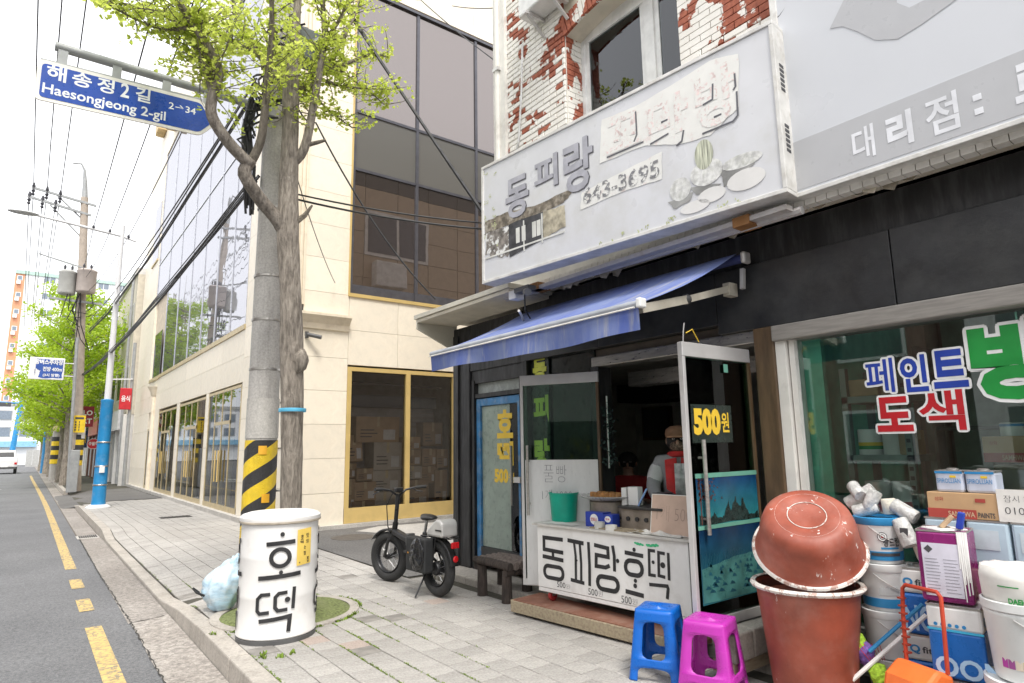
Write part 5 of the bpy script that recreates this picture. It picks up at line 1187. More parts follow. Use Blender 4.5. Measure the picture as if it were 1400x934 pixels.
t = tin((T1[0]+.01,T1[1]+.02,.68), .16, .225, .35, 'magenta paint tin with dripping white paint on top of the stack', mag)
F2 = front(.225); MB(F2).b(-.09,.075,.03,.29,0,.002).obj('label_sheet', M('label_lilac', (.58,.56,.64), .5), t)
lp = MB(F2)
for i in range(11):
    for (a, b_) in ((-.08,-.01),(.0,.065)): lp.b(a,a+(b_-a)*rnd.uniform(.6,1),.05+i*.016,.053+i*.016,.002,.003)
lp.obj('small_print', M('print_grey', (.30,.29,.33), .6), t); dm = MB(F2).add([(-.06,.24,.003),(-.04,.26,.003),(-.06,.28,.003),(-.08,.26,.003)],[(0,1,2,3)]); dm.obj('hazard_print', inkd, t)
dp = MB(F2)
for k in range(9): u = .075+.004*k+jit(.003); L = rnd.uniform(.08,.33); dp.tube([(u,.352,.0),(u+jit(.002),.345-L*.5,.002),(u+jit(.003),.345-L,.002)], [.006,.005,.003], 5)
dp.obj('paint_drips', M('wet_white', (.78,.77,.75), .4), t)
MB().lathe([(.0,.352),(.105,.352),(.10,.358),(0,.36)], 4).obj('paint_skin', M('wet_white', (.78,.77,.75), .4), t)
for (a, lb, mt) in ((-.05,'handle of blue brush standing in the magenta tin',MATS['royal_blue']),(.02,'grey scraper lying across the magenta tin',kraft)):
    p = Vector((T1[0]-.02,T1[1]+a*1.2,1.04)); g_ = MB().bar(p, p+Vector((.03,-.05,.06)),.035,.02) if a > 0 else MB().bar(p, p+Vector((.0,-.02,.085)),.03,.025)
    one(g_, 'brush_handle' if a < 0 else 'scraper', mt, lb, 'brush' if a < 0 else 'scraper', bev=.005)
# near white pails on the far right
PQ = (3.80,1.045)
p = pail((*PQ,.0), .175, .40, 'wide white pail at the bottom of the right-hand stack'); wrapquad(p, .165, .25, .05, .11, .10, cyan)
for a in (-.42,-.35,-.28): ph = facing(p.location); MB().torus(.011,.004,14,6).obj('lug_ring', pailw, p).matrix_local = Matrix.Translation((.188*math.cos(ph+a*2.2),.188*math.sin(ph+a*2.2),.35)) @ Matrix.Rotation(ph+math.pi/2,4,'Z')
p = pail((*PQ,.40), .155, .35, 'paint-smeared white pail with colour swatches in right-hand stack'); 
for i, c_ in enumerate(((.45,.05,.35),(.36,.08,.30),(.72,.62,.5),(.70,.55,.3),(.72,.48,.25),(.74,.52,.15),(.78,.58,.06),(.78,.5,.05))): wrapquad(p, .141, -.70+.2*i, .06, .10, .026, M('swatch_%d' % i, c_, .5), .003, 'swatch')
p = thing('paper_bag_pail', 'crumpled white bag with green print on the right-hand pail stack', 'bag', (*PQ,.73), None, 0)
g_ = MB().lathe([(.14,0),(.15,.03),(.155,.12),(.145,.17),(.13,.165),(0,.155)], 28, caps=(True,False)); g_.v = [v+Vector((1,1,.6))*(.012*noise.noise(v*26)) for v in g_.v]; g_.obj('sheet', lab_w, p, smooth='all')
wrap(p, .158, 'DAEHAN', .0, .02, .045, .10, MATS['green_film'], .04); wrapquad(p, .155, -.3, .09, .095, .08, MATS['green_film'], .004)
# dustpan, mop, floor litter
dus = thing('dustpan', 'orange lobby dustpan with upright loop handle in front of the tins', 'dustpan', (3.66,1.50,.0), None, 0); dus.scale = (1,1,1.05)
dus.rotation_euler.z = -.35; om = M('orange_plastic', (.78,.16,.03), .45, var=.1, vs=6); om2 = M('red_orange', (.46,.05,.02), .45, var=.12)
pr = [(-.15,0),(.12,0),(.12,.33),(.03,.36),(-.06,.30)]
MB(fr((0,.125,0),(1,0,0),(0,0,1))).prism(pr, 0, .25).obj('scoop', om, dus, bev=.02)
lo = [(.09,.115,.34),(.10,.115,.55),(.11,.11,.68),(.11,.09,.70),(.11,-.09,.70),(.11,-.11,.68),(.10,-.115,.55),(.09,-.115,.34)]
MB().tube(lo, .010, 8).obj('handle', om2, dus, smooth=True)
for i in range(8): MB().b(.085,.115,.098,.128,.37+i*.037,.378+i*.037).obj('handle_rib', M('red_dark', (.30,.04,.02), .5), dus)
mo = thing('mop', 'mop with green and purple head leaning behind the dustpan', 'mop', (3.95,1.85,.1))
MB().tube([(3.78,1.87,.18),(4.0,1.54,.55)], .012, 8).obj('pole', wht, mo, smooth=True); MB().tube([(3.86,1.80,.33),(4.02,1.56,.60)], .011, 8).obj('pole_sleeve', pailb, mo, smooth=True)
for (c_, nm, q) in (((.32,.52,.04),'green_fibre',(3.90,1.88,.34)),((.22,.12,.42),'purple_fibre',(3.90,1.84,.30)),((.34,.54,.04),'green_fibre',(3.86,1.76,.22))):
    g_ = MB().ball((0,0,0),1,12,9); g_.v = [Vector(q)+Vector((v.x*.045,v.y*.05,v.z*.065))*(1+.3*noise.noise(v*4+Vector(q)*9)) for v in g_.v]; g_.obj('fibre_pad', M(nm, c_, .9, var=.3, vs=60), mo)
nt2 = MB()
for k in range(7): nt2.tube([(3.84+.02*k,1.86-.012*k,.36),(3.86+.012*k,1.80-.008*k,.28)], .002, 4)
nt2.obj('red_net', M('red_net', (.45,.02,.04), .6), mo)
one(MB(Matrix.Translation((3.78,1.92,.0)) @ Matrix.Rotation(.4,4,'Z')).b(-.14,.1,-.1,.1,.0,.12), 'floor_carton', kraft, 'low flattened carton on the ground under the mop', 'carton', bev=.01)
# ---------------------------------------------------------------- wrapped rollers piled by the window
rolw = M('roller_wrap', (.55,.55,.53), .25, var=.25, vs=24, dirt=(.30,.25,.25), dfac=.6, ds=14, dlo=.55, dhi=.62, bump=.6, bs=30); nap = M('roller_nap', (.72,.68,.58), .9, bump=.5)
RL = [((4.16,1.98,1.10),(4.20,1.83,1.20),.045,'wrapped paint roller highest on the pile over the blue lid',rolw),((4.12,1.93,1.06),(4.16,1.80,1.10),.04,'wrapped roller with red print behind the rust basin',rolw),((4.14,1.86,1.07),(4.15,1.80,1.19),.04,'upright wrapped roller on the blue pail lid',rolw),
 ((4.16,1.73,1.06),(4.16,1.74,1.15),.04,'cream roller sleeve standing on the blue lid edge',nap),((4.13,1.70,1.12),(4.12,1.58,1.05),.042,'wrapped roller with round blue mark sloping from the lid',rolw),((4.09,1.66,1.04),(4.06,1.60,.90),.046,'hanging wrapped roller with dark barcode print',rolw),
 ((4.18,1.62,.96),(4.16,1.57,.82),.04,'cream roller sleeve low behind the magenta tin',nap),((4.12,1.88,1.16),(4.18,1.95,1.22),.038,'wrapped roller lying crosswise at the back of pile',rolw)]
for i, (a, b_, r_, lb, mt) in enumerate(RL):
    a, b_ = Vector(a), Vector(b_); t = thing('paint_roller', lb, 'roller', tuple(a), 'paint rollers by the window')
    d = (b_-a)*.08; MB().tube([a-d*.05,a,a+d*.6,b_-d*.6,b_,b_+d*.05], [r_*.35,r_*.9,r_,r_,r_*.9,r_*.35], 14).obj('sleeve', mt, t, smooth=True)
    if i == 5: MB().b(a.x-.06,a.x-.05,a.y-.06,a.y-.02,a.z-.11,a.z-.04).obj('barcode_print', inkd, t)
    if i == 4: MB().disc(0,0,.016).obj('mark', pailb, t).matrix_local = Matrix.Translation((-.047,-.06,.01)) @ Matrix.Rotation(R_(-80),4,'Y')
# ---------------------------------------------------------------- stock inside the paint shop window
sf = thing('steel_shelf', 'slotted grey steel shelf behind the paint shop window', 'shelf', (4.75,1.9,.06)); slm = M('slotted_angle', (.22,.27,.25), .5, .4)
for (x, y) in ((4.58,2.12),(4.58,1.74),(4.95,2.12),(4.95,1.74)): MB().b(x-.025,x+.025,y-.02,y+.02,.06,2.0).obj('post', slm, sf)
for z in (.62,1.0,1.40,1.80): MB().b(4.555,4.975,1.72,2.14,z-.045,z).obj('board', slm, sf)
for z in [.7+.06*i for i in range(20)]: MB().b(4.5535,4.555,1.728,1.752,z,z+.025).obj('slot', inkd, sf)
def can(loc, r, h, label, body, bands):
    t = thing('paint_can', label, 'can', loc, 'paint cans on the shelf', 0)
    MB().lathe([(r,0),(r,h),(r*.93,h+.004),(r*.9,h-.006),(0,h-.006)], 22, caps=(True,False)).obj('shell', body, t, smooth=True)
    for z0_, z1_, mt in bands: MB().lathe([(r*1.006,z0_*h),(r*1.006,z1_*h)], 22, caps=(False,False)).obj('band', mt, t, smooth=True)
    return t
cy_ = M('can_yellow', (.72,.50,.03), .4); cg_ = M('can_green', (.02,.26,.06), .4); cp_ = M('can_purple', (.34,.12,.30), .4); crd = M('can_red', (.48,.03,.03), .4); clime = M('can_lime', (.16,.36,.03), .4)
can((4.66,2.02,1.40),.075,.17,'white can with yellow and green stripe left on the shelf',twhite,((.22,.36,cg_),(.36,.5,cy_))); can((4.66,1.86,1.40),.075,.17,'plain white can second on the shelf',twhite,())
can((4.85,1.98,1.40),.075,.17,'white can behind the striped can on the shelf',twhite,((.2,.4,cy_),)); can((4.66,2.0,1.0),.08,.22,'purple and white can on the lower shelf',twhite,((.1,.5,cp_),)); can((4.66,1.83,1.0),.08,.22,'red and white can on the lower shelf',twhite,((.15,.45,crd),))
can((4.66,1.97,.62),.08,.22,'white can with magenta band low on shelf',twhite,((.1,.4,cp_),))
for (x, y, z, w_, h, lb) in ((4.7,2.02,1.80,.22,.12,'brown carton with writing on the top shelf'),(4.74,1.84,1.80,.18,.16,'brown carton beside it on the top shelf'),(4.7,1.78,1.40,.1,.16,'small pale carton at the shelf end')): carton('stock_carton', lb, x, y, z, .2, w_, h, 0, kraft, False, group='cartons in the paint shop')
# low sill with tins, boxes
MB().b(4.42,4.95,.30,1.70,.06,.60).obj('display_bench', concp, S)
ck = thing('stock_crate', 'long low crate carrying the pale blue tins along the window', 'crate', (4.17,1.2,0))
for k in range(5): MB().b(4.06,4.28,.85,1.55,.01+k*.165,.155+k*.165).obj('board', oldwood, ck, bev=.006)
for y in (.86,1.52): MB().b(4.07,4.27,y,y+.02,0,.83).obj('end_post', oldwood, ck)
lbt = M('tin_pale_blue', (.46,.58,.66), .4, var=.04)
for i, (y, lb) in enumerate(((1.43,'pale blue square tin behind the magenta tin'),(1.23,'pale blue square tin under the paints carton'),(1.03,'pale blue square tin at the frame edge'))):
    t = tin((4.17,y,.84), 0, .19, .225, lb, lbt); MB(front(.19)).b(-.06,.05,.08,.18,0,.001).obj('label_sheet', M('label_pale', (.56,.64,.68), .5), t)
for (y, lb) in ((1.385,'pale lilac tin with blue lettering at the back left of the carton'),(1.24,'pale lilac tin with blue lettering on the right of the carton')):
    t = tin((4.17,y,1.207), 0, .137, .115, lb, M('tin_lilac', (.52,.56,.66), .4)); MB(front(.137)).text('SPIROLLIAN', -.06,.05,.055,.075,.0,.001).obj('lettering', qblue, t); MB(front(.137)).b(.005,.035,.08,.092,0,.001).obj('tag_print', cy_, t); MB(front(.137)).b(-.066,.066,.102,.114,0,.001).obj('band', qblue, t)
def boxp(loc, sx, sy, sz, label):
    t = thing('paint_carton', label, 'carton', loc, None, 0)
    MB().b(-sx/2,sx/2,-sy/2,sy/2,0,sz).obj('board', M('samhwa_board', (.50,.32,.17), .8, var=.06), t, bev=.004)
    F = front(sx); MB(F).b(-sy/2,sy*.20,.0,sz*.36,0,.001).obj('red_panel', M('carton_red', (.40,.06,.045), .6), t)
    MB(F).text('SAMHWA', -sy*.2,sz*.08,sy*.18,sz*.28,.02,.002).obj('lettering', M('carton_pale', (.62,.42,.27), .7), t); MB(F).text('PAINTS', sy*.22,sz*.08,sy*.45,sz*.28,.02,.002).obj('lettering', inkd, t)
    MB(F).b(sy*.2,sy*.34,sz*.66,sz*.8,0,.001).obj('stamp', M('carton_red', (.40,.06,.045), .6), t); MB(F).text('삼화', -sy*.38,sz*.66,-sy*.25,sz*.82,.0,.001).obj('lettering', M('carton_red', (.40,.06,.045), .6), t)
    return t
boxp((4.17,1.335,1.07), .17, .33, .137, 'brown paint carton lettered in red under two lilac tins'); boxp((4.62,1.18,1.36), .2, .30, .15, 'brown paint carton on the higher stack at the frame edge')
carton('stock_carton', 'plain dark carton stack supporting the higher paint carton', 4.66,1.17,.60,.22,.26,.755,0,M('dark_board', (.30,.26,.2), .8),False,group='cartons in the paint shop')  # carton board in a plain darker brown of its own
can((4.62,1.2,1.51),.06,.075,'small pale can on the higher paint carton',twhite,((.75,.95,qblue),))
nt3 = thing('notice_card', 'white notice card with handwritten phone number in the window', 'card', (4.08,1.06,1.07), None, 0)
F = fr((0,0,0),(0,-1,0),(0,0,1)); MB(F).b(-.11,.12,0,.165,-.004,0).obj('card', lab_w, nt3); MB(F).text('잠시 페인트', -.08,.10,.11,.135,-.015,.001).obj('handwriting', inkd, nt3); MB(F).text('010-4', -.08,.04,.05,.075,-.01,.001).obj('handwriting', inkd, nt3)
for (x, y, r_, h, lb) in ((4.95,1.55,.10,.34,'lime green can pile deeper in the paint shop'),(5.1,1.25,.11,.34,'dark green can deeper in the paint shop')): can((x,y,.60),r_,h+.15,lb,clime if x < 5 else M('can_dgreen', (.05,.12,.04), .5),((.3,.55,twhite),))
bg2 = thing('stock_rack', 'tall dim rack of stock at the back of the paint shop', 'rack', (6.2,1.2,.06)); rk = M('rack_grey', (.20,.20,.19), .6)
for y in (2.2,1.2,.2): MB().b(6.1,6.5,y-.02,y+.02,.06,2.3).obj('post', rk, bg2)
for z in (.6,1.1,1.6,2.1): MB().b(6.08,6.52,.2,2.2,z-.03,z).obj('board', rk, bg2)
# ---------------------------------------------------------------- inside the stall
tb_ = thing('inner_table', 'dim table with dishes inside the stall', 'table', (5.3,4.6,.085)); tm_ = M('table_top', (.28,.24,.2), .5)
MB().b(4.95,5.45,4.2,4.85,.78,.81).obj('table_top', tm_, tb_)
for (x, y) in ((5.0,4.25),(5.4,4.25),(5.0,4.8),(5.4,4.8)): MB().b(x-.02,x+.02,y-.02,y+.02,.085,.78).obj('leg', steel, tb_)
bo = thing('sauce_bottle', 'clear sauce bottle with pale cap on the inner table', 'bottle', (5.05,4.62,.81), None, 0); MB().lathe([(.035,0),(.037,.02),(.037,.15),(.015,.19),(.015,.21)], 14).obj('glass', M('bottle_body', (.30,.24,.2), .25), bo, smooth=True); MB().lathe([(.018,.21),(.018,.235)], 12).obj('cap', wpaint, bo)
one(MB().b(5.0,5.12,4.36,4.52,.812,.85), 'tissue_pack', M('pink_pack', (.42,.10,.13), .6), 'pink tissue pack on the inner table', 'tissue pack', bev=.01)
one(MB().lathe([(.03,0),(.04,.1),(.035,.1),(0,.01)], 14, (5.1,4.50,.81), (True,False)), 'steel_cup', steel, 'small steel cup on the inner table', 'cup', smooth=True)
pf_ = thing('wall_picture', 'dark framed picture on the back wall of the stall', 'picture', (7.58,6.3,1.9)); MB().b(7.55,7.6,6.05,6.6,1.55,2.05).obj('frame', brown, pf_); MB().b(7.54,7.55,6.09,6.56,1.59,2.01).obj('print', inkd, pf_)
one(MB().b(6.9,7.55,5.0,6.5,2.10,2.36), 'wall_cabinet', M('dark_cabinet', (.03,.03,.03), .5), 'dark long cabinet hung under the stall ceiling', 'cabinet', bev=.01)
hb = thing('dried_wreath', 'hanging dark green dried leaves beside the open glass door', 'wreath', (4.32,4.2,1.6)); lf = MB()
for k in range(160):
    p = Vector((4.34+jit(.05),4.22+jit(.06),rnd.uniform(1.3,1.85))); a = rnd.uniform(0,6.28); d = Vector((math.cos(a),math.sin(a),jit(1)))*.035; e2 = d.orthogonal().normalized()*.012; lf.add([p,p+d*.5+e2,p+d,p+d*.5-e2],[(0,1,2,3)])
lf.obj('leaves', M('dried_leaf', (.03,.06,.05), .7), hb, kind='stuff'); MB().tube([(4.33,4.21,1.95),(4.33,4.21,1.28)], .008, 6).obj('stem', M('silver_tinsel', (.5,.5,.5), .3, .6), hb)
# ================================================================ concrete pole, tree, street sign, bicycle
polec = mat_concrete('pole_concrete', (.40,.38,.355), (.52,.50,.47), (.16,.15,.14), .5, .6)
PO = Vector((2.02,7.15,0))
po = thing('concrete_pole', 'thick grey concrete utility pole with striped sleeve behind the white drum', 'pole', tuple(PO))
MB().tube([PO+Vector((0,0,-.05)),PO+Vector((0,0,3)),PO+Vector((.0,0,9.5))], [.168,.158,.128], 22).obj('shaft', polec, po, smooth=True)
MB().lathe([(.1685,1.62),(.1665,2.05)], 22, (PO.x,PO.y,0), (False,False)).obj('paint_patch', concp, po, smooth=True)
# striped reflective sleeve: each diagonal stripe is a band of its own
slb = M('sleeve_black', (.03,.03,.03), .5, bump=.8, bs=120); sly = M('sleeve_yellow', (.80,.56,.02), .45, bump=.8, bs=120)
def zt_(ph, k): return .0
for k in range(-3, 7):
    for half_, mt in ((0, sly), (1, slb)):
        g_ = MB(); n = 40
        for i in range(n):
            q = []
            for (ii, jj) in ((i,0),(i+1,0),(i+1,1),(i,1)):
                ph = 2*math.pi*ii/n; zb = .55+k*.32+half_*.16+jj*.16+ph*.64/(2*math.pi); z = max(.45, min(1.60, zb)); r_ = .174-.004*z
                q.append((PO.x+r_*math.cos(ph), PO.y+r_*math.sin(ph), z))
            if max(p[2] for p in q)-min(p[2] for p in q) > .002 and not (q[0][2] == q[3][2] and q[1][2] == q[2][2]): g_.quad(*q)
        if g_.f: g_.obj('stripe', mt, po)
for (ph, z) in ((-2.0,1.45),(-1.7,.95)): 
    g_ = MB()
    for i in range(4): g_.quad(*[(PO.x+.176*math.cos(ph+.12*a), PO.y+.176*math.sin(ph+.12*a), zz) for a,zz in ((i,z),(i+1,z),(i+1,z+.09),(i,z+.09))])
    g_.obj('tag', M('orange_tag', (.80,.42,.03), .5), po)
for z in (2.35,2.9,3.4,4.2): MB().lathe([(.16,z),(.166,z+.005),(.166,z+.03),(.16,z+.035)], 22, (PO.x,PO.y,0), (False,False)).obj('strap', steel, po, smooth=True)
for z in (1.05,1.5,2.0): MB().b(PO.x+.17,PO.x+.22,PO.y-.06,PO.y-.02,z,z+.02).obj('bolt', steel, po)
clamp = M('black_cable', (.018,.018,.02), .5)
jb = thing('splice_box', 'dark grey cable splice box strapped to the pole within the tree crown', 'box', (2.2,6.95,6.2))
MB().b(2.08,2.42,6.78,7.02,6.0,6.42).obj('case', M('splice_grey', (.10,.115,.11), .5), jb, bev=.03); MB().tube([(2.25,6.8,6.2),(2.55,6.7,6.4)], .06, 10).obj('cap', M('splice_grey', (.10,.115,.11), .5), jb)
coil = thing('cable_coil', 'tangle of coiled black cables hanging on the pole', 'cable', (1.8,7.0,5.5))
for k in range(16):
    z = 4.9+1.5*rnd.random(); x0 = PO.x-.22+jit(.06)+(.25*(z-4.9)/1.5); pts = []
    for i in range(9): tt = i/8; pts.append((x0-.25*math.sin(math.pi*tt)*rnd.uniform(.5,1)+.35*(tt-.5), PO.y-.25+jit(.05), z+.55*(tt-.5)+jit(.03)))
    MB().tube(pts, .013, 5).obj('strand', clamp, coil)
for k in range(9):
    x0 = PO.x-.32+jit(.04); MB().tube([(x0,PO.y-.18,5.4),(x0-.06+jit(.03),PO.y-.2,5.0),(x0-.02+jit(.05),PO.y-.22,4.6),(x0+.03,PO.y-.15,4.2+jit(.15))], .014, 5).obj('strand', clamp, coil)
# street name sign on its arm
sn = thing('street_name_sign', 'blue street name sign Haesongjeong 2-gil hung from a grey arm', 'street sign', (1.8,7.1,5.2))
YF = 7.06; NS = fr((0,YF,0), (1,0,0), (0,0,1)); galv = M('galvanised', (.33,.34,.34), .5, .2, var=.1)
MB().tube([(-.12,7.1,5.41),(1.95,7.1,5.41)], .045, 14).obj('arm', galv, sn, smooth=True)
bw0 = [(-.20,4.79),(1.20,4.86),(1.34,5.03),(1.20,5.245),(-.20,5.19)]
def rnd_poly(pts, r=.03, n=4):
    out = []; m_ = len(pts)
    for i in range(m_):
        p, a, b_ = Vector(pts[i]), Vector(pts[i-1]), Vector(pts[(i+1)%m_]); d0 = (a-p).normalized()*r; d1 = (b_-p).normalized()*r
        for k in range(n+1): t = k/n; out.append(tuple((p+d0)*(1-t)**2+p*2*t*(1-t)+(p+d1)*t*t))
    return out
bw0 = [(-.235,4.80),(1.20,4.86),(1.345,5.03),(1.20,5.265),(-.235,5.215)]
bi = [(-.20,4.835),(1.185,4.893),(1.30,5.03),(1.185,5.228),(-.20,5.18)]
pl_ = MB(NS).prism(rnd_poly(bw0,.05), -.02, 0).obj('plate', wpaint, sn); MB(NS).prism(rnd_poly(bi,.04), .001, .003).obj('blue_field', M('sign_blue', (.004,.055,.34), .3, var=.08), sn)
tM = fr((-.16,YF,4.83), Vector((1,0,.035)), (0,0,1))
swh = M('sign_letter', (.78,.80,.82), .35)
for (s_, a, b_) in (('해',.0,.155),('송',.20,.36),('정',.405,.55),('2',.605,.68),('길',.735,.87)): MB(tM).text(s_, a, .20, b_, .355, .022, .0045).obj('lettering', swh, sn)
MB(tM).text('Haesongjeong 2-gil', -.02, .02, 1.02, .155, .016, .0045).obj('lettering', swh, sn); MB(tM).text('2→34', 1.04, .20, 1.30, .275, .012, .0045).obj('lettering', swh, sn)
for x in (-.05,.4,.85,1.25): MB().b(x-.04,x+.04,7.07,7.11,5.2,5.39).obj('hanger', galv, sn)
MB().bar((-.22,7.08,5.215),(1.2,7.08,5.275),.03,.03).obj('top_rail', galv, sn); MB().b(1.85,1.95,7.0,7.2,5.3,5.52).obj('pole_clamp', galv, sn)
# ---------------------------------------------------------------- near ginkgo
bark = mat_bark('ginkgo_bark', (.13,.11,.088), (.50,.44,.37)); twigm = mat_bark('twig_bark', (.13,.11,.085), (.32,.28,.22))
leafm = mat_leaf('ginkgo_leaf', (.44,.53,.07), (.60,.66,.16), .5)
GT = thing('ginkgo_tree', 'ginkgo street tree with fresh lime leaves rising behind the white drum', 'tree', (2.06,6.25,0))
LB = dict(
 trunk=([(2.09,6.22,-.05),(2.08,6.24,.4),(2.07,6.25,.91),(2.05,6.25,1.6),(2.03,6.25,2.17),(1.98,6.25,3.0),(1.92,6.25,3.81),(1.92,6.28,4.63),(1.91,6.3,5.38),(1.96,6.4,5.89),(2.0,6.5,6.51),(2.02,6.5,7.6)],[.15,.118,.102,.10,.108,.098,.108,.08,.088,.05,.04,.02]),
 L0=([(1.90,6.25,3.66),(1.80,6.24,3.80),(1.65,6.2,3.92),(1.45,6.1,4.12),(1.49,6.08,4.27)],[.06,.075,.068,.06,.058]),
 L1=([(1.49,6.08,4.22),(1.27,6.0,4.35),(1.1,5.95,4.54),(1.08,5.9,4.71),(1.12,5.9,4.94),(1.07,5.85,5.07),(.88,5.8,5.28),(.72,5.7,5.41),(.55,5.6,5.7),(.4,5.5,6.1)],[.058,.055,.05,.046,.044,.04,.034,.028,.022,.012]),
 L1b=([(1.12,5.9,4.94),(1.06,6.0,5.05),(1.01,6.2,5.34),(.8,6.4,5.65),(.56,6.6,5.81),(.27,6.8,5.9),(-.1,6.9,6.05)],[.03,.028,.026,.022,.018,.014,.008]),
 L1c=([(1.08,5.9,4.72),(1.0,5.9,4.95),(.94,5.95,5.2),(.8,6.0,5.5),(.6,6.0,5.85)],[.026,.022,.02,.015,.008]),
 L2=([(1.49,6.08,4.25),(1.55,6.0,4.46),(1.55,5.9,4.77),(1.56,5.9,5.13),(1.55,5.8,5.46),(1.5,5.7,5.9),(1.47,5.6,6.5)],[.044,.04,.036,.032,.028,.02,.012]),
 R1=([(1.93,6.28,4.42),(2.04,6.2,4.6),(2.09,6.1,5.09),(2.11,6.0,5.5),(2.14,6.0,5.77),(2.07,5.9,6.16),(1.98,5.8,6.8)],[.05,.05,.042,.036,.03,.024,.012]),
 R1a=([(2.05,6.2,4.64),(2.14,6.14,4.67),(2.23,6.1,4.71)],[.028,.022,.014]),
 R1c=([(2.14,6.0,5.77),(2.3,5.95,6.1),(2.42,5.9,6.6)],[.022,.018,.008]),
 T1=([(1.91,6.3,5.30),(1.79,6.4,5.45),(1.66,6.6,5.73),(1.55,6.7,5.95),(1.43,6.8,6.25),(1.3,6.9,6.9)],[.055,.048,.044,.036,.03,.012]),
 T1b=([(1.66,6.6,5.73),(1.4,6.75,5.85),(1.1,6.9,6.1),(.75,7.0,6.3)],[.025,.02,.015,.007]),
 T2=([(1.91,6.3,5.30),(2.05,6.3,5.36),(2.2,6.4,5.6),(2.4,6.5,5.91),(2.64,6.6,6.5),(2.82,6.7,7.0),(2.98,6.8,7.66)],[.05,.046,.042,.036,.028,.02,.01]),
 T3=([(2.27,6.4,5.69),(2.56,6.5,5.92),(2.92,6.6,6.24),(3.21,6.7,6.38)],[.026,.022,.014,.007]),
 T4=([(.88,5.8,5.28),(.71,5.9,5.24),(.55,6.0,5.27),(.32,6.0,5.31),(.13,6.0,5.37)],[.02,.017,.014,.01,.006]),
 T5=([(2.2,6.4,5.6),(2.36,6.3,5.5),(2.66,6.3,5.56),(3.02,6.3,5.67)],[.02,.016,.012,.006]),
 T6=([(2.4,6.5,5.91),(2.62,6.45,5.75),(2.85,6.4,5.62),(3.0,6.35,5.5)],[.014,.012,.008,.005]),
 T7=([(2.05,6.3,5.36),(2.35,6.35,5.2),(2.6,6.3,5.05)],[.012,.01,.005]))
def smoothpts(P, R, n=4):
    o, r = [], []
    for i in range(len(P)-1):
        p0, p1, p2, p3 = [Vector(P[max(0,min(len(P)-1,i+k))]) for k in (-1,0,1,2)]
        for k in range(n):
            t = k/n; q = .5*((2*p1)+(p2-p0)*t+(2*p0-5*p1+4*p2-p3)*t*t+(3*p1-p0-3*p2+p3)*t**3)
            o.append(q); r.append(R[i]+(R[i+1]-R[i])*t)
    o.append(Vector(P[-1])); r.append(R[-1]); return o, r
twigs = []
for k, (P, R) in LB.items():
    o, r = smoothpts(P, R); big = k == 'trunk'
    g_ = MB(); g_.tube(o, r, 16 if big else 8)
    if big or k == 'L0': g_.v = [v+(v-Vector((2.0,6.25,v.z))).normalized()*(.014*noise.noise(Vector((v.x*14,v.y*14,v.z*3)))+.02*max(0,noise.noise(Vector((v.x*3,v.y*3,v.z*1.7+9)))) ) for v in g_.v]
    g_.obj('trunk' if big else 'limb', bark if big or k in ('L0','L1','R1','T2','T1') else twigm, GT, smooth='all')
    if k in ('L0','R1a'): continue
    for q, rr in zip(o, r):
        if q.z > 4.75 or k in ('T7',): twigs.append((q, rr, k))
g_ = MB(); g_.ball((2.075,6.18,2.36),(.085,.075,.12),10,8); g_.v = [v+Vector((1,1,1))*.03*noise.noise(v*12) for v in g_.v]; g_.obj('burl', bark, GT, smooth='all')
MB().tube([(1.98,6.2,3.78),(2.06,6.16,3.86),(2.12,6.12,3.97)], [.03,.025,.01], 6).obj('snag', twigm, GT); MB().lathe([(.052,1.92),(.054,1.925),(.054,1.945)],12,(2.06,6.25,0),(False,False))
MB().lathe([(.128,1.86),(.13,1.865),(.13,1.89),(.128,1.895)], 18, (2.045,6.25,0), (False,False)).obj('blue_tie', M('blue_tie', (.10,.42,.62), .5), GT, smooth=True)
TW = MB(); LF = MB()
def fan_leaf(mb, p, d, n_, s):
    """ginkgo fan: petiole base p, pointing d"""
    d = d.normalized(); a = d.cross(n_)
    if a.length < .01: a = d.orthogonal()
    a.normalize(); m = a.cross(d)
    q = p+d*s*.35
    mb.add([q, q+(d*.55+a*.55+m*.10)*s, q+(d*.80+a*.25)*s, q+(d*.72)*s-m*.05*s, q+(d*.80-a*.25)*s, q+(d*.55-a*.55+m*.10)*s], [(0,1,2,3),(0,3,4,5)])
def spur(p, s, n):
    for k in range(n):
        a = rnd.uniform(0,6.28); d = Vector((math.cos(a),math.sin(a),rnd.uniform(-.9,.5))); fan_leaf(LF, p+d*.02, d, Vector((jit(1),jit(1),1)), s*rnd.uniform(.55,1.35))
cnt = 0
for (q, rr, k) in twigs:
    nt_k = (1 if rnd.random() < .5 else 2) if rr > .03 else 2
    for j in range(nt_k):
        a = rnd.uniform(0,6.28); up_ = rnd.uniform(-.25,.75); d = Vector((math.cos(a),math.sin(a),up_)).normalized(); L = rnd.uniform(.18,.75)
        if k in ('T3','T5','T6','T7'): L *= .55
        pts = [q]; dd = d.copy()
        for i in range(5): dd = (dd+Vector((jit(.22),jit(.22),jit(.2)+.04))).normalized(); pts.append(pts[-1]+dd*L/5)
        TW.tube(pts, [.007,.006,.005,.004,.003,.002], 4, False)
        for i in range(1,6):
            for w_ in range(2 if L > .3 else 1):
                if rnd.random() < .55: spur(pts[i-1].lerp(pts[i], rnd.random()), .042, rnd.randint(4,7)); cnt += 1
    if rnd.random() < .6: spur(q, .045, 5)
TW.obj('twigs', twigm, GT, kind='stuff'); LF.obj('foliage', leafm, GT, kind='stuff')
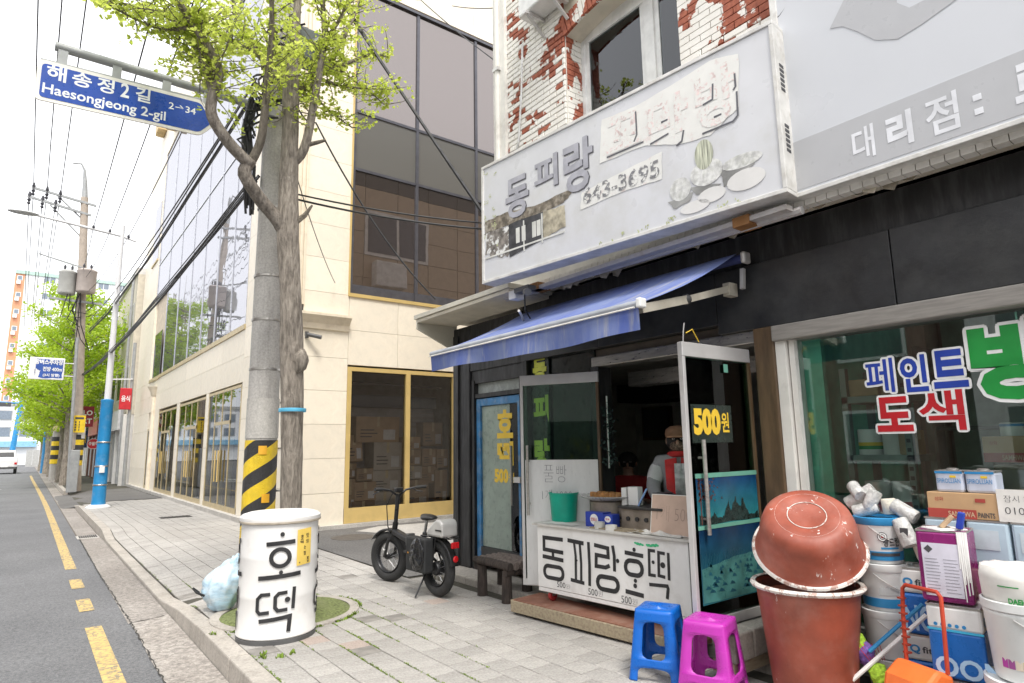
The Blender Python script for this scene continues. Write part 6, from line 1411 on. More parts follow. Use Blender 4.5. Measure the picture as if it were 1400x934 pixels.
# ---------------------------------------------------------------- electric folding bicycle
RW, FW = Vector((3.46,5.84,0)), Vector((3.41,6.84,0)); ux = (FW-RW).normalized(); BM = fr((RW.x,RW.y,0), ux, (0,0,1))   # u forward, v up, w to the right side (+x?)
WBs = (FW-RW).length
bk_ = thing('electric_bicycle', 'black fat-tyre folding electric bicycle parked beside the black pillar', 'bicycle', (3.44,6.3,0))
tyre = M('tyre_rubber', (.03,.03,.03), .8, bump=.5, bs=90); bfm = M('bike_black', (.018,.018,.019), .35, var=.3); rimb = M('rim_black', (.03,.03,.032), .4, .4); spk = M('spoke_steel', (.5,.5,.5), .3, .8)
Rw = .275
def wheel(u, name, steer=0):
    WM = BM @ Matrix.Translation((u,Rw,0)) @ Matrix.Rotation(steer,4,'Y') @ Matrix(((1,0,0,0),(0,0,1,0),(0,-1,0,0),(0,0,0,1)))
    wl = MB(WM).torus(Rw-.05,.05,40,12,ry=.047).obj('wheel', tyre, bk_, smooth=True)
    MB(WM).torus(Rw-.105,.014,36,8,ry=.032).obj('rim', rimb, wl, smooth=True)
    sp = MB(WM)
    for i in range(20):
        a = 2*math.pi*i/20; b_ = a+(.35 if i%2 else -.35); y = .02 if i%2 else -.02
        sp.tube([(.035*math.cos(b_),y,.035*math.sin(b_)),((Rw-.11)*math.cos(a),0,(Rw-.11)*math.sin(a))], .0018, 4, False)
    sp.obj('spokes', spk, wl, kind='stuff')
    MB(WM @ Matrix.Rotation(R_(90),4,'X')).lathe([(.06,-.045),(.07,-.03),(.07,.03),(.06,.045)] if name == 'rear' else [(.025,-.05),(.03,-.02),(.03,.02),(.025,.05)], 18).obj('hub', rimb, wl, smooth=True)
    MB(WM @ Matrix.Rotation(R_(90),4,'X')).lathe([(.08,.055),(.08,.058)], 24).obj('brake_disc', spk, wl)
    fd = MB(WM); pts = [(Rw+.035)*Vector((math.cos(R_(q)),0,math.sin(R_(q)))) for q in ((range(20,175,10)) if name == 'rear' else range(35,190,10))]
    for w_ in range(2): pass
    fv = []
    for p in pts:
        for yy, rr in ((-.055,-.02),(-.035,0),(.035,0),(.055,-.02)): fv.append(p*(1+rr/(Rw+.035))+Vector((0,yy,0)))
    fd.add(fv, [(i*4+j,i*4+j+1,(i+1)*4+j+1,(i+1)*4+j) for i in range(len(pts)-1) for j in range(3)]); o = fd.obj('fender', bfm, bk_, smooth=True); o.modifiers.new('t','SOLIDIFY').thickness = .004
    return WM
wheel(0,'rear'); wheel(WBs,'front',.30)
def bt(pts, r, nm, mt=bfm, n=10): return MB(BM).tube(pts, r, n).obj(nm, mt, bk_, smooth=True)
hx = WBs-.10
MB(BM).bar((.30,.44,0),(hx-.02,.56,0),.06,.085).obj('main_beam', bfm, bk_, bev=.015); MB(BM).b(.52,.58,.44,.57,-.045,.045).obj('fold_hinge', M('hinge_grey', (.10,.10,.10), .4, .4), bk_, bev=.01)
bt([(hx+.02,.48,0),(hx-.03,.66,0)], .032, 'head_tube'); bt([(hx-.03,.66,0),(hx-.075,.98,0)], .024, 'stem')
bt([(hx-.075,.95,-.0),(hx-.08,1.02,-.10),(hx-.10,1.04,-.20),(hx-.14,1.045,-.30)], .012, 'handlebar'); bt([(hx-.075,.95,.0),(hx-.08,1.02,.10),(hx-.10,1.04,.20),(hx-.14,1.045,.30)], .012, 'handlebar')
for s_ in (-1,1):
    bt([(hx-.11,1.042,.22*s_),(hx-.145,1.047,.33*s_)], .019, 'grip', tyre); bt([(hx-.06,1.03,.20*s_),(hx-.04,1.0,.26*s_),(hx-.09,.99,.32*s_)], .006, 'brake_lever')
    bt([(hx+.02,.48,.055*s_),(hx+.05,.42,.06*s_),(WBs,Rw,.065*s_)], .018, 'fork_leg'); bt([(0,Rw,.06*s_),(.20,.36,.05*s_),(.32,.42,.03*s_)], .013, 'chain_stay'); bt([(0,Rw,.065*s_),(.10,.46,.05*s_),(.28,.50,.02*s_)], .011, 'seat_stay')
MB(BM).b(hx-.12,hx-.06,1.0,1.05,-.05,.05).obj('display', bfm, bk_, bev=.01)
bt([(hx-.07,1.0,-.06),(hx+.04,.85,-.08),(hx+.06,.62,-.05),(hx+.03,.5,-.03)], .006, 'cable', MATS['black_rubber'], 6); bt([(hx-.07,1.0,.06),(hx+.05,.88,.06),(hx+.05,.66,.04),(hx,.52,.02)], .006, 'cable', MATS['black_rubber'], 6)
bt([(.33,.40,0),(.25,.60,0)], .028, 'seat_tube'); bt([(.26,.58,0),(.215,.74,0)], .016, 'seat_post', spk)
sd2 = MB(BM).ball((0,0,0),1,16,10); sd2.v = [BM @ Vector((.20+.14*q.x,.765+.035*q.y*(1+.2*q.x),(.085-.055*max(0,q.x)-.0*q.x)*q.z)) for q in [BM.inverted() @ v for v in sd2.v]]; sd2.obj('saddle', M('saddle_vinyl', (.025,.025,.025), .4), bk_, smooth='all')
bt([(.30,.30,-.07),(.30,.30,.07)], .03, 'bottom_bracket'); MB(BM @ Matrix.Translation((.30,.30,.075))).lathe([(.085,0),(.085,.004)], 24).obj('chain_ring', spk, bk_)
for s_, dy in ((1,.12),(-1,-.12)): bt([(.30,.30,.08*s_),(.32,.30-dy,.10*s_)], .011, 'crank', spk); MB(BM).b(.27,.37,.30-dy-.012,.30-dy+.012,.10*s_,.10*s_+.09*s_).obj('pedal', M('pedal_black', (.03,.03,.03), .6), bk_); MB(BM).b(.272,.285,.30-dy-.008,.30-dy+.008,.10*s_,.10*s_+.092*s_).obj('reflector', orng, bk_)
for s_ in (-1,1): bt([(.22,.585,.07*s_),(-.28,.60,.07*s_)], .008, 'rack_rail'); bt([(.0,Rw,.075*s_),(-.06,.60,.07*s_)], .007, 'rack_stay')
for u in (.18,.05,-.08,-.2,-.28): bt([(u,.592,-.07),(u,.592,.07)], .006, 'rack_bar')
MB(BM).b(-.315,-.29,.50,.56,-.045,.045).obj('tail_light', M('tail_red', (.55,.01,.015), .25), bk_, bev=.008); MB(BM @ Matrix.Translation((-.31,.40,.0)) @ Matrix.Rotation(R_(-90),4,'Y')).lathe([(.03,0),(.032,.006),(.02,.012)], 14).obj('reflector', MATS['tail_red'], bk_)
bt([(.12,.25,-.05),(.10,.16,-.12),(.08,.01,-.22)], .009, 'kickstand')
bt([(hx+.07,.52,0),(hx+.10,.53,0)], .035, 'head_lamp')
# camera sees its left side (-w is left when facing forward?) - bag hangs on the roadside flank
side = -1 if (BM @ Vector((0,0,-1))).x < (BM @ Vector((0,0,1))).x else 1
pn = MB(BM).b(-.03,.33,.24,.58,.07*side,.19*side); g_ = pn
bg3 = thing('pannier_bag', 'black open pannier bag with crumpled plastic on the bicycle', 'bag', (3.36,6.05,.25)); pn.obj('shell', M('pannier_cloth', (.02,.021,.022), .7), bg3, bev=.02)
g_ = MB(); g_.ball((0,0,0),1,16,12); g_.v = [BM @ Vector((.10+.13*v.x*(1+.3*noise.noise(v*3)),.42+.16*v.y*(1+.3*noise.noise(v*3)),side*(.195+.03*v.z*(1+.6*noise.noise(v*4))))) for v in g_.v]; g_.obj('crumpled_film', M('black_film', (.015,.015,.017), .22, var=.5), bg3)
sb_ = thing('rack_bag', 'silver white soft bag strapped on the rear rack of the bicycle', 'bag', (3.46,5.9,.61)); SM = BM @ Matrix.Translation((-.07,.60,.0))
pr = [(-.14,0),(.15,0),(.13,.06),(-.03,.17),(-.10,.17),(-.14,.13)]; MB(SM).prism(pr, -.10, .10).obj('shell', M('silver_cloth', (.55,.54,.52), .4, .1, var=.1), sb_, bev=.02)
MB(SM).prism([(.02,.135),(.10,.085),(.105,.092),(.03,.145)], -.07, .07).obj('pale_panel', wht, sb_); MB(SM).b(-.14,-.03,.06,.075,.101,.104).obj('zip', inkb, sb_); MB(SM).b(-.14,-.03,.06,.075,-.104,-.101).obj('zip', inkb, sb_)
# ================================================================ the street beyond
white_t = M('white_post', (.70,.70,.70), .4, var=.04); bluep = M('post_blue', (.02,.24,.52), .4, var=.1, vs=3, dirt=(.3,.4,.5), dfac=.3, ds=5)
bp_ = thing('lamp_post', 'street lamp post, white above and thick blue sleeve below, on the footway', 'lamp post', (1.68,20.9,0))
MB().lathe([(.30,0),(.30,.03),(.20,.10)], 20, (1.68,20.9,0)).obj('base', white_t, bp_, smooth=True)
MB().lathe([(.175,.08),(.165,.2),(.150,2.86),(.158,2.88),(.158,2.94),(.10,2.96)], 20, (1.68,20.9,0), (False,True)).obj('sleeve', bluep, bp_, smooth=True)
for z in (.6,1.1,1.75): MB().lathe([(.17,z),(.175,z+.01),(.175,z+.03),(.17,z+.04)], 20, (1.68,20.9,0), (False,False)).obj('strap', steel, bp_)
MB().b(1.62,1.74,20.70,20.75,.95,1.12).obj('meter_tag', wht, bp_)
MB().tube([(1.68,20.9,2.9),(1.68,20.9,8.05)], [.085,.06], 14).obj('mast', white_t, bp_, smooth=True); MB().tube([(1.68,20.9,8.05),(1.68,20.9,8.4)], .008, 5).obj('finial', white_t, bp_)
MB().tube([(2.05,20.9,7.62),(1.68,20.9,7.72),(-.35,20.9,7.93)], [.03,.04,.035], 10).obj('arm', white_t, bp_, smooth=True)
lh = MB().ball((0,0,0),1,16,10); lh.v = [Vector((-.62+.36*v.x,20.9+.16*v.y,7.94+.05*v.z)) for v in lh.v]; lh.obj('lamp_head', M('lamp_grey', (.50,.51,.50), .4), bp_, smooth=True)
for (x, z) in ((.97,7.80),(1.37,7.76),(1.84,7.68)): MB().lathe([(.03,-.05),(.045,0),(.03,.08)], 10, (x,20.9,z+.02)).obj('insulator', M('insulator_dark', (.06,.06,.07), .4), bp_)
# leaning utility pole with transformers
UB, UT = Vector((1.66,30.6,0)), Vector((.97,30.6,12.9))
def ul(z): return UB.lerp(UT, z/12.9)
up_ = thing('utility_pole', 'tall slightly leaning utility pole with crossarms and two transformers', 'utility pole', tuple(UB))
MB().tube([UB,ul(6),ul(12.0)], [.19,.165,.135], 16).obj('shaft', M('warm_concrete', (.42,.36,.30), .85, var=.1, bump=.2), up_, smooth=True)
MB().tube([ul(12.0),ul(12.6),ul(13.2)+Vector((-.03,0,0)),Vector((.80,30.6,13.45)),Vector((.5,30.6,13.4))], [.12,.09,.05,.04,.03], 10).obj('lamp_neck', galv, up_, smooth=True)
for (a, b_, zs_) in (((-.75,30.5,12.0),(1.45,30.5,11.70),12),((-.85,30.5,11.60),(1.3,30.5,11.25),11)):
    MB().bar(a, b_, .08, .09).obj('crossarm', galv, up_)
    for t in (.03,.23,.43):
        p = Vector(a).lerp(Vector(b_), t); MB().lathe([(.03,-.32),(.07,-.26),(.03,-.2),(.075,-.12),(.03,-.06),(.07,.05),(.03,.22)], 10, tuple(p)).obj('insulator', M('insulator_dark', (.06,.06,.07), .4), up_, smooth=True)
MB().bar((.1,30.5,11.85),tuple(ul(11.0)),.05,.05).obj('brace', galv, up_); MB().bar((-.1,30.5,11.4),tuple(ul(10.2)),.05,.05).obj('brace', galv, up_)
tfm = M('transformer_grey', (.46,.46,.43), .5, var=.06); tfb = M('transformer_tan', (.48,.42,.38), .5, var=.06)
for (x, y, z, r_, mt) in ((.72,30.35,7.75,.30,tfm),(1.34,30.15,7.85,.34,tfb)):
    tf = MB().lathe([(r_*.8,0),(r_*.95,.03),(r_,.08),(r_,.85),(r_*1.05,.87),(r_*1.05,.93),(r_*.7,1.0)], 20, (x,y,z)).obj('transformer', mt, up_, smooth=True)
    for k in (-.12,.12): MB().lathe([(.05,0),(.06,.05),(.04,.12),(.05,.2),(.02,.28)], 8, (x+k,y,z+.95)).obj('bushing', M('insulator_dark', (.06,.06,.07), .4), tf)
MB().bar((.2,30.3,7.55),(1.95,30.3,7.5),.08,.08).obj('crossarm', galv, up_); MB().bar((-.3,30.4,9.3),(1.2,30.4,8.95),.05,.05).obj('crossarm', galv, up_)
for k in range(9):
    a = Vector((rnd.uniform(.5,1.7),30.2,rnd.uniform(7.2,8.6))); b_ = ul(rnd.uniform(5.0,7.2))+Vector((jit(.3),-.2,0)); m_ = (a+b_)/2+Vector((jit(.5),-.1,-.5)); MB().tube([a,m_,b_], .018, 5).obj('jumper', clamp, up_)
MB().lathe([(.195,2.05),(.195,2.5)], 16, tuple(ul(0)-Vector((.04,0,0))), (False,False)).obj('white_band', white_t, up_)
for k in range(3):
    MB().lathe([(.199,1.0+k*.4),(.199,1.2+k*.4)], 16, (UB.x-.06,UB.y,0), (False,False)).obj('stripe', sly, up_); MB().lathe([(.199,1.2+k*.4),(.199,1.4+k*.4)], 16, (UB.x-.06,UB.y,0), (False,False)).obj('stripe', slb, up_)
# parking sign post
pk = thing('parking_sign', 'white and blue coach parking sign with peeling film on grey post', 'road sign', (1.38,30.0,0))
MB().tube([(1.38,30.0,0),(1.22,30.0,6.0)], .06, 10).obj('post', galv, pk, smooth=True)
for z in (4.45,4.95): MB().tube([(.85,30.0,z),(1.25,30.0,z)], .02, 6).obj('bracket', white_t, pk)
MB().b(-.2,.90,29.94,29.98,4.28,5.13).obj('board', wht, pk, bev=.02); KF = fr((0,29.938,0),(1,0,0),(0,0,1))
bl_ = MB(KF); blob(bl_, [(-.02,4.42),(.02,5.06),(.84,5.05),(.84,4.34),(.1,4.34),(.14,4.6),(-.0,4.7)], .0, .02); bl_.obj('film', M('film_blue', (.03,.09,.36), .5), pk)
t = MB(KF); t.text('광버스주차장', -.04,4.86,.84,5.06,.04,.004); t.obj('lettering', wh_f, pk); t = MB(KF); t.text('전방 400m', .22,4.60,.82,4.78,.03,.004); t.obj('lettering', wh_f, pk); t = MB(KF); t.text('(3시 방향)', .24,4.38,.76,4.52,.03,.004); t.obj('lettering', wh_f, pk)
yb = thing('yellow_board', 'yellow notice board with black writing on the utility pole', 'sign', (1.5,30.3,2.3)); MB().b(1.36,1.76,30.28,30.31,2.28,2.95).obj('board', sly, yb); KF = fr((0,30.278,0),(1,0,0),(0,0,1))
MB(KF).b(1.42,1.70,2.8,2.88,0,.003).obj('print', inkd, yb)
for i in range(4): MB(KF).b(1.42,1.47,2.35+i*.1,2.42+i*.1,0,.003).obj('print', inkd, yb); MB(KF).b(1.55,1.58,2.35+i*.1,2.43+i*.1,0,.003).obj('print', inkd, yb)
one(MB().b(1.36,1.66,29.8,30.05,.0,1.6), 'control_cabinet', galv, 'grey roadside control cabinet next to the utility pole', 'cabinet', bev=.02)
# projecting shop signs
rs_ = thing('red_hanging_sign', 'small red box sign hung from a bracket near the beige building', 'sign', (3.2,31.5,3.2)); rdm = M('sign_red', (.52,.02,.03), .4)
MB().tube([(3.38,31.6,.1),(3.38,31.6,6.2)], .07, 10).obj('downpipe', galv, rs_); MB().bar((2.6,31.5,4.55),(3.4,31.5,4.6),.05,.05).obj('bracket', white_t, rs_); MB().b(2.96,3.40,31.45,31.55,3.28,4.2).obj('box', rdm, rs_, bev=.02)
MB(fr((0,31.445,0),(1,0,0),(0,0,1))).text('음식', 3.02,3.62,3.34,3.88,.02,.002).obj('lettering', wh_f, rs_)
ov = thing('oval_sign', 'oval red shop sign with white letters near the lamp post', 'sign', (2.6,38,2.)); OV = fr((0,38,0),(1,0,0),(0,0,1)); MB(OV).disc(2.62,1.92,.27,.26,.0,24).obj('rim', wh_f, ov); MB(OV).disc(2.62,1.92,.25,.24,.004,24).obj('disc', rdm, ov); MB(OV).text('주말여', 2.42,1.84,2.82,2.02,.03,.008).obj('lettering', wh_f, ov); MB().bar((2.8,38.05,1.95),(3.4,38.05,1.95),.04,.04).obj('bracket', galv, ov)
lr = thing('red_block_sign', 'dark red stacked-letter shop sign behind the utility pole', 'sign', (2.1,37.5,3)); MB().b(2.0,2.5,37.5,37.6,2.75,3.75).obj('box', M('dark_red', (.30,.015,.03), .5), lr); LRF = fr((0,37.495,0),(1,0,0),(0,0,1)); MB(LRF).text('LO', 2.06,3.3,2.44,3.55,.03,.002).obj('lettering', wh_f, lr); MB(LRF).text('RT', 2.06,2.9,2.44,3.15,.03,.002).obj('lettering', wh_f, lr)
bs2 = thing('blue_banner_sign', 'dark blue vertical shop sign behind the street trees', 'sign', (1.9,41,2)); MB().b(2.0,2.55,41,41.1,1.75,3.3).obj('box', M('navy_sign', (.02,.05,.16), .5), bs2); BSF = fr((0,40.995,0),(1,0,0),(0,0,1)); MB(BSF).text('가구', 2.06,2.7,2.48,3.1,.03,.002).obj('lettering', wh_f, bs2); MB(BSF).text('최저', 2.06,2.0,2.48,2.4,.03,.002).obj('lettering', cy_, bs2)
# houses along the footway
def house(label, y0, y1, h, x0, wall, gf, rows, cols_, trim, signm=None):
    b_ = thing('street_house', label, 'building', (x0,(y0+y1)/2,0), 'houses along the far footway')
    MB().b(x0,x0+7,y0,y1,3.2,h).obj('wall', wall, b_); MB().b(x0+.05,x0+7,y0+.02,y1-.02,0,3.2).obj('ground_floor', gf, b_); MB().b(x0-.1,x0+7,y0,y1,h,h+.3).obj('parapet', trim, b_)
    HF = fr((x0,0,0),(0,-1,0),(0,0,1)); w_ = (y1-y0)/cols_
    for r_ in range(rows):
        for c in range(cols_):
            yc = y0+(c+.5)*w_; z0_ = 4.0+r_*3.0; o = MB(HF).b(-yc-w_*.3,-yc+w_*.3,z0_,z0_+1.5,-.1,.03).obj('window', trim, b_); MB(HF).b(-yc-w_*.26,-yc+w_*.26,z0_+.08,z0_+1.42,.031,.034).obj('pane', M('far_pane', (.06,.07,.08), .2), o)
    for c in range(cols_+1):
        yy = y0+.2+(y1-y0-.4)*c/cols_; MB(HF).b(-yy-.16,-yy+.16,0,3.2,-.02,.12).obj('column', trim, b_)
    for c in range(cols_): yy = y0+.2+(y1-y0-.4)*(c+.5)/cols_; MB(HF).b(-yy-w_*.3,-yy+w_*.3,.05,2.4,-.02,.04).obj('shop_door', M('far_door', (.20,.20,.2), .4), b_)
    if signm: MB(HF).b(-y1+.3,-y0-.3,2.5,3.4,.12,.3).obj('fascia_sign', signm, b_)
    MB(HF).tube([(-y0-.25,.1,.15),(-y0-.25,h,.15)], .06, 8).obj('downpipe', galv, b_)
    MB(HF).b(-y1+.8,-y1+1.6,3.6,4.2,.0,.35).obj('air_unit', upv, b_)
cream2 = M('cream_render', (.60,.55,.45), .8, var=.08); whr = M('white_render', (.66,.65,.63), .8, var=.06); brn = M('brown_tile', (.20,.11,.08), .6, var=.2); gry = M('grey_render', (.42,.42,.41), .8, var=.1)
house('cream house with white ground floor next to the beige building', 33.6, 41.5, 9.8, 3.5, cream2, whr, 2, 3, whr, M('signs_grey', (.55,.55,.56), .5))
house('house with brown tiled ground floor and red fascia sign', 41.6, 50, 7.2, 3.3, whr, brn, 1, 3, brn, M('fascia_coral', (.55,.16,.12), .5))
house('grey house beyond the red fascia one', 50.1, 63, 8.6, 3.4, gry, whr, 1, 4, whr, M('signs_grey', (.55,.55,.56), .5)); house('pale house nearest the road junction', 63.1, 92, 6.8, 3.4, whr, gry, 1, 6, whr)
# apartment tower
ap = thing('apartment_tower', 'white apartment tower with orange end strip and green roof line', 'building', (4,130,0)); apw = M('tower_white', (.78,.79,.80), .7, var=.03); apo = M('tower_orange', (.64,.30,.17), .7, var=.06)
MB().b(-2.7,13.2,130,142,-.1,31).obj('wall', apw, ap); MB().b(-4.0,-2.7,130.0,142,-.1,31).obj('end_wall', apo, ap); MB().b(-4.0,13.3,129.8,142,31,31.6).obj('parapet', M('tower_green', (.40,.56,.48), .7), ap); MB().b(1.5,6.0,133,140,31.6,35.5).obj('roof_house', apw, ap)
pn_ = M('tower_pane', (.20,.24,.29), .3)
for f_ in range(11):
    z = 1.4+f_*2.85; o = MB().b(-3.7,-3.0,129.94,130,z,z+.8).obj('window', apw, ap); MB().b(-3.62,-3.08,129.92,129.94,z+.08,z+.72).obj('pane', pn_, o)
    MB().b(-3.75,-3.2,129.6,130,z-.7,z-.15).obj('air_unit', upv, ap)
    for x in (-.2,3.4,7.5,10.3): o = MB().b(x,x+1.7,129.94,130,z,z+1.2).obj('window', apw, ap); MB().b(x+.08,x+.8,129.92,129.94,z+.1,z+1.1).obj('pane', pn_, o); MB().b(x+.9,x+1.62,129.92,129.94,z+.1,z+1.1).obj('pane', pn_, o)
fb = thing('low_white_building', 'low white building closing the far end of the street', 'building', (-6,112,0)); MB().b(-22,1.5,113,122,-.1,8.2).obj('wall', apw, fb); MB().b(-22,1.6,112.8,122,8.2,8.7).obj('parapet', gry, fb)
for f_ in range(2):
    for k in range(8): x = -20+k*2.7; o = MB().b(x,x+1.8,112.95,113,3.8+f_*2.3,5.2+f_*2.3).obj('window', gry, fb); MB().b(x+.1,x+1.7,112.93,112.95,3.9+f_*2.3,5.1+f_*2.3).obj('pane', pn_, o)
MB().b(-21,1,112.4,113,2.4,3.2).obj('fascia_sign', M('signs_pale_blue', (.25,.48,.66), .5), fb)
hd_ = thing('site_hoarding', 'grey panel hoarding at the far end of the footway', 'hoarding', (1.5,95,0)); 
for i in range(6): MB().b(.0+i*.62,.6+i*.62,95,95.08,-.1,1.9).obj('panel', gry, hd_)
ga = thing('blue_gantry', 'blue traffic signal mast at the far junction', 'signal mast', (-1.4,99,0)); MB().tube([(-1.5,99,-.15),(-1.0,99,8.5)], [.32,.22], 12).obj('mast', bluep, ga, smooth=True); MB().tube([(-1.05,99,7.6),(-6,99,7.9)], .12, 8).obj('arm', bluep, ga); MB().b(-3.4,-2.0,98.8,99,7.2,7.7).obj('signal_head', inkd, ga); MB().tube([(-1.2,99,5.0),(1.2,99,4.7)], .09, 8).obj('arm', bluep, ga)
g2 = thing('blue_post', 'slim post with blue lower half among the far street trees', 'post', (1.1,60,0)); MB().tube([(1.1,60,0),(1.1,60,3.4)], .17, 12).obj('sleeve', bluep, g2, smooth=True); MB().tube([(1.1,60,3.4),(1.1,60,8)], .07, 10).obj('mast', white_t, g2)
g3 = thing('striped_pole', 'second concrete pole with yellow and black stripes among street trees', 'pole', (1.35,44.5,0)); MB().tube([(1.35,44.5,0),(1.3,44.5,9)], [.26,.2], 14).obj('shaft', polec, g3, smooth=True)
for k in range(3): MB().lathe([(.27,.9+k*.5),(.27,1.15+k*.5)], 14, (1.35,44.5,0), (False,False)).obj('stripe', sly, g3); MB().lathe([(.27,1.15+k*.5),(.27,1.4+k*.5)], 14, (1.35,44.5,0), (False,False)).obj('stripe', slb, g3)
MB().b(1.05,1.6,44.2,44.24,2.7,3.6).obj('notice', M('pale_yellow', (.66,.58,.30), .6), g3)
bsg = thing('far_road_sign', 'blue direction sign half hidden by the far tree crowns', 'road sign', (0,62,5)); MB().b(-.9,1.4,62,62.06,6.0,6.7).obj('board', M('sign_blue2', (.03,.12,.36), .4), bsg); MB().tube([(1.1,62.1,0),(1.1,62.1,6.8),(-.6,62.1,6.9)], .08, 8).obj('mast', galv, bsg); MB(fr((0,61.99,0),(1,0,0),(0,0,1))).text('시장길', -.6,6.2,1.1,6.5,.02,.002).obj('lettering', wh_f, bsg)
# white pick-up truck
tr = thing('white_truck', 'small white pick-up truck driving away at the far left', 'truck', (-1.35,68,-.15)); trw = M('truck_white', (.72,.72,.72), .3, var=.03); tx0, tx1 = -2.15, -.52
MB().b(tx0,tx1,67,69.6,.42,1.0).obj('bed', trw, tr, bev=.03); MB(fr((0,69.6,0),(1,0,0),(0,0,1))).b(tx0+.05,tx1-.05,.35,1.15,-1.8,0).obj('cab_base', trw, tr, bev=.05)
MB().add([(tx0+.1,69.6,1.1),(tx1-.1,69.6,1.1),(tx1-.22,69.9,1.78),(tx0+.22,69.9,1.78),(tx0+.1,71.2,1.1),(tx1-.1,71.2,1.1),(tx1-.22,70.9,1.78),(tx0+.22,70.9,1.78)], [(0,1,2,3),(5,4,7,6),(3,2,6,7),(1,5,6,2),(4,0,3,7),(0,4,5,1)]).obj('cab', trw, tr, bev=.04)
MB().add([(tx0+.28,69.62,1.22),(tx1-.28,69.62,1.22),(tx1-.34,69.80,1.62),(tx0+.34,69.80,1.62)], [(0,1,2,3)]).obj('rear_window', inkd, tr)
for x in (tx0+.03,tx1-.2): MB().b(x,x+.17,66.95,67,.62,.78).obj('tail_light', MATS['tail_red'], tr)
MB().b(-1.55,-1.1,66.94,67,.40,.55).obj('number_plate', wht, tr); MB().b(tx0+.05,tx1-.05,66.9,67,.26,.42).obj('bumper', M('bumper_dark', (.07,.07,.07), .6), tr)
for x in (tx0+.12,tx1-.12):
    for y in (67.6,70.7): MB(Matrix.Translation((x,y,.17)) @ Matrix.Rotation(R_(90),4,'Y')).lathe([(.28,-.1),(.32,-.08),(.32,.08),(.28,.1)], 16).obj('wheel', tyre, tr, smooth=True)
# street trees down the road
lf2 = mat_leaf('street_leaf', (.30,.45,.022), (.46,.58,.05), .5)
def far_tree(label, x, y, h, rad, seed):
    r2 = random.Random(seed); t = thing('street_tree', label, 'tree', (x,y,0), 'ginkgo street trees', 0)
    tr_ = MB(); pts = [(0,0,0),(.03,0,1.5),(-.05,.05,3.2),(.02,0,h*.6),(0,0,h*.95)]; tr_.tube(pts, [.19,.16,.13,.08,.02], 10); tr_.obj('trunk', bark, t, smooth=True)
    lm = MB(); lv = MB()
    for k in range(34):
        z = r2.uniform(h*.28, h*.92); a = r2.uniform(0,6.28); f = 1-(z/h-.45)**2*1.6; L = rad*max(.25,f)*r2.uniform(.7,1.1); el = r2.uniform(.25,.8); p = Vector((0,0,z*.85)); d = Vector((math.cos(a),math.sin(a),el)).normalized()
        q = [p+d*L*i/4+Vector((0,0,.1*i*i/4*.3)) for i in range(5)]; lm.tube(q, [.05,.04,.03,.02,.01], 5, False)
        for j in range(230):
            c = q[0].lerp(q[-1], r2.random()**.6)+Vector((r2.gauss(0,.22),r2.gauss(0,.22),r2.gauss(0,.2))); s = r2.uniform(.07,.13); u = Vector((r2.gauss(0,1),r2.gauss(0,1),r2.gauss(0,1))).normalized(); v = u.orthogonal().normalized()
            lv.add([c,c+u*s+v*s*.6,c+u*s*1.5,c+u*s-v*s*.6],[(0,1,2,3)])
    lm.obj('limbs', bark, t, kind='stuff'); lv.obj('crown', lf2, t, kind='stuff')
for i, (x, y, h, r_, lb) in enumerate(((1.5,36.8,11.4,2.7,'nearest lime green street tree beyond the utility pole'),(1.45,40.5,11.2,2.6,'second lime green street tree beyond the utility pole'),(1.35,46.5,10.6,2.4,'third lime green street tree behind the striped pole'),(1.3,50.5,10.4,2.3,'fourth street tree down the footway'),(1.2,58.0,10,2.2,'fifth street tree beside the slim blue post'),(1.05,68.0,9.5,2.1,'farthest street tree near the junction'))): far_tree(lb, x, y, h, r_, 50+i)
# buildings across the road, seen only as reflections in the shop windows
for (y0, y1, h, mt, lb) in ((-24,-8,10,cream2,'cream house across the road mirrored in the paint shop window'),(-7,6,7.5,whr,'pale house across the road mirrored in the stall glass'),(7,22,11,brn,'brown house across the road mirrored in the beige building'),(23,44,8,whr,'white house across the road mirrored in the bronze doors')):
    b_ = thing('opposite_house', lb, 'building', (-11.5,(y0+y1)/2,0), 'houses across the road'); MB().b(-19,-11.5,y0,y1,-.1,h).obj('wall', mt, b_); MB().b(-19,-11.3,y0,y1,h,h+.4).obj('parapet', gry, b_)
    n = int((y1-y0)/3)
    for r_ in range(int(h//3)):
        for c in range(n): yc = y0+(c+.5)*(y1-y0)/n; o = MB().b(-11.5,-11.45,yc-1,yc+1,.8+r_*3.1,2.4+r_*3.1).obj('window', whr, b_); MB().b(-11.45,-11.44,yc-.9,yc+.9,.9+r_*3.1,2.3+r_*3.1).obj('pane', M('far_pane', (.06,.07,.08), .2), o)
# rear wing of the shop building, mirrored in the bronze glass
MB().b(5.25,14,-2.2,6.84,3.0,11.4).obj('rear_wing', jointm, S); MB().b(9.0,14,-2.2,6.84,0,3.0).obj('rear_wing', jointm, S)
dkp = M('dark_cladding', (.05,.045,.042), .5)
for i in range(8):
    for j in range(12):
        x = 5.25+i*1.09; z = 2.95+j*.70
        if 2 <= i <= 3 and 6 <= j <= 7: continue
        MB().b(x+.01, x+1.08, 6.84, 6.87, z+.01, z+.69).obj('cladding_panel', dkp if j > 8 else tanw, S)
sw = MB().b(7.45,9.6,6.85,6.9,7.15,8.55).obj('window', upv, S); MB().b(7.55,8.48,6.9,6.91,7.25,8.45).obj('pane', mull, sw); MB().b(8.57,9.5,6.9,6.91,7.25,8.45).obj('pane', mull, sw)
MB().b(7.7,8.7,6.87,7.2,6.2,6.95).obj('air_unit', upv, S, bev=.03); MB().b(5.2,14,6.8,7.0,11.35,11.5).obj('roof_coping', blk, S)
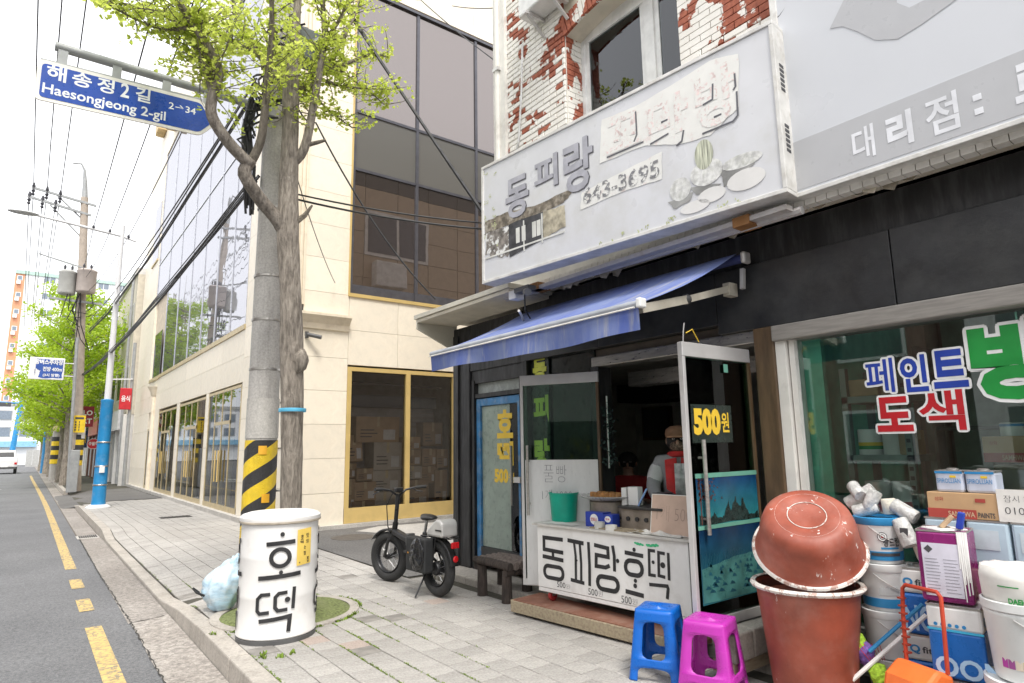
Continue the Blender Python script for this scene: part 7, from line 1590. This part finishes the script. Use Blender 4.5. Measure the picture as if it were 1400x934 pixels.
# ================================================================ overhead cables
def cable(label, pts, r=.012, sag=.0, group='overhead cables', name='overhead_cable', n=14, strands=1, spread=.03):
    P = [Vector(p) for p in pts]; t = None
    mats = clamp; objs = []
    def path(o): 
        out = []
        for a, b_ in zip(P[:-1], P[1:]):
            for k in range(n): s = k/n; out.append(a.lerp(b_, s)+Vector((0,0,-4*sag*s*(1-s)))+o)
        out.append(P[-1]+o); return out
    if strands == 1: return one(MB().tube(path(Vector()), r, 6), name, mats, label, 'cable', group=group)
    t = thing(name, label, 'cable', tuple(P[0]), group)
    for k in range(strands):
        o = Vector((jit(spread),jit(spread),jit(spread))); pp = path(o); ph = rnd.uniform(0,6); pp = [p+Vector((0,0,.5*spread*math.sin(i*1.3+ph))) for i, p in enumerate(pp)]
        MB().tube(pp, r*rnd.uniform(.7,1.3), 5).obj('strand', mats, t)
    return t
cable('thick lower bundle of black cables crossing the mirror glass', [(1.80,7.1,4.55),(1.54,30.6,4.6)], .010, .30, strands=7, spread=.04)
cable('upper bundle of black cables running to the utility pole', [(1.72,7.1,5.6),(1.60,30.6,6.4)], .010, .35, strands=5, spread=.04)
cable('single cable just above the upper bundle', [(1.75,7.1,5.75),(1.6,30.6,6.9)], .012, .3)
for i, (x0, x1, z, lb) in enumerate(((-.69,-.69,12.05,'first high power line from the left edge'),(-.25,-.25,12.0,'second high power line from the left edge'),(.2,.2,11.95,'third high power line from the left edge'))):
    cable(lb, [(x0,-4,12.4),(x1,30.5,z),(x1-.2,62,12)], .016, .35)
for i, (x0, x1, z, lb) in enumerate(((-.75,-.78,11.25,'lower power line under the first one'),(-.31,-.36,11.18,'lower power line under the second one'),(.15,.06,11.1,'lower power line under the third one'))):
    cable(lb, [(x1,30.5,z),(x1-.2,62,11.4)], .016, .35)
cable('thin line passing the outermost bead of the lamp arm', [(.62,2,6.2),(.97,20.9,7.86),(1.2,30.6,8.9)], .010, .2)
cable('thin line passing the middle bead of the lamp arm', [(.98,2,6.4),(1.37,20.9,7.80),(1.3,30.6,8.6)], .010, .2)
cable('thin line passing the innermost bead of the lamp arm', [(1.50,2,6.6),(1.84,20.9,7.74),(1.4,30.6,8.0)], .010, .2)
cable('thick sheathed cable sloping down to the signboard', [(2.05,7.1,8.3),(2.604,6.8,6.97),(4.2,5.46,3.62)], .020, .02); cable('thinner cable beside the sheathed one', [(2.05,7.1,8.15),(2.65,6.8,6.97),(4.25,5.5,3.6)], .013, .05)
cable('thin cable falling from the pole to the side canopy', [(2.1,7.1,5.9),(2.445,7.05,5.40),(3.86,6.6,3.3)], .010, .18)
cable('pair line stretched level to the shop wall, upper', [(2.1,7.1,4.46),(4.3,5.6,4.05)], .010, .06); cable('pair line stretched level to the shop wall, lower', [(2.1,7.1,4.40),(4.3,5.6,3.98)], .012, .07)
cable('fine line over the bronze glass upper corner', [(4.1,9.5,9.6),(4.383,8,8.54),(4.4,5.3,5.7)], .008, .05); cable('short fine line at the top edge by the brick', [(5.6,9,9.6),(5.2,7,8.15),(5.1,5.5,7.2)], .008, .03)
cable('fine line from the tree to the beige wall', [(2.1,7.0,5.0),(4.6,11.8,4.75)], .007, .12)
cable('black cable bundle leaving over the paint signboard', [(3.98,2.15,4.33),(4.0,1.7,4.75),(4.02,1.2,5.4)], .010, .0, strands=4, spread=.03)
# ================================================================ people
skinm = M('skin', (.56,.36,.27), .55, var=.06)
def skinned(name, verts, edges, radii, mat, parent, root=0, sub=2):
    me = bpy.data.meshes.new(name); me.from_pydata(verts, edges, []); me.update(); o = bpy.data.objects.new(name, me); COL.objects.link(o); o.parent = parent
    md = o.modifiers.new('skin','SKIN'); md.use_smooth_shade = True
    lay = me.skin_vertices[0].data if me.skin_vertices else None
    if lay is None: bpy.context.view_layer.objects.active = o; bpy.ops.mesh.customdata_skin_add(); lay = me.skin_vertices[0].data
    for i, r_ in enumerate(radii): lay[i].radius = r_ if isinstance(r_, tuple) else (r_, r_); lay[i].use_root = (i == root)
    s_ = o.modifiers.new('sub','SUBSURF'); s_.levels = sub; s_.render_levels = sub
    me.materials.append(mat)
    # freeze to a plain mesh
    dg = bpy.context.evaluated_depsgraph_get(); bpy.context.view_layer.update(); m2 = bpy.data.meshes.new_from_object(o.evaluated_get(bpy.context.evaluated_depsgraph_get()))
    o.modifiers.clear(); o.data = m2
    for p in m2.polygons: p.use_smooth = True
    return o
def head_shape(parent, c, mat, r=.095, yaw=0, part='head'):
    """adds nothing but the face features; the skull itself belongs to the body mesh"""
def person(label, loc, rz, pose, mats, seat=False):
    t = thing('person', label, 'person', loc, None, rz)
    V, E, Rr = pose; skinned('body', V, E, Rr, mats['skin'], t)
    return t
# local frame: facing -y, x to the figure's left
hz = 1.44
bodyV = [(0,0,.92),(0,0,1.12),(0,-.01,1.28),(0,-.01,1.36),(0,-.02,1.44),(0,-.045,1.50),(0,-.035,1.58),
 (.17,0,1.29),(.24,-.05,1.08),(.22,-.24,.98),(.20,-.31,.95),(-.17,0,1.29),(-.25,-.06,1.08),(-.20,-.26,.98),(-.17,-.33,.95),
 (.09,0,.86),(.10,-.02,.48),(.10,.01,.08),(.10,-.10,.03),(-.09,0,.86),(-.10,-.02,.48),(-.10,.01,.08),(-.10,-.10,.03)]
bodyE = [(0,1),(1,2),(2,3),(3,4),(4,5),(5,6),(2,7),(7,8),(8,9),(9,10),(2,11),(11,12),(12,13),(13,14),(0,15),(15,16),(16,17),(17,18),(0,19),(19,20),(20,21),(21,22)]
bodyR = [(.14,.10),(.13,.09),(.13,.09),.05,.065,.085,.055,.055,.045,.035,.03,.055,.045,.035,.03,.085,.06,.04,.035,.085,.06,.04,.035]
def hand(parent, base, d, mat, s=1.0):
    """five bent fingers on a palm"""
    base = Vector(base); d = Vector(d).normalized(); side = d.cross(Vector((0,0,1))).normalized(); n = side.cross(d)
    V = [tuple(base), tuple(base+d*.04), tuple(base+d*.075)]; E = [(0,1),(1,2)]; Rr = [(.022,.02),(.034,.018),(.034,.016)]
    for k, L in ((-1.5,.055),(-.5,.068),(.5,.072),(1.5,.064)):
        b0 = base+d*.075+side*.017*k; i = len(V); p1 = b0+d*L*.5-n*.006; p2 = b0+d*L-n*.022; V += [tuple(b0),tuple(p1),tuple(p2)]; E += [(2,i),(i,i+1),(i+1,i+2)]; Rr += [.010,.009,.008]
    i = len(V); V += [tuple(base+d*.03+side*.034),tuple(base+d*.06+side*.052-n*.01)]; E += [(1,i),(i,i+1)]; Rr += [.011,.009]
    return skinned('hand', V, E, Rr, mat, parent, 0, 1)
def face(t, c, yaw, mat):
    FM = Matrix.Translation(c) @ Matrix.Rotation(yaw,4,'Z')
    g_ = MB(FM); g_.ball((0,-.095,-.012),(.014,.022,.022),8,6); g_.obj('nose', mat, t, smooth='all')
    for s_ in (-1,1):
        MB(FM).ball((.035*s_,-.082,.018),(.013,.008,.008),8,6).obj('eye', wht, t, smooth='all'); MB(FM).ball((.035*s_,-.089,.018),(.006,.004,.006),8,6).obj('iris', inkd, t); MB(FM).ball((.092*s_,.0,0),(.012,.024,.032),8,6).obj('ear', mat, t, smooth='all')
    MB(FM).ball((0,-.083,-.050),(.024,.008,.006),8,6).obj('mouth', M('lips', (.34,.13,.11), .5), t, smooth='all')
# woman frying behind the counter
wl = (4.66,3.67,.085); wo = thing('person', 'person in cap, patterned mask, red scarf and clear apron frying at the counter', 'person', wl, None, R_(-52))
wV = [(x*.96,y,z*.965) for x,y,z in bodyV]
skinned('body', wV, bodyE, bodyR, skinm, wo)
jk = M('grey_jacket', (.30,.30,.31), .7, var=.12); pale = M('pale_sleeve', (.60,.60,.60), .7, var=.08); blkt = M('dark_trousers', (.03,.03,.035), .8)
idx = [0,1,2,3,7,8,9,11,12,13]; mp = {v: i for i, v in enumerate(idx)}
jE = [(mp[a],mp[b_]) for a, b_ in bodyE if a in mp and b_ in mp]
jR = [(.165,.13),(.16,.125),(.155,.115),.07,.078,.068,.052,.078,.068,.052]
skinned('jacket', [wV[i] for i in idx], jE, jR, jk, wo)
skinned('upper_sleeve', [wV[7],tuple((Vector(wV[7])+Vector(wV[8]))*.5),wV[8]], [(0,1),(1,2)], [.085,.078,.074], pale, wo); skinned('upper_sleeve', [wV[11],tuple((Vector(wV[11])+Vector(wV[12]))*.5),wV[12]], [(0,1),(1,2)], [.085,.078,.074], pale, wo)
idx = [0,15,16,17,19,20,21]; mp = {v: i for i, v in enumerate(idx)}; skinned('trousers', [wV[i] for i in idx], [(mp[a],mp[b_]) for a, b_ in bodyE if a in mp and b_ in mp], [(.155,.12),.10,.075,.06,.10,.075,.06], blkt, wo)
rs2 = M('red_scarf', (.60,.03,.03), .7, var=.2)
g_ = MB(); 
for s_ in (-1,1): g_.add([(.02*s_,-.12,1.29),(.12*s_,-.095,1.27),(.115*s_,-.145,1.02),(.01*s_,-.165,.96)], [(0,1,2,3)])
o = g_.obj('scarf', rs2, wo); o.modifiers.new('t','SOLIDIFY').thickness = .015
MB().torus(.075,.028,20,8,(0,0,0)).obj('scarf_collar', rs2, wo, smooth=True).matrix_local = Matrix.Translation((0,-.02,1.31)) @ Matrix.Rotation(R_(80),4,'X')
hc = Vector((0,-.04,1.435)); face(wo, hc, 0, skinm)
MB(Matrix.Translation(hc)).lathe([(.105,.035),(.108,.06),(.10,.10),(.06,.13),(0,.137)], 20, caps=(False,False)).obj('cap', M('beige_cap', (.30,.165,.095), .8), wo, smooth=True)
MB(Matrix.Translation(hc)).prism([(-.095,-.05),(.095,-.05),(.085,-.16),(.04,-.19),(-.04,-.19),(-.085,-.16)], .030, .042).obj('cap_brim', M('brown_brim', (.40,.22,.13), .8), wo)
mk = MB(Matrix.Translation(hc)); mk.ball((0,-.045,-.045),(.072,.062,.050),14,10); mk.obj('face_mask', M('patterned_mask', (.16,.11,.08), .8, var=.9, vs=60), wo, smooth='all')
g_ = MB(Matrix.Translation(hc)); g_.ball((0,.02,.0),(.108,.10,.10),14,10); g_.obj('hair', M('black_hair', (.015,.013,.012), .6), wo, smooth='all')
apm = M('clear_apron', (.46,.46,.46), .2, var=.35, vs=14)
g_ = MB(); n = 10
f = lambda a,b_: (-.04+.22*a/n, -.165-.03*math.sin(b_*.6)-.012*noise.noise(Vector((a*.8,b_*.7,1))), 1.24-.62*b_/n)
for a in range(n):
    for b_ in range(n): g_.quad(f(a,b_),f(a+1,b_),f(a+1,b_+1),f(a,b_+1))
g_.obj('apron', apm, wo, smooth='all')
glv = M('white_glove', (.62,.62,.60), .6); hand(wo, wV[10], (-.1,-.8,-.35), glv); hand(wo, wV[14], (.1,-.8,-.4), glv)
# seated man deeper inside
mo_ = (5.5,5.05,.085); ma = thing('person', 'person in dark red jumper seated deep inside the stall', 'person', mo_, None, R_(-50))
sV = [(0,0,.50),(0,0,.70),(0,-.01,.88),(0,-.01,.97),(0,-.02,1.06),(0,-.045,1.12),(0,-.03,1.20),
 (.19,0,.89),(.26,-.08,.68),(.20,-.30,.72),(.16,-.38,.74),(-.19,0,.89),(-.26,-.08,.68),(-.20,-.30,.72),(-.16,-.38,.74),
 (.10,-.05,.48),(.11,-.42,.46),(.11,-.42,.08),(.11,-.52,.03),(-.10,-.05,.48),(-.11,-.42,.46),(-.11,-.42,.08),(-.11,-.52,.03)]
sV = [(x*1.05,y*1.05,z*1.10) for x,y,z in sV]
skinned('body', sV, bodyE, bodyR, skinm, ma)
idx = [0,1,2,3,7,8,9,11,12,13]; mp = {v: i for i, v in enumerate(idx)}; skinned('jumper', [sV[i] for i in idx], [(mp[a],mp[b_]) for a, b_ in bodyE if a in mp and b_ in mp], [(.185,.14),(.18,.135),(.17,.125),.072,.085,.072,.055,.085,.072,.055], M('red_jumper', (.42,.03,.035), .8), ma)
idx = [0,15,16,17,19,20,21]; mp = {v: i for i, v in enumerate(idx)}; skinned('trousers', [sV[i] for i in idx], [(mp[a],mp[b_]) for a, b_ in bodyE if a in mp and b_ in mp], [(.165,.13),.10,.08,.06,.10,.08,.06], blkt, ma)
hc = Vector((0,-.045,1.06*1.10+.03)); face(ma, hc, 0, skinm); MB(Matrix.Translation(hc)).ball((0,.03,.035),(.112,.105,.10),14,10).obj('hair', M('black_hair', (.015,.013,.012), .6), ma, smooth='all')
hand(ma, sV[10], (-.2,-1,0), skinm); hand(ma, sV[14], (.2,-1,0), skinm)
ch = thing('inner_chair', 'plain dark chair under the seated person in the stall', 'chair', (5.5,5.05,.085), None, R_(-50)); MB().b(-.2,.2,-.2,.22,.40,.44).obj('seat', brown, ch); MB().b(-.2,.2,.2,.23,.5,.9).obj('backrest', brown, ch)
for (x, y) in ((-.17,-.17),(.17,-.17),(-.17,.19),(.17,.19)): MB().b(x-.02,x+.02,y-.02,y+.02,0,.40).obj('leg', brown, ch)
